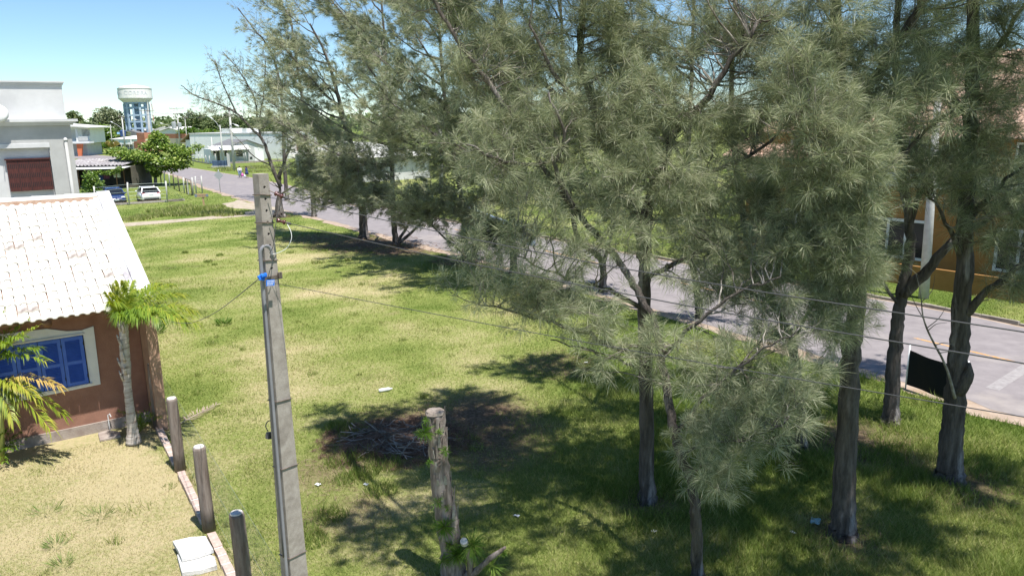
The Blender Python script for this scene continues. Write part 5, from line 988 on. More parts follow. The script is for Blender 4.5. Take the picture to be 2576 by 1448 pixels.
m_leaf = leaf_mat('broad_leaves', [(0, (.05, .10, .018)), (.4, (.11, .19, .03)), (.7, (.23, .32, .06)), (1, (.42, .46, .14))], .3, .4, .5)
m_leafd = leaf_mat('bush_leaves', [(0, (.05, .085, .03)), (.5, (.11, .15, .055)), (1, (.24, .27, .11))], .3)
m_trunk = M('grey_trunk', (.14, .115, .095), (.26, .22, .19), 4, .95, .5, 15)
def VB(u, v, Y, ru, rv, ry, w=1.0): k = Y / F_; return (tuple(P('v', u, v, Y)), (ru * k, ry, rv * k), w)
b = G('v', 391, 466); al = thing('almond_tree', 'broad tiered almond tree with big glossy leaves behind the white hatchback', 'tree', b); Ya = b.y
al_t = [Vector((0, 0, -.1)), P('v', 391, 440, Ya) - b, P('v', 392, 410, Ya) - b, P('v', 392, 370, Ya) - b, P('v', 393, 342, Ya) - b]
MB().tube(bez(al_t, 4), lerp_list([.22, .18, .15, .10, .04], 4), 10, wob=.05).build('trunk', m_trunk, al, True)
for u, v, u2, v2, dy in ((391, 425, 330, 395, 1), (391, 425, 450, 405, -1), (392, 400, 300, 383, -.8), (392, 395, 470, 385, .8), (392, 370, 350, 372, 0), (392, 372, 430, 366, 0), (391, 430, 400, 405, -2.5), (391, 430, 380, 400, 2.5)):
    MB().tube(bez([P('v', u, v, Ya) - b, P('v', (u + u2) / 2, (v + v2) / 2 + 3, Ya + dy / 2) - b, P('v', u2, v2, Ya + dy) - b], 3), lerp_list([.09, .06, .03], 3), 6).build('limb', m_trunk, al, True)
ab = [VB(298, 382, Ya, 26, 9, 1.2, 1.2), VB(330, 390, Ya - .5, 34, 11, 1.6, 1.8), VB(372, 392, Ya - 1, 30, 12, 2, 1.5), VB(398, 350, Ya, 24, 12, 1.2, 1.1), VB(391, 340, Ya, 8, 8, .5, .4), VB(390, 366, Ya, 36, 9, 1.6, 1.2), VB(428, 372, Ya, 30, 9, 1.6, 1.1), VB(455, 382, Ya, 26, 9, 1.4, 1.1), VB(468, 392, Ya, 14, 10, 1, .5), VB(420, 404, Ya - 1.2, 42, 10, 1.8, 1.6), VB(395, 420, Ya - .5, 28, 11, 1.8, 1.0), VB(450, 414, Ya, 26, 8, 1.2, .8), VB(392, 434, Ya, 11, 9, .9, .5), VB(435, 424, Ya, 14, 6, .9, .3), VB(345, 408, Ya, 26, 8, 1.2, .7)]
leafy(al, 'crown', ab, 7500, .38, m_leaf, 5, .60, b, shell=.4)
# ---- open shed with corrugated roof, vines and washing
m_corr = M('corrugated_cement', (.22, .20, .21), (.40, .38, .39), 1.5, .9, .3, 12, c3=(.60, .59, .59), s3=.8, lo3=.58, hi3=.68); m_shedw = M('shed_wall', (.10, .09, .075), (.16, .14, .115), 2, .95); m_sheet = M('white_sheet_roof', (.62, .62, .62), (.72, .72, .72), 2, .8)
so = G('B3', 1030, 790); sh = thing('shed', 'open dark shed with wavy grey corrugated roof beyond the parked cars', 'shed', so); X0 = -7.2; zr = P('B3', 700, 405, so.y - .6).z; zr2 = P('B3', 700, 325, so.y + 3.5).z; za0 = P('B3', 700, 470, so.y - 2.0).z; za1 = P('B3', 700, 428, so.y - .2).z
MB().box(X0, 1.3, 4.6, 4.8, 0, zr).build('wall', m_shedw, sh); MB().box(1.1, 1.3, 0, 4.59, 0, zr - .15).build('wall', m_shedw, sh); MB().box(X0 - .2, X0, 0, 4.59, 0, zr - .15).build('wall', m_shedw, sh)
def corrugated(name, mat, parent, x0, x1, y0, z0, y1, z1, pitch, amp, th=.02):
    mb = MB(); n = int((x1 - x0) / pitch * 8); vs_ = []
    for dz in (0, -th):
        for y, z in ((y0, z0), (y1, z1)):
            for i in range(n + 1): x = x0 + (x1 - x0) * i / n; vs_.append((x, y, z + dz + amp * math.sin(2 * math.pi * (x - x0) / pitch)))
    k = n + 1; mb.add(vs_, [(i, i + 1, k + i + 1, k + i) for i in range(n)] + [(2 * k + i, 3 * k + i, 3 * k + i + 1, 2 * k + i + 1) for i in range(n)] + [(i, 2 * k + i, 2 * k + i + 1, i + 1) for i in range(n)])
    return mb.build(name, mat, parent, True)
corrugated('roof', m_corr, sh, X0 - .6, .55, -.6, zr, 5.0, zr2 + .1, .44, .09)
MB().add([(X0 + 1.5, -2.0, za0), (1.2, -2.0, za0 + .05), (1.25, -.1, za1), (X0 + 1.5, -.1, za1 - .02), (X0 + 1.5, -2.0, za0 - .04), (1.2, -2.0, za0 + .01), (1.25, -.1, za1 - .04), (X0 + 1.5, -.1, za1 - .06)], [(0, 1, 2, 3), (7, 6, 5, 4), (0, 4, 5, 1), (1, 5, 6, 2), (2, 6, 7, 3), (3, 7, 4, 0)]).build('awning', m_sheet, sh)
for x, y in ((.15, -1.7), (-3.2, -1.8), (-6.0, -1.8), (.2, 0), (-4.4, -1.6)): MB().tube([(x, y, 0), (x + .03, y, za0 - .05)], .06, 8).build('post', m_log, sh, True)
MB().box(X0, 1.1, .02, .2, 0, .3).build('low_wall', m_shedw, sh)
vb = [VB(x, y, so.y - 2.1, r1, r2, .3, w) for x, y, r1, r2, w in ((235, 436, 12, 5, 1), (255, 434, 14, 5, 1), (275, 435, 14, 4.5, 1), (292, 430, 10, 5, .8), (300, 424, 8, 4, .6))]
vine = thing('climbing_vine', 'leafy vine hanging along the awning of the open shed', 'plant', (so.x - 3, so.y - 2.1, 0)); leafy(vine, 'foliage', vb, 700, .26, m_leaf, 6, .5, vine.location); MB().tube([(.2, .1, 0), (.3, 0, 1.2), (.5, 0, za0 - .1)], .03, 6).build('stem', m_trunk, vine)
cl = [('white cloth hanging to dry in the open shed', 915, 553, .85, .85, (.72, .72, .72)), ('purple cloth hanging to dry inside the dark shed', 728, 585, .85, .7, (.20, .07, .16)), ('blue cloth hanging to dry inside the dark shed', 615, 610, 1.0, .9, (.05, .09, .30))]
for lab, x, y, w, h_, col in cl:
    c = P('B3', x, y, so.y - .9); mb = MB(); n = 10; vs_ = [((i / n - .5) * w, .05 * math.sin(i * 1.7) + dy, z) for dy in (0, .01) for z in (h_ / 2, -h_ / 2) for i in range(n + 1)]; k = n + 1
    mb.add(vs_, [(i, i + 1, k + i + 1, k + i) for i in range(n)] + [(2 * k + i, 3 * k + i, 3 * k + i + 1, 2 * k + i + 1) for i in range(n)]); o = mb.build('hanging_cloth', M('cloth', col, tuple(a * .7 for a in col), 4), None); o.location = c; tag(o, lab, 'laundry', 'washing on the line')
def shrub(name, label, base, blobs, n, size, seed, mat=None, tint=.4, cat='bush', group=None, stem=True):
    s = thing(name, label, cat, base, 0, group); leafy(s, 'foliage', blobs, n, size, mat or m_leaf, seed, tint, base)
    if stem:
        c = Vector(blobs[0][0]) - Vector(base); MB().tube([(0, 0, -.05), (c.x * .5, c.y * .5, c.z * .6), tuple(c)], [.07, .05, .03], 6).build('stem', m_trunk, s)
    return s
bs = G('B3', 470, 1010); shrub('leafy_bush', 'big glossy bush beside the grey building and the dark blue car', bs, [VB(237, 470, bs.y, 22, 28, .9, 2), VB(228, 450, bs.y, 16, 18, .8, 1), VB(258, 488, bs.y, 18, 14, .8, 1), VB(215, 495, bs.y, 16, 16, .8, 1)], 2400, .26, 8, tint=.38)
# ---- fences round the grass plot
m_cpost = M('concrete_post', (.46, .45, .43), (.58, .57, .55), 5, .95, .4, 20); m_wpost = M('dark_post', (.13, .105, .085), (.24, .20, .17), 4, .95, .5, 14)
def wire_fence(label, pts, hts, mats, rows=6, low=None, group=None, rad_=.07, net=True):
    o0 = pts[0]; f = thing('fence', label, 'fence', o0, 0, group)
    for i, (p, h_, m_) in enumerate(zip(pts, hts, mats)):
        q_ = p - o0; r = random.Random(i); MB().tube([q_ - Vector((0, 0, .05)), q_ + Vector((r.uniform(-.04, .04), 0, h_ * .6)), q_ + Vector((r.uniform(-.07, .07), 0, h_))], rad_, 7).build('post', m_, f, True)
    for a, b, ha, hb in zip(pts[:-1], pts[1:], hts[:-1], hts[1:]):
        for k in range(rows): t = (k + .5) / rows; MB().tube([a - o0 + Vector((0, 0, ha * t)), b - o0 + Vector((0, 0, hb * t))], .009, 3, False).build('wire', m_net, f)
    if low:
        a, b = pts[0] - o0, pts[-1] - o0; MB().beam(a + Vector((0, 0, low / 2)), b + Vector((0, 0, low / 2)), .14, low).build('low_wall', m_plinth, f)
    return f
fp_ = [G('B3', *p) for p in ((1670, 735), (1740, 760), (1815, 782), (1895, 803), (1980, 848), (2065, 882))]
wire_fence('post and wire fence between the almond tree and the road', fp_, [1.75] * 6, [m_wpost, m_cpost, m_cpost, m_wpost, m_wpost, m_cpost], 7)
wire_fence('short wire fence run right of the small gate', [G('B3', *p) for p in ((2215, 915), (2270, 893), (2368, 885))], [1.9] * 3, [m_cpost] * 3, 7)
wire_fence('front wire fence with pale concrete posts before the two parked cars', [G('B3', *p) for p in ((560, 1108), (1132, 1085), (1775, 1042), (2060, 1010))], [1.9, 2.15, 2.1, .15], [m_cpost] * 4, 6, .22)
gp0 = G('B3', 2108, 885); gp1 = G('B3', 2195, 922); gt_ = thing('gate', 'small grey tubular gate standing ajar in the plot fence', 'gate', gp0); d_ = gp1 - gp0
for t in (0, 1): MB().tube([d_ * t, d_ * t + Vector((0, 0, 1.65))], .06, 8).build('upright', m_wpost, gt_, True)
for z in (.12, 1.62): MB().beam(Vector((0, 0, z)), d_ + Vector((0, 0, z)), .05).build('rail', m_wpost, gt_)
MB().beam(d_ * .45 + Vector((0, -.2, 0)), d_ * .35 + Vector((0, 0, 1.6)), .09).build('brace', m_cpost, gt_)
# ---- signs
m_signback = M('sign_back', (.46, .47, .49), rough=.5, metal=.3); m_board = M('sign_board', (.42, .27, .15), (.52, .36, .22), 4, .8); m_mark = M('sign_marks', (.20, .25, .30)); m_ltxt = M('sign_text_paint', (.30, .24, .17))
c = G('B3', 2395, 1102); ws = thing('wooden_sign', 'low wooden name board on a single post in the grass', 'sign', c, .08); Yw = c.y; zb_ = P('B3', 2380, 945, Yw).z; zt2 = P('B3', 2380, 888, Yw).z; w_ = 220 / 4.293 * S_ / F_ * Yw
MB().box(-.07, .07, -.05, .05, 0, zb_ + .1).build('post', m_board, ws); bo = MB().box(-w_ * .57, w_ * .43, -.10, -.055, zb_, zt2).build('board', m_board, ws, bevel=.01)
for s in (-.50, .34):
    t_ = MB().lathe([(.09, -.004), (.13, -.004), (.13, .004), (.09, .004)], 16); MB().add([(v[0] + w_ * s, -.106 + v[2], v[1] + (zb_ + zt2) / 2) for v in t_.v], t_.f).build('ring_mark', m_mark, bo)
rs = random.Random(8); x = -w_ * .38
while x < w_ * .22: k = rs.uniform(.06, .13); MB().box(x, x + k, -.104, -.1005, (zb_ + zt2) / 2 - .05, (zb_ + zt2) / 2 + .06).build('letter_mark', m_ltxt, bo); x += k + .05
c = G('B2', 738, 1465); dsn = thing('road_sign', 'grey back of a diamond road sign on a thin pole', 'road sign', c); zc_ = P('B2', 724, 1168, c.y).z; hs = .52
MB().tube([(0, 0, -.05), (0, 0, zc_ + .6)], .04, 8).build('pole', m_signback, dsn, True); MB().prism([(-hs, 0), (0, -hs), (hs, 0), (0, hs)], -.06, -.045, lambda p, q_, t: (p, t, q_ + zc_)).build('plate', m_signback, dsn)
c = G('B2', 282, 985); dsn = thing('road_sign', 'small house-shaped sign on a pole before the long white wall', 'road sign', c); zc_ = P('B2', 290, 792, c.y).z
MB().tube([(0, 0, -.05), (0, 0, zc_)], .05, 8).build('pole', m_signback, dsn, True); MB().prism([(-.9, -.25), (.9, -.25), (0, .55)], -.08, -.05, lambda p, q_, t: (p, t, q_ + zc_)).build('plate', m_signback, dsn); MB().prism([(-.5, -.14), (.5, -.14), (0, .28)], -.10, -.081, lambda p, q_, t: (p, t, q_ + zc_)).build('face', M('rust_red', (.35, .16, .13)), dsn)
c = G('B2', 765, 1040); bx_ = thing('planter_box', 'low blue and white painted block in the grass by the kerb', 'planter', c); MB().box(-1.5, .9, -.3, .3, .35, 1.2).build('panel', M('dark_blue_board', (.05, .07, .12), (.10, .16, .26), 2), bx_); MB().box(-1.7, 1.4, -.35, .35, 0, .34).build('base', m_cpost, bx_); MB().box(1.05, 1.4, -.2, .2, .34, 2.3).build('post', m_cpost, bx_)
# ---- two people walking
m_skin = M('skin', (.30, .17, .12), rough=.6); m_hair = M('hair', (.03, .018, .014), rough=.5)
def person(label, loc, rz, top_col, leg_col, dress, raise_arm, scale):
    pr = thing('person', label, 'person', loc, rz); k = scale
    J = {'pel': (0, 0, .92), 'wa': (0, 0, 1.08), 'ch': (0, 0, 1.30), 'ne': (0, 0, 1.43), 'hd': (0, .01, 1.55), 'ht': (0, .0, 1.63)}
    J.update({'hl': (-.10, 0, .88), 'kl': (-.11, -.10, .50), 'al': (-.11, .02, .09), 'tl': (-.12, -.12, .04), 'hr': (.10, 0, .88), 'kr': (.11, .02, .49), 'ar': (.12, .16, .10), 'tr': (.13, .02, .04)})
    J.update({'sl': (-.17, 0, 1.37), 'el': (-.23, -.02, 1.11), 'wl': (-.22, -.12, .87), 'fl': (-.21, -.16, .78), 'sr': (.17, 0, 1.37)})
    J.update({'er': (.36, -.06, 1.50), 'wr': (.24, -.10, 1.68), 'fr': (.14, -.09, 1.72)} if raise_arm else {'er': (.23, .0, 1.11), 'wr': (.24, -.06, .87), 'fr': (.24, -.09, .78)})
    E2 = [('pel', 'wa'), ('wa', 'ch'), ('ch', 'ne'), ('ne', 'hd'), ('hd', 'ht'), ('pel', 'hl'), ('hl', 'kl'), ('kl', 'al'), ('al', 'tl'), ('pel', 'hr'), ('hr', 'kr'), ('kr', 'ar'), ('ar', 'tr'), ('ch', 'sl'), ('sl', 'el'), ('el', 'wl'), ('wl', 'fl'), ('ch', 'sr'), ('sr', 'er'), ('er', 'wr'), ('wr', 'fr')]
    Rr = dict(pel=.13, wa=.105, ch=.13, ne=.052, hd=.095, ht=.07, hl=.085, kl=.055, al=.038, tl=.03, hr=.085, kr=.055, ar=.038, tr=.03, sl=.055, el=.04, wl=.028, fl=.03, sr=.055, er=.04, wr=.028, fr=.03)
    ks = list(J); me = bpy.data.meshes.new('body'); me.from_pydata([tuple(a * k for a in J[x]) for x in ks], [(ks.index(a), ks.index(b)) for a, b in E2], [])
    o = obj('body', me, m_skin, pr); sk = o.modifiers.new('skin', 'SKIN'); 
    for i, x in enumerate(ks): me.skin_vertices[0].data[i].radius = (Rr[x] * k, Rr[x] * k); me.skin_vertices[0].data[i].use_root = (x == 'pel')
    o.modifiers.new('sub', 'SUBSURF').levels = 1; o.modifiers['sub'].render_levels = 1
    v = lambda *a: Vector(a) * k
    MB().tube([v(0, 0, .98), v(0, 0, 1.1), v(0, 0, 1.3), v(0, 0, 1.42)], [.165 * k, .14 * k, .175 * k, .09 * k], 12).build('top', top_col, pr, True)
    for s, e, w in (('sl', 'el', 'wl'), ('sr', 'er', 'wr')):
        if not dress: MB().tube([v(*J[s]), v(*J[e]), v(*J[w])], [.075 * k, .058 * k, .045 * k], 8).build('sleeve', top_col, pr, True)
    if dress: MB().tube([v(0, 0, 1.0), v(0, 0, .85), v(0, -.02, .52)], [.16 * k, .20 * k, .27 * k], 12).build('skirt', leg_col, pr, True)
    else:
        for h_, kn, an in (('hl', 'kl', 'al'), ('hr', 'kr', 'ar')): MB().tube([v(*J[h_]) + v(0, 0, .06), v(*J[kn]), v(*J[an]) + v(0, 0, .06)], [.105 * k, .075 * k, .06 * k], 10).build('trouser_leg', leg_col, pr, True)
        MB().tube([v(0, 0, .84), v(0, 0, 1.02)], [.15 * k, .16 * k], 12).build('waist', leg_col, pr, True)
    hm = MB().lathe([(.02, .10), (.075, .085), (.105, .03), (.11, -.05), (.115, -.16), (.06, -.22)], 12, (0, .025, 1.56)); MB().add([tuple(a * k for a in q_) for q_ in hm.v], hm.f).build('hair', m_hair, pr, True)
    for s in (-1, 1): MB().xbox(.018 * k, .01 * k, .012 * k, Matrix.Translation(v(s * .032, -.092, 1.565))).build('eye', m_hair, pr)
    MB().xbox(.02 * k, .03 * k, .04 * k, Matrix.Translation(v(0, -.10, 1.54))).build('nose', m_skin, pr)
    return pr
m_top = M('white_blouse', (.75, .75, .76)); m_jean = M('jeans', (.10, .16, .30), (.15, .22, .38), 6); m_navy = M('navy_dress', (.02, .03, .10), (.06, .09, .22), 8)
rzp = math.atan2(-.35, .95) * 0 + .35
p1 = G('B2', 1072, 1216); p2 = G('B2', 1188, 1216)
person('person in white long sleeved top and jeans walking on the road edge', p1, rzp, m_top, m_jean, False, False, 1.0); person('person in navy dress with one arm raised walking on the road edge', p2, rzp, m_navy, m_navy, True, True, 1.0)
def bag(label, k, x, y, Y, col):
    c = P(k, x, y, Y); mb = MB().lathe([(.03, .26), (.05, .20), (.13, .10), (.19, -.05), (.18, -.18), (.08, -.24)], 12); b_ = mb.build('plastic_bag', M('bag', col, rough=.4), None, True); b_.location = c; tag(b_, label, 'bag')
bag('pink plastic bag hanging from the hand of the person in white', 'B2', 1108, 1155, p1.y - .1, (.62, .14, .42)); bag('white plastic bag carried by the person in navy', 'B2', 1152, 1170, p2.y - .1, (.80, .78, .80))
# ================================================================== houses and walls of the town
m_wall_w = M('town_white', (.79, .79, .79), (.85, .85, .85), .6, .9, .2, 10); m_wall_g = M('town_grey', (.50, .50, .50), (.58, .58, .58), .8, .9); m_roof_d = M('dark_roof', (.14, .14, .15), (.20, .20, .21), 1, .9); m_roof_l = M('pale_roof', (.58, .57, .55), (.70, .69, .67), 1, .9)
m_wood = M('eave_wood', (.26, .18, .12), (.34, .25, .17), 2, .9); m_brickw = M('red_brick_wall', (.42, .17, .105), (.54, .25, .165), .9, .95, .3, 14, stretch=(.4, .4, 3), c3=(.62, .45, .35), s3=.3, lo3=.58, hi3=.72); m_pinkw = M('pink_brick_wall', (.40, .22, .18), (.48, .29, .24), .8, .95, .2, 14, stretch=(.5, .5, 3))
m_win = M('window_glass', (.025, .03, .035), rough=.2, spec=.5); m_trim = M('white_trim', (.74, .74, .75)); m_bl = M('blue_wall', (.10, .22, .46)); m_orange = M('orange_paint', (.62, .17, .08), (.68, .21, .10), 2); m_cream = M('cream_wall', (.60, .52, .40), (.66, .58, .46), 1)
def wall_thing(name, label, cat, a, b): return thing(name, label, cat, a, math.atan2(b.y - a.y, b.x - a.x))
def opening(parent, name, x0, x1, z0, z1, y=-.03, frame=m_trim, fill=m_win, fw=.06):
    w = MB().box(x0, x1, y, y + .025, z0, z1).build(name, fill, parent)
    for bb in ((x0 - fw, x1 + fw, z1, z1 + fw), (x0 - fw, x1 + fw, z0 - fw, z0), (x0 - fw, x0, z0, z1), (x1, x1 + fw, z0, z1)): MB().box(bb[0], bb[1], y - .03, y + .02, bb[2], bb[3]).build('frame', frame, w)
    return w
# long white hall
a = G('B2', 255, 882); Yh = a.y; zt3 = P('B2', 240, 475, Yh).z; e = G('B2', 1310, 900); e = Vector((e.x - .3, a.y - 6, 0)); hl = wall_thing('hall', 'long low white hall with two square parapet blocks', 'building', a, e); Lh = (e - a).length
def hx(px, py): r = ray('B2', px, py); an = hl.rotation_euler.z; e2 = Vector((-math.sin(an), math.cos(an), 0)); t = Vector((a.x, a.y, 0)).dot(e2) / r.dot(e2); p = r * t; return (p - Vector((a.x, a.y, 0))).dot(Vector((math.cos(an), math.sin(an), 0))), H + p.z
_, zt3 = hx(240, 478); MB().box(0, Lh + 8, 0, 9, 0, zt3).build('wall', m_wall_w, hl); MB().box(-.15, Lh + 8.1, -.1, 9.1, zt3, zt3 + .25).build('coping', m_wall_g, hl)
for x0, x1, zt4 in ((755, 910, 380), (1100, 1178, 380)):
    u0, _ = hx(x0, 440); u1, _ = hx(x1, 440); _, zz = hx(x0, zt4); MB().box(u0, u1, .05, 4, zt3 + .251, zz).build('parapet_block', m_wall_w, hl)
MB().add([(-2.6, -.3, zt3 - 1.6), (-2.6, 9, zt3 - 1.6), (-.02, 9, zt3 + .2), (-.02, -.3, zt3 + .2), (-2.6, -.3, zt3 - 1.75), (-2.6, 9, zt3 - 1.75), (-.02, 9, zt3 + .05), (-.02, -.3, zt3 + .05)], [(0, 3, 2, 1), (4, 5, 6, 7), (0, 1, 5, 4), (1, 2, 6, 5), (2, 3, 7, 6), (3, 0, 4, 7)]).build('eave', m_wood, hl)
MB().box(-1.6, -.02, .4, 1.6, 0, zt3 - 1.2).build('side_bay', m_wall_w, hl); opening(hl, 'window', -1.3, -.9, 1.0, 2.6, .37)
# small grey house with a corrugated porch roof
a = G('B2', 600, 975); bb_ = G('B2', 1225, 945); sm_h = wall_thing('house', 'small grey gabled house with white corrugated porch roof across the road', 'house', a, bb_); an = sm_h.rotation_euler.z
def sx(px, py, y=0.0): r = ray('B2', px, py); e2 = Vector((-math.sin(an), math.cos(an), 0)); t = (Vector((a.x, a.y, 0)).dot(e2) + y) / r.dot(e2); p = r * t; return (p - Vector((a.x, a.y, 0))).dot(Vector((math.cos(an), math.sin(an), 0))), H + p.z
xr_, _ = sx(1225, 800); xg0, zg0 = sx(830, 695, 1.2); xg1, zg1 = sx(1475, 650, 1.2); xa, zapex = sx(1212, 562, 1.2); xa = (xg0 + xg1) / 2 + .3; ze_ = (zg0 + zg1) / 2
MB().prism([(xg0 + .3, 0), (xg1 - .3, 0), (xg1 - .3, ze_), (xa, zapex - .15), (xg0 + .3, ze_)], 1.2, 10, lambda p, q_, t: (p, t, q_)).build('wall', m_wall_g, sm_h)
for s, x in ((0, xg0), (1, xg1)):
    MB().add([(x, .9, ze_ - .1), (xa, .9, zapex), (xa, 10.3, zapex), (x, 10.3, ze_ - .1), (x, .9, ze_ - .22), (xa, .9, zapex - .12), (xa, 10.3, zapex - .12), (x, 10.3, ze_ - .22)], [(0, 1, 2, 3), (7, 6, 5, 4), (0, 4, 5, 1), (1, 5, 6, 2), (2, 6, 7, 3), (3, 7, 4, 0)]).build('roof', m_roof_d, sm_h)
zp0 = sx(900, 738)[1]; zp1 = sx(900, 700)[1]
corrugated('porch_roof', m_roof_l, sm_h, sx(560, 720)[0], xr_ + .2, -.6, zp0, 1.15, zp1 + .35, .32, .05)
MB().box(sx(615, 800)[0], xg0 + .29, 1.25, 5, 0, zp0 + .2).build('side_wing', m_wall_w, sm_h)
for x0, x1, y0, y1, nm in ((618, 655, 742, 822, 'window'), (672, 728, 745, 935, 'door'), (808, 850, 752, 840, 'window'), (1000, 1105, 748, 842, 'window')):
    u0, z1_ = sx(x0, y0, 1.2); u1, z0_ = sx(x1, y1, 1.2); opening(sm_h, nm, u0, u1, max(.05, z0_), z1_, 1.165, m_wood)
for px in (755, 1215): u, _ = sx(px, 900); MB().box(u - .07, u + .07, -.4, -.26, 0, zp0).build('post', m_wall_g, sm_h)
MB().box(xg1 - 2.1, xg1 - .28, 1.14, 1.197, 0, 2.7).build('white_panel', m_wall_w, sm_h); MB().box(xr_ + .3, xr_ + 1.0, 1.15, 1.19, .5, .95).build('vent', m_win, sm_h)
MB().beam(Vector((-.3, -2.5, .15)), Vector((14, -2.5, .15)), .3, .3).build('low_wall', m_plinth, sm_h)
wire_fence('pale post fence in front of the long white hall', [G('B2', *p) for p in ((255, 925), (310, 940), (375, 950), (437, 960), (505, 972), (560, 985))], [1.6] * 6, [m_cpost] * 6, 4, .2)
wire_fence('thin post fence in front of the small grey house', [G('B2', *p) for p in ((660, 975), (860, 965), (1000, 955), (1145, 950), (1178, 950), (1210, 945))], [1.9] * 6, [m_cpost] * 6, 3)
# brick walls
def wall_run(name, label, k, p0, p1, topy, Y0, Y1, mat, th=.25, cap=None):
    A = P(k, *p0, Y0); B_ = P(k, *p1, Y1); z = P(k, p0[0], topy, Y0).z; A.z = B_.z = 0; w = wall_thing(name, label, 'wall', A, B_); L = (B_ - A).length
    MB().box(0, L, 0, th, 0, z).build('face', mat, w)
    if cap: MB().box(-.05, L + .05, -.06, th + .06, z, z + .35).build('coping', cap, w)
    return w, L, z
wall_run('brick_wall', 'long pinkish brick wall behind the small grey house', 'B2', (1190, 800), (2200, 830), 478, 178, 160, m_pinkw, cap=m_roof_l)
w, L, z = wall_run('brick_wall', 'bare red brick wall behind the almond tree', 'C1', (1390, 700), (2440, 720), 215, 218, 205, m_brickw); MB().box(L * .55, L, -.02, -.003, 0, 3.6).build('cream_patch', m_cream, w)
w, L, z = wall_run('brick_wall', 'low stepped red brick block beside the almond tree top', 'C1', (960, 690), (1250, 690), 430, 222, 219, m_brickw, 5); MB().box(L * .25, L, .3, 4, z, z + 2.4).build('step', m_brickw, w)
# pale shop with a lettered fascia
Yf = 236; A = P('C1', 270, 650, Yf); B_ = P('C1', 870, 650, Yf - 3); zf0 = P('C1', 500, 490, Yf).z; zf1 = P('C1', 500, 370, Yf).z; zr_ = P('C1', 600, 268, Yf + 5).z; A.z = B_.z = 0
shop = wall_thing('shop', 'low pale roofed shop with light blue letters on its white fascia', 'building', A, B_); L = (B_ - A).length
MB().box(2.5, L, 2, 12, 0, zf0).build('wall', m_wall_g, shop); fa = MB().box(2, L, 0, .3, zf0, zf1).build('fascia', m_wall_w, shop); MB().box(1.9, L + .1, -.05, .35, zf0 - .25, zf0 - .01).build('fascia_edge', m_trim, shop)
MB().add([(0, -.2, zf1 + .05), (L, -.2, zf1 + .05), (L * .85, 7, zr_), (L * .35, 7, zr_), (0, 14, zf1), (L, 14, zf1)], [(0, 1, 2, 3), (3, 2, 5, 4), (1, 5, 2), (0, 3, 4), (0, 4, 5, 1)]).build('roof', m_roof_l, shop)
for i in range(5): opening(shop, 'window', 3.2 + i * (L - 4) / 5, 3.2 + (i + .7) * (L - 4) / 5, .6, zf0 - .6, 1.96)
def text_obj(txt, size, parent, mat, mtx, bend=None, name='lettering'):
    cu = bpy.data.curves.new(name, 'FONT'); cu.body = txt; cu.size = size; cu.extrude = .01; cu.align_x = 'CENTER'; cu.align_y = 'CENTER'
    tmp = bpy.data.objects.new(name, cu); COL.objects.link(tmp); bpy.context.view_layer.update(); dg = bpy.context.evaluated_depsgraph_get(); me = bpy.data.meshes.new_from_object(tmp.evaluated_get(dg)); bpy.data.objects.remove(tmp); me.materials.clear()
    for v in me.vertices: v.co = bend(v.co) if bend else mtx @ v.co
    me.update(); return obj(name, me, mat, parent)
m_lblue = M('light_blue_letters', (.35, .60, .80)); m_fade = M('faded_letters', (.69, .70, .74))
text_obj('Cz. Atlant', (zf1 - zf0) * .95, fa, m_lblue, Matrix.Translation((2 + (L - 2) * .36, -.03, (zf0 + zf1) / 2)) @ Matrix.Rotation(rad(90), 4, 'X'))
tank = thing('water_tank', 'small blue water tank on the roof of the pale shop', 'tank', P('C1', 630, 280, Yf + 4)); MB().lathe([(.75, -1.0), (.9, .6), (.95, .65), (.5, .9), (.1, 1.0)], 14, (0, 0, .9)).build('tank_body', M('tank_blue', (.05, .10, .25)), tank, True); MB().box(-1.6, -.4, -.5, .6, .6, 1.2).build('platform', M('tank_light', (.30, .52, .78)), tank)
# pale gabled shed with a blue band
Yg = 262; A = P('C1', 1400, 300, Yg); B_ = P('C1', 2130, 300, Yg); A.z = B_.z = 0; gb = wall_thing('building', 'pale gabled hall with blue band behind the red brick wall', 'building', A, B_); L = (B_ - A).length; z0_ = P('C1', 1400, 160, Yg).z; za_ = P('C1', 1990, 20, Yg).z; xa_ = L * .80
MB().prism([(0, 0), (L, 0), (L, z0_ + 1), (xa_, za_ - .5), (0, z0_ - .6)], 0, 16, lambda p, q_, t: (p, t, q_)).build('wall', m_wall_w, gb); MB().box(-.02, L * .5, -.06, -.01, z0_ - 3.2, z0_ - .9).build('blue_band', m_bl, gb)
for x in (-1.2, L + .8): MB().add([(x, -.8, (z0_ - .9) if x < 0 else z0_ + .6), (xa_, -.8, za_), (xa_, 17, za_), (x, 17, (z0_ - .9) if x < 0 else z0_ + .6)] + [(x, -.8, (z0_ - 1.2) if x < 0 else z0_ + .3), (xa_, -.8, za_ - .3), (xa_, 17, za_ - .3), (x, 17, (z0_ - 1.2) if x < 0 else z0_ + .3)], [(0, 1, 2, 3), (7, 6, 5, 4), (0, 4, 5, 1), (1, 5, 6, 2), (2, 6, 7, 3), (3, 7, 4, 0)]).build('roof', m_roof_l, gb)
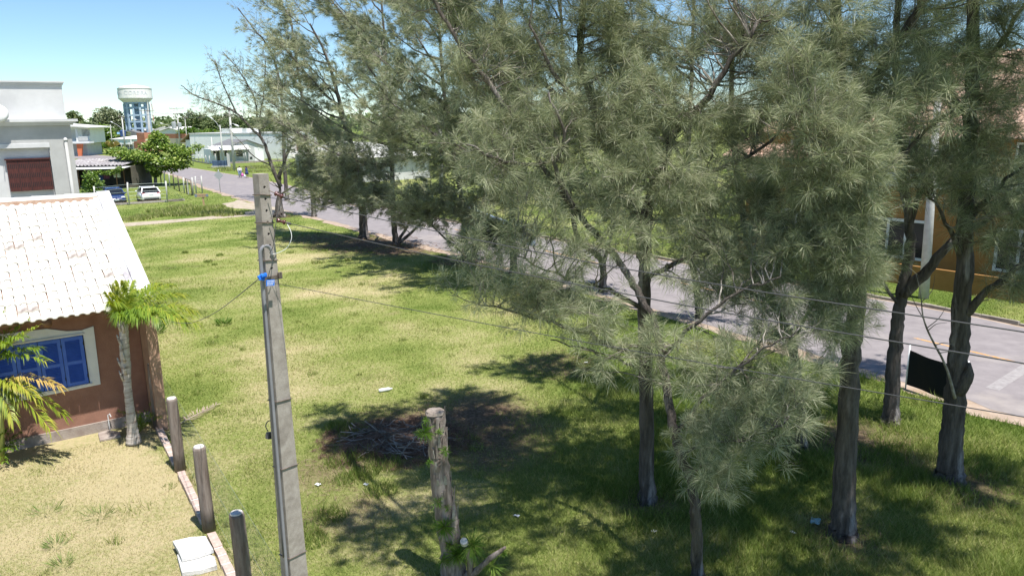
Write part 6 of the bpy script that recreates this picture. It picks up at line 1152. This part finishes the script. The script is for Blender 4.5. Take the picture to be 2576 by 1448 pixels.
# two storey house with an orange pillar
Yt = 189; o_ = P('B1', 165, 1440, Yt); o_.z = 0; ts = thing('house', 'white two storey house with balcony and orange pillar beside the grey building', 'house', o_, .12)
def tx(px): return (P('B1', px, 1000, Yt) - o_).x
def tz(py): return P('B1', 300, py, Yt).z
MB().box(-4, tx(440) - .5, 2, 12, tz(1195), tz(880)).build('upper_wall', m_wall_w, ts); MB().box(-4, tx(310), 3, 12, 0, tz(1195)).build('lower_wall', m_wall_g, ts); MB().box(-4, tx(475), -.6, 2.2, tz(1200), tz(1160)).build('balcony_slab', m_trim, ts)
MB().add([(-4, -1.2, tz(815)), (tx(530), -1.2, tz(885)), (tx(530), 13, tz(885)), (-4, 13, tz(815)), (-4, -1.2, tz(850)), (tx(530), -1.2, tz(905)), (tx(530), 13, tz(905)), (-4, 13, tz(850))], [(0, 1, 2, 3), (7, 6, 5, 4), (0, 4, 5, 1), (1, 5, 6, 2), (2, 6, 7, 3), (3, 7, 4, 0)]).build('roof', m_roof_l, ts)
opening(ts, 'window', tx(285), tx(425), tz(1060), tz(935), 1.95); 
for i in range(6): x = tx(285) + (tx(425) - tx(285)) * (i + .5) / 6; MB().box(x - .08, x + .08, 1.88, 1.93, tz(1060), tz(935)).build('mullion', m_trim, ts)
MB().box(-1.5, tx(200), 1.9, 1.99, tz(1130), tz(940)).build('door', m_wall_g, ts); MB().box(tx(240), tx(275), -.4, -.1, tz(1160), tz(900)).build('column', m_trim, ts)
MB().box(tx(285), tx(455), -.55, -.5, tz(1080), tz(1070)).build('railing', m_trim, ts); MB().box(tx(285), tx(455), -.54, -.51, tz(1150), tz(1085)).build('railing_panel', m_wall_g, ts)
MB().add([(tx(228), -.2, 0), (tx(290), -.2, 0), (tx(330), -.2, tz(1205)), (tx(222), -.2, tz(1205)), (tx(228), .4, 0), (tx(290), .4, 0), (tx(330), .4, tz(1205)), (tx(222), .4, tz(1205))], [(0, 1, 2, 3), (7, 6, 5, 4), (0, 4, 5, 1), (1, 5, 6, 2), (2, 6, 7, 3), (3, 7, 4, 0)]).build('orange_pillar', m_orange, ts)
kio = thing('kiosk', 'dark red open kiosk with flat roof by the far lane', 'kiosk', (P('B1', 455, 1385, 212).x, 212, 0)); k_ = 212 / F_ * S_ / 4.826
MB().box(-50 * k_, 60 * k_, 0, 4, 0, 165 * k_).build('cabin', M('dark_red', (.10, .025, .03)), kio); MB().box(-90 * k_, 190 * k_, -1, 4.5, 172 * k_, 182 * k_).build('roof', m_roof_l, kio)
wire_fence('pale paling fence along the far lane', [P('B1', x, 1375, 214).xy.to_3d() for x in range(380, 1420, 75)], [2.6] * 14, [m_cpost] * 14, 3)
# grey house seen through the roadside trees
a = G('B4', 360, 930); b_ = G('B4', 1060, 1010); gh = wall_thing('house', 'grey house with pale roof seen through the roadside trees', 'house', a, b_); L = (b_ - a).length * 1.7; zc_ = P('B4', 600, 520, a.y).z; zr_ = P('B4', 600, 345, a.y + 4).z
MB().box(0, L, 0, 10, 0, zc_).build('wall', m_wall_g, gh)
MB().add([(-.8, -.8, zc_), (L + .8, -.8, zc_), (L * .7, 5, zr_ + .5), (L * .2, 5, zr_ + .5), (-.8, 10.8, zc_), (L + .8, 10.8, zc_)], [(0, 1, 2, 3), (3, 2, 5, 4), (1, 5, 2), (0, 3, 4), (0, 4, 5, 1)]).build('roof', m_roof_l, gh)
for i, (x0, x1) in enumerate(((.06, .16), (.22, .34), (.42, .50), (.58, .68), (.76, .88))): opening(gh, 'window' if i != 2 else 'door', L * x0, L * x1, 1.0 if i != 2 else .05, 2.3, -.03)
wire_fence('pale post fence before the grey house behind the trees', [G('B4', *p) for p in ((220, 920), (460, 950), (590, 985), (720, 1010), (850, 1000), (1000, 1030), (1140, 1050))], [1.5] * 7, [m_cpost] * 7, 4)
# orange house with tiled roofs at the right
m_ora = M('orange_render', (.31, .155, .05), (.38, .20, .07), 1.2, .95, .3, 30); m_clay = M('clay_roof_tile', (.50, .30, .22), (.66, .48, .38), 2.5, .9, .2, 20, c3=(.34, .20, .15), s3=1.5, lo3=.55, hi3=.7)
OA = rad(-52); oo = Vector((18.9, 35.8, 0)); oh = thing('house', 'orange two storey house with clay tiled roofs behind the trees at right', 'house', oo, OA)
def ol(k, px, py, y=0.0): return local_on(k, px, py, oo, OA, y)
MB().box(-9, 12, 0, 8, .35, 6.55).build('wall', m_ora, oh); MB().box(-9.02, 12.02, -.06, 8, 0, .349).build('plinth', m_plinth, oh); MB().box(-9.01, 12.01, -.10, -.003, 4.1, 4.75).build('balcony_band', m_trim, oh)
def tiled(parent, x0, x1, y0, z0, y1, z1, rows, pitch=.24):
    n = int((x1 - x0) / pitch * 5)
    for r_ in range(rows):
        t0, t1 = r_ / rows, (r_ + 1.12) / rows; A_ = (y0 + (y1 - y0) * t0, z0 + (z1 - z0) * t0 + .05); B2_ = (y0 + (y1 - y0) * t1, z0 + (z1 - z0) * t1 + .01); vs_ = []
        for (y, z), dz in ((A_, 0), (B2_, 0), (A_, -.04)):
            for i in range(n + 1): x = x0 + (x1 - x0) * i / n; vs_.append((x, y, z + dz + .045 * math.sin(2 * math.pi * (x - x0) / pitch)))
        k = n + 1; MB().add(vs_, [(i, i + 1, k + i + 1, k + i) for i in range(n)] + [(2 * k + i, 2 * k + i + 1, i + 1, i) for i in range(n)]).build('tile_course', m_clay, parent, True, fix=False)
rf_ = MB().add([(-1.6, -.7, 6.4), (13, -.7, 6.4), (13, 5, 10.3), (-1.6, 5, 10.3), (13, 10.7, 6.4), (-1.6, 10.7, 6.4)], [(0, 1, 2, 3), (3, 2, 4, 5)]).build('roof', m_clay, oh); tiled(rf_, -1.6, 13, -.72, 6.43, 5, 10.36, 17)
rf2 = MB().add([(-9.6, -1.6, 5.3), (-1.8, -1.6, 5.3), (-1.8, 4, 7.4), (-9.6, 4, 7.4)], [(0, 1, 2, 3)]).build('lower_roof', m_clay, oh); tiled(rf2, -9.6, -1.8, -1.62, 5.33, 4, 7.45, 11)
for x0, x1 in ((-6.6, -4.2), (-1.7, .85), (4.0, 6.4), (8.2, 10.4)):
    w = opening(oh, 'window', x0, x1, .80, 2.45, -.035, m_trim, m_win, .13)
    for k in (1, 2): x = x0 + (x1 - x0) * k / 3; MB().box(x - .06, x + .06, -.07, -.036, .80, 2.45).build('mullion', m_trim, w)
    opening(oh, 'window', x0 + .3, x1 - .3, 5.05, 6.15, -.035, m_trim, m_win, .09)
MB().beam(Vector((-9, -2.6, .45)), Vector((11, -2.6, .45)), .16, .9).build('front_wall', m_ora, oh)
# low blue-grey garden wall and dark hedge left of it
wl, L, z = wall_run('garden_wall', 'low blue grey garden wall in shade across the road', '6', (1480, 700), (2080, 830), 640, 60, 45, M('blue_grey_wall', (.20, .28, .40), (.28, .35, .46), 2))
# ---- utility poles and lamps
def upole(label, k, base, top, arms=(), lamp=None, Y=None, r=.16, boxes=(), name='utility_pole', mat=m_cpost):
    b = G(k, *base) if Y is None else Vector((P(k, *base, Y).x, Y, 0)); t = P(k, *top, b.y) - b; p = thing(name, label, 'utility pole', b, 0, 'poles along the street'); t.x *= .4
    MB().tube([(0, 0, -.1), (t.x, 0, t.z)], [r, r * .6], 8).build('shaft', mat, p, True)
    for py, hw_ in arms: z = (P(k, top[0], py, b.y) - b).z; f = t.x * z / t.z; MB().box(f - hw_, f + hw_, -.18, -.08, z - .06, z + .06).build('crossarm', m_wood, p); [MB().tube([(f + s * hw_ * .92, -.13, z + .06), (f + s * hw_ * .92, -.13, z + .3)], .06, 6).build('insulator', m_signback, p) for s in (-1, 0, 1)]
    if lamp:
        a0 = P(k, *lamp[0], b.y - .2) - b; a1 = P(k, *lamp[1], b.y - .2) - b; a0.x = t.x * a0.z / t.z; mdl = (a0 + a1) / 2 + Vector((0, 0, .25)); lm_ = MB().tube(bez([a0, mdl, a1], 4), .045, 6).build('lamp_arm', m_signback, p, True)
        d_ = (a1 - mdl).normalized(); MB().tube([a1 - d_ * .1, a1 + d_ * .3, a1 + d_ * .65], [.08, .16, .09], 8).build('lamp_head', m_trim, p, True)
    for x, y, s in boxes: c = P(k, x, y, b.y - .5) - b; MB().lathe([(s * .5, -s * .7), (s * .5, s * .6), (s * .2, s * .75)], 10, tuple(c)).build('transformer', m_signback, p)
    return b, b + t
POLES = []
POLES.append(upole('tall pale pole with wooden crossarm beside the two people', 'B2', (975, 1090), (890, 20), ((65, .8),), ((925, 330), (985, 318)), r=.24))
POLES.append(upole('pale pole with a long curved lamp arm before the small grey house', 'B2', (785, 970), (735, 320), (), ((745, 372), (610, 228)), r=.19))
POLES.append(upole('short bare pole left of the porch of the small grey house', 'B2', (620, 965), (590, 525), (), None, r=.14))
POLES.append(upole('pole with transformers standing before the red brick wall', 'B1', (2245, 1310), (2185, 545), ((530, 1.9), (640, 1.0)), ((2190, 940), (1900, 822)), Y=206, r=.24, boxes=((2120, 850, 1.2), (2230, 850, .9))))
POLES.append(upole('pale pole with lamp arm beside the lettered shop', 'B1', (1190, 1335), (1140, 690), ((690, .9),), ((1165, 935), (950, 802)), Y=214, r=.26))
POLES.append(upole('pale pole standing in front of the water tower legs', 'B1', (1655, 1080), (1620, 570), ((572, 2.2),), ((1545, 830), (1400, 745)), Y=226, r=.27))
POLES.append(upole('distant small lamp pole before the green trees', 'B1', (935, 1200), (915, 840), (), ((925, 990), (870, 985)), Y=228, r=.14))
POLES.append(upole('thin pole before the trees right of the transformers', 'B1', (2355, 1020), (2330, 700), ((700, .8),), None, Y=222, r=.15))
POLES.append(upole('white based utility pole on the verge behind the roadside trees', 'B4', (782, 1165), (705, -300), ((-250, 1.0),), None, r=.26))
POLES.append(upole('pale utility pole on the verge in front of the orange house', '8', (1098, 262), (1120, -900), (), None, r=.21))
POLES.append(upole('pole half hidden by needles in the middle of the far verge', '6', (1345, 660), (1345, -100), (), None, r=.2))
mst = upole('far twin pole mast rising above the trees', 'B1', (2150, 900), (2120, 420), ((530, 1.0),), None, Y=330, r=.3)
ws_ = [(0, 5), (5, 4), (5, 3), (3, 0), (1, 0), (3, 7)]
for i, (i0, i1) in enumerate(ws_):
    for k in (0, 1):
        a = POLES[i0][1] - Vector((0, 0, .1 + k * .9)); b = POLES[i1][1] - Vector((0, 0, .1 + k * .9)); pts = [a + (b - a) * t + Vector((0, 0, -.9 * math.sin(math.pi * t))) for t in [j / 8 for j in range(9)]]
        o = MB().tube(pts, .022, 4).build('cable', m_wire, None); tag(o, ['sagging wire between the tall pale pole and the one by the tower', 'wire between the pole before the tower and the lettered shop pole', 'wire between the tower pole and the transformer pole', 'wire between transformer pole and the tall pale pole', 'wire between the two poles before the small grey house', 'wire from the transformer pole to the thin pole'][i] + (', upper strand' if k == 0 else ', lower strand'), 'cable', 'wires between the street poles')
# ---- water tower
m_tw = M('tower_white', (.76, .75, .72), (.84, .83, .81), .5, .9, .2, 6, c3=(.60, .57, .52), s3=.25, lo3=.5, hi3=.7); m_tb = M('tower_blue', (.30, .40, .52), (.40, .50, .60), .6, .9, c3=(.50, .62, .72), s3=.2, lo3=.5, hi3=.65)
YT = 292; tc_ = P('B1', 1452, 900, YT); tw_ = thing('water_tower', 'white round concrete water tower on blue columns', 'water tower', (tc_.x, YT, 0)); k_ = YT / F_ * S_ / 4.826 * 1.03
def wz(py): return P('B1', 1452, py, YT).z
Rr = 283 * k_
MB().lathe([(212 * k_, wz(415)), (Rr * .99, wz(345)), (Rr, wz(335)), (Rr * .985, wz(158)), (Rr * 1.005, wz(156)), (Rr * 1.005, wz(146))], 48).build('tank', m_tw, tw_)
MB().lathe([(Rr * 1.0, wz(148)), (Rr * .8, wz(118)), (Rr * .5, wz(97)), (Rr * .18, wz(86)), (Rr * .16, wz(76)), (.1, wz(74))], 48).build('dome', m_tw, tw_, True)
MB().lathe([(205 * k_, wz(445)), (212 * k_, wz(414))], 32).build('ring_beam', m_tb, tw_, True)
nl = 12
for i in range(nl):
    a = 2 * math.pi * (i + .3) / nl; R_ = 200 * k_; MB().box(R_ - .42, R_ + .42, -.32, .32, 0, wz(440)).build('column', m_tb, tw_).rotation_euler = (0, 0, a)
for py in (520, 660, 785, 910, 1040):
    z = wz(py)
    for i in range(nl):
        a0, a1 = [2 * math.pi * (i + .3 + j) / nl for j in (0, 1)]; R_ = 200 * k_
        MB().beam(Vector((R_ * math.cos(a0), R_ * math.sin(a0), z)), Vector((R_ * math.cos(a1), R_ * math.sin(a1), z)), .45, .55 if py != 520 else .8).build('ring_tie', m_tb, tw_)
MB().lathe([(1.0, 0), (1.0, wz(440))], 12).build('riser_pipe', m_tb, tw_, True)
lad = 260 * k_; MB().beam(Vector((lad * .86, -1.5, 0)), Vector((lad * .93, -1.5, wz(300))), .35).build('ladder', m_tw, tw_)
tzc = (wz(225) + wz(262)) / 2; ts_ = 62 * k_
def bend(co): th = (co.x / (Rr * .995)) - math.pi / 2 - .28; r_ = Rr * .998 + co.z; return Vector((r_ * math.cos(th), r_ * math.sin(th), tzc + co.y))
text_obj('CORSAN  CIDREIRA', ts_ * 1.5, tw_, m_fade, None, bend)
mast_ = thing('lattice_mast', 'thin red and white lattice mast beside the water tower', 'mast', (P('B1', 1745, 900, 420).x, 420, 0)); m_rw = M('mast_red', (.50, .16, .16))
for i in range(8): z0, z1 = 24 * i / 8, 24 * (i + 1) / 8; MB().tube([(0, 0, z0), (0, 0, z1)], .3 * (1 - i * .06), 4).build('section', m_rw if i % 2 else m_trim, mast_)
# ---- town trees
def btree(name, label, u, vbase, Y, blobs, n, size, seed, mat=m_leafd, tint=.45, group='trees of the town'):
    base = Vector((P('v', u, vbase, Y).x, Y, 0)); t = thing(name, label, 'tree', base, 0, group); top = Vector(blobs[0][0]) - base
    MB().tube([(0, 0, -.1), (top.x * .5, 0, top.z * .6), tuple(top)], [.4, .3, .15], 7).build('trunk', m_trunk, t, True); leafy(t, 'crown', blobs, n, size, mat, seed, tint, base, shell=.45); return t
btree('broad_tree', 'round dark tree on a thin trunk above the two storey house', 190, 330, 300, [VB(188, 293, 300, 16, 11, 3), VB(180, 288, 300, 9, 7, 2), VB(195, 300, 300, 10, 8, 2)], 900, .9, 1)
btree('casuarina_clump', 'spiky grey green casuarina group left of the water tower', 270, 350, 290, [VB(270, 305, 290, 34, 24, 5, 3), VB(250, 292, 290, 12, 18, 3), VB(268, 283, 290, 12, 14, 3), VB(285, 290, 290, 14, 14, 3), VB(300, 302, 290, 14, 18, 3), VB(248, 312, 290, 18, 16, 3)], 3600, .9, 2, m_needle, .38)
for i, (u, v, Y, ru, rv, lab) in enumerate(((235, 338, 262, 30, 24, 'dense green tree left behind the pale shop'), (265, 345, 250, 28, 26, 'dense bright tree behind the pale shop'), (225, 360, 240, 22, 18, 'low dark tree beside the two storey house'), (210, 325, 300, 22, 14, 'distant tree under the thin trunked round tree'), (300, 345, 270, 22, 20, 'green tree below the spiky casuarinas'), (455, 318, 300, 30, 16, 'bushy tree behind the gabled hall'), (500, 308, 290, 34, 20, 'large tree crown left of the tall pale pole'), (545, 312, 285, 34, 20, 'large tree crown behind the long white hall'), (590, 316, 270, 34, 20, 'tree crown behind the parapet blocks'), (640, 318, 262, 34, 22, 'tree crown right of the parapet blocks'), (480, 335, 255, 24, 12, 'bright low tree behind the red brick wall'), (525, 338, 240, 24, 11, 'bright green tree top above the long white wall'), (690, 322, 250, 36, 24, 'tree crown behind the half bare casuarina'), (750, 325, 240, 40, 26, 'tree crown behind the bushy casuarina'))):
    btree('broad_tree', lab, u, v + 30, Y, [VB(u, v, Y, ru, rv, 5, 2), VB(u - ru * .5, v + rv * .3, Y, ru * .6, rv * .6, 4), VB(u + ru * .5, v + rv * .25, Y, ru * .6, rv * .6, 4), VB(u + ru * .1, v - rv * .5, Y, ru * .5, rv * .5, 3)], 1500, .95, 20 + i, m_leaf if 'bright' in lab else m_leafd, .3 + .25 * ((i * 7) % 5) / 5)
btree('spiky_tree', 'pointed dark conifer top above the town trees', 475, 330, 300, [VB(478, 290, 300, 7, 18, 2), VB(470, 296, 300, 9, 10, 2), VB(486, 296, 300, 7, 12, 2)], 800, .7, 50, m_needle, .3)
btree('conifer', 'small blue dark conifer on the skyline', 569, 330, 330, [VB(569, 290, 330, 4, 10, 1.5)], 260, .7, 51, m_needle, .1)
for i, (x, y, lab) in enumerate(((760, 1290, 'banana plant by the paling fence'), (860, 1250, 'second banana plant nearer the shop'), (960, 1230, 'yellowing banana plant beside the lettered shop'))):
    b = P('B1', x, 1370, 213); b.z = 0; bn_ = thing('banana_plant', lab, 'plant', b); rng = np.random.default_rng(i)
    for j in range(9): a = j * .7 + i; MB().add([(0, 0, 1.2), (math.cos(a) * 1.0 - .3 * math.sin(a), math.sin(a) * 1.0 + .3 * math.cos(a), 3.2 - .2 * (j % 3)), (math.cos(a) * 2.1, math.sin(a) * 2.1, 2.6 - .35 * (j % 3)), (math.cos(a) * 1.0 + .3 * math.sin(a), math.sin(a) * 1.0 - .3 * math.cos(a), 3.2 - .2 * (j % 3))], [(0, 1, 2), (0, 2, 3)]).build('leaf', M('banana_leaf', (.16, .25, .05) if i < 2 else (.40, .30, .10)), bn_)
    MB().tube([(0, 0, 0), (0, 0, 1.5)], .15, 6).build('stem', m_rachis, bn_)
b = G('B2', 375, 905); shrub('young_tree', 'little bright sapling before the long white wall', b, [((b.x, b.y, 2.6), (1.3, 1.0, .8), 1)], 260, .4, 9, m_leaf, .6, 'tree')
# verge bushes across the road on the right side, behind the casuarinas
for i, (x, y, Y, rx, rz, lab) in enumerate(((20.5, 47, 0, 2.4, 1.8, 'shaded hedge clump left of the orange house'), (13, 55, 0, 3.0, 2.2, 'dark hedge clump behind the blue grey garden wall'), (6, 66, 0, 3.0, 2.4, 'dark shrub behind the garden wall end'), (9, 72, 0, 4, 3.2, 'bushy tree behind the verge hedge'), (22, 60, 0, 4.5, 4, 'bright bushy tree left behind the orange house'), (-3, 80, 0, 3.5, 3, 'bushy tree near the grey house'), (30, 75, 0, 6, 5, 'big bushy tree far behind the orange house'))):
    shrub('verge_bush', lab, (x, y, 0), [((x, y, rz), (rx, rx * .7, rz), 2), ((x - rx * .6, y, rz * .7), (rx * .6, rx * .5, rz * .6), 1), ((x + rx * .6, y - .4, rz * .7), (rx * .6, rx * .5, rz * .6), 1)], 1300, .42, 60 + i, m_leaf if 'bright' in lab else m_leafd, .4, 'bush', 'bushes across the road')
# far woods to the skyline, and roofs among them
rng = np.random.default_rng(5); N = 16000; th = rng.uniform(-.80, .80, N); Rf = rng.uniform(330, 620, N); x = Rf * np.tan(th); hgt = (5 + 7 * fbm(x * .02 + 3, Rf * .02) + 3 * fbm(x * .12, Rf * .1)) * rng.random(N) ** .6
p = np.stack([x, Rf, hgt], 1); v, t = kites(p, rng.normal(0, 1, (N, 3)) + [0, 0, -.1], 2.6 * (.6 + .6 * rng.random(N)), 2.0, rng, rng.normal(0, .6, (N, 3)) + [.2, -.3, 1])
tag(obj('far_woods', tri_mesh('far_woods', v, t, {'tint': np.repeat(np.clip(rng.normal(.4, .2, N), 0, 1), 4)}), m_leafd), 'mass of low distant trees along the skyline', 'woods', kind='stuff')
for i, (u, v, Y, w_, lab) in enumerate(((415, 322, 300, 7, 'distant pale roofed house right of the tower'), (330, 332, 285, 6, 'distant grey roofed house at the tower foot'), (345, 325, 310, 8, 'pale house between the tower columns'))):
    c = P('v', u, v + 12, Y); c.z = 0; z = P('v', u, v, Y).z; hh_ = thing('house', lab, 'house', c); MB().box(-w_, w_, 0, 8, 0, z - 1.5).build('wall', m_wall_w, hh_); MB().prism([(-w_ - .8, z - 1.5), (w_ + .8, z - 1.5), (0, z + .6)], -.6, 8.6, lambda p, q_, t: (p, t, q_)).build('roof', m_roof_l if i != 1 else m_roof_d, hh_)
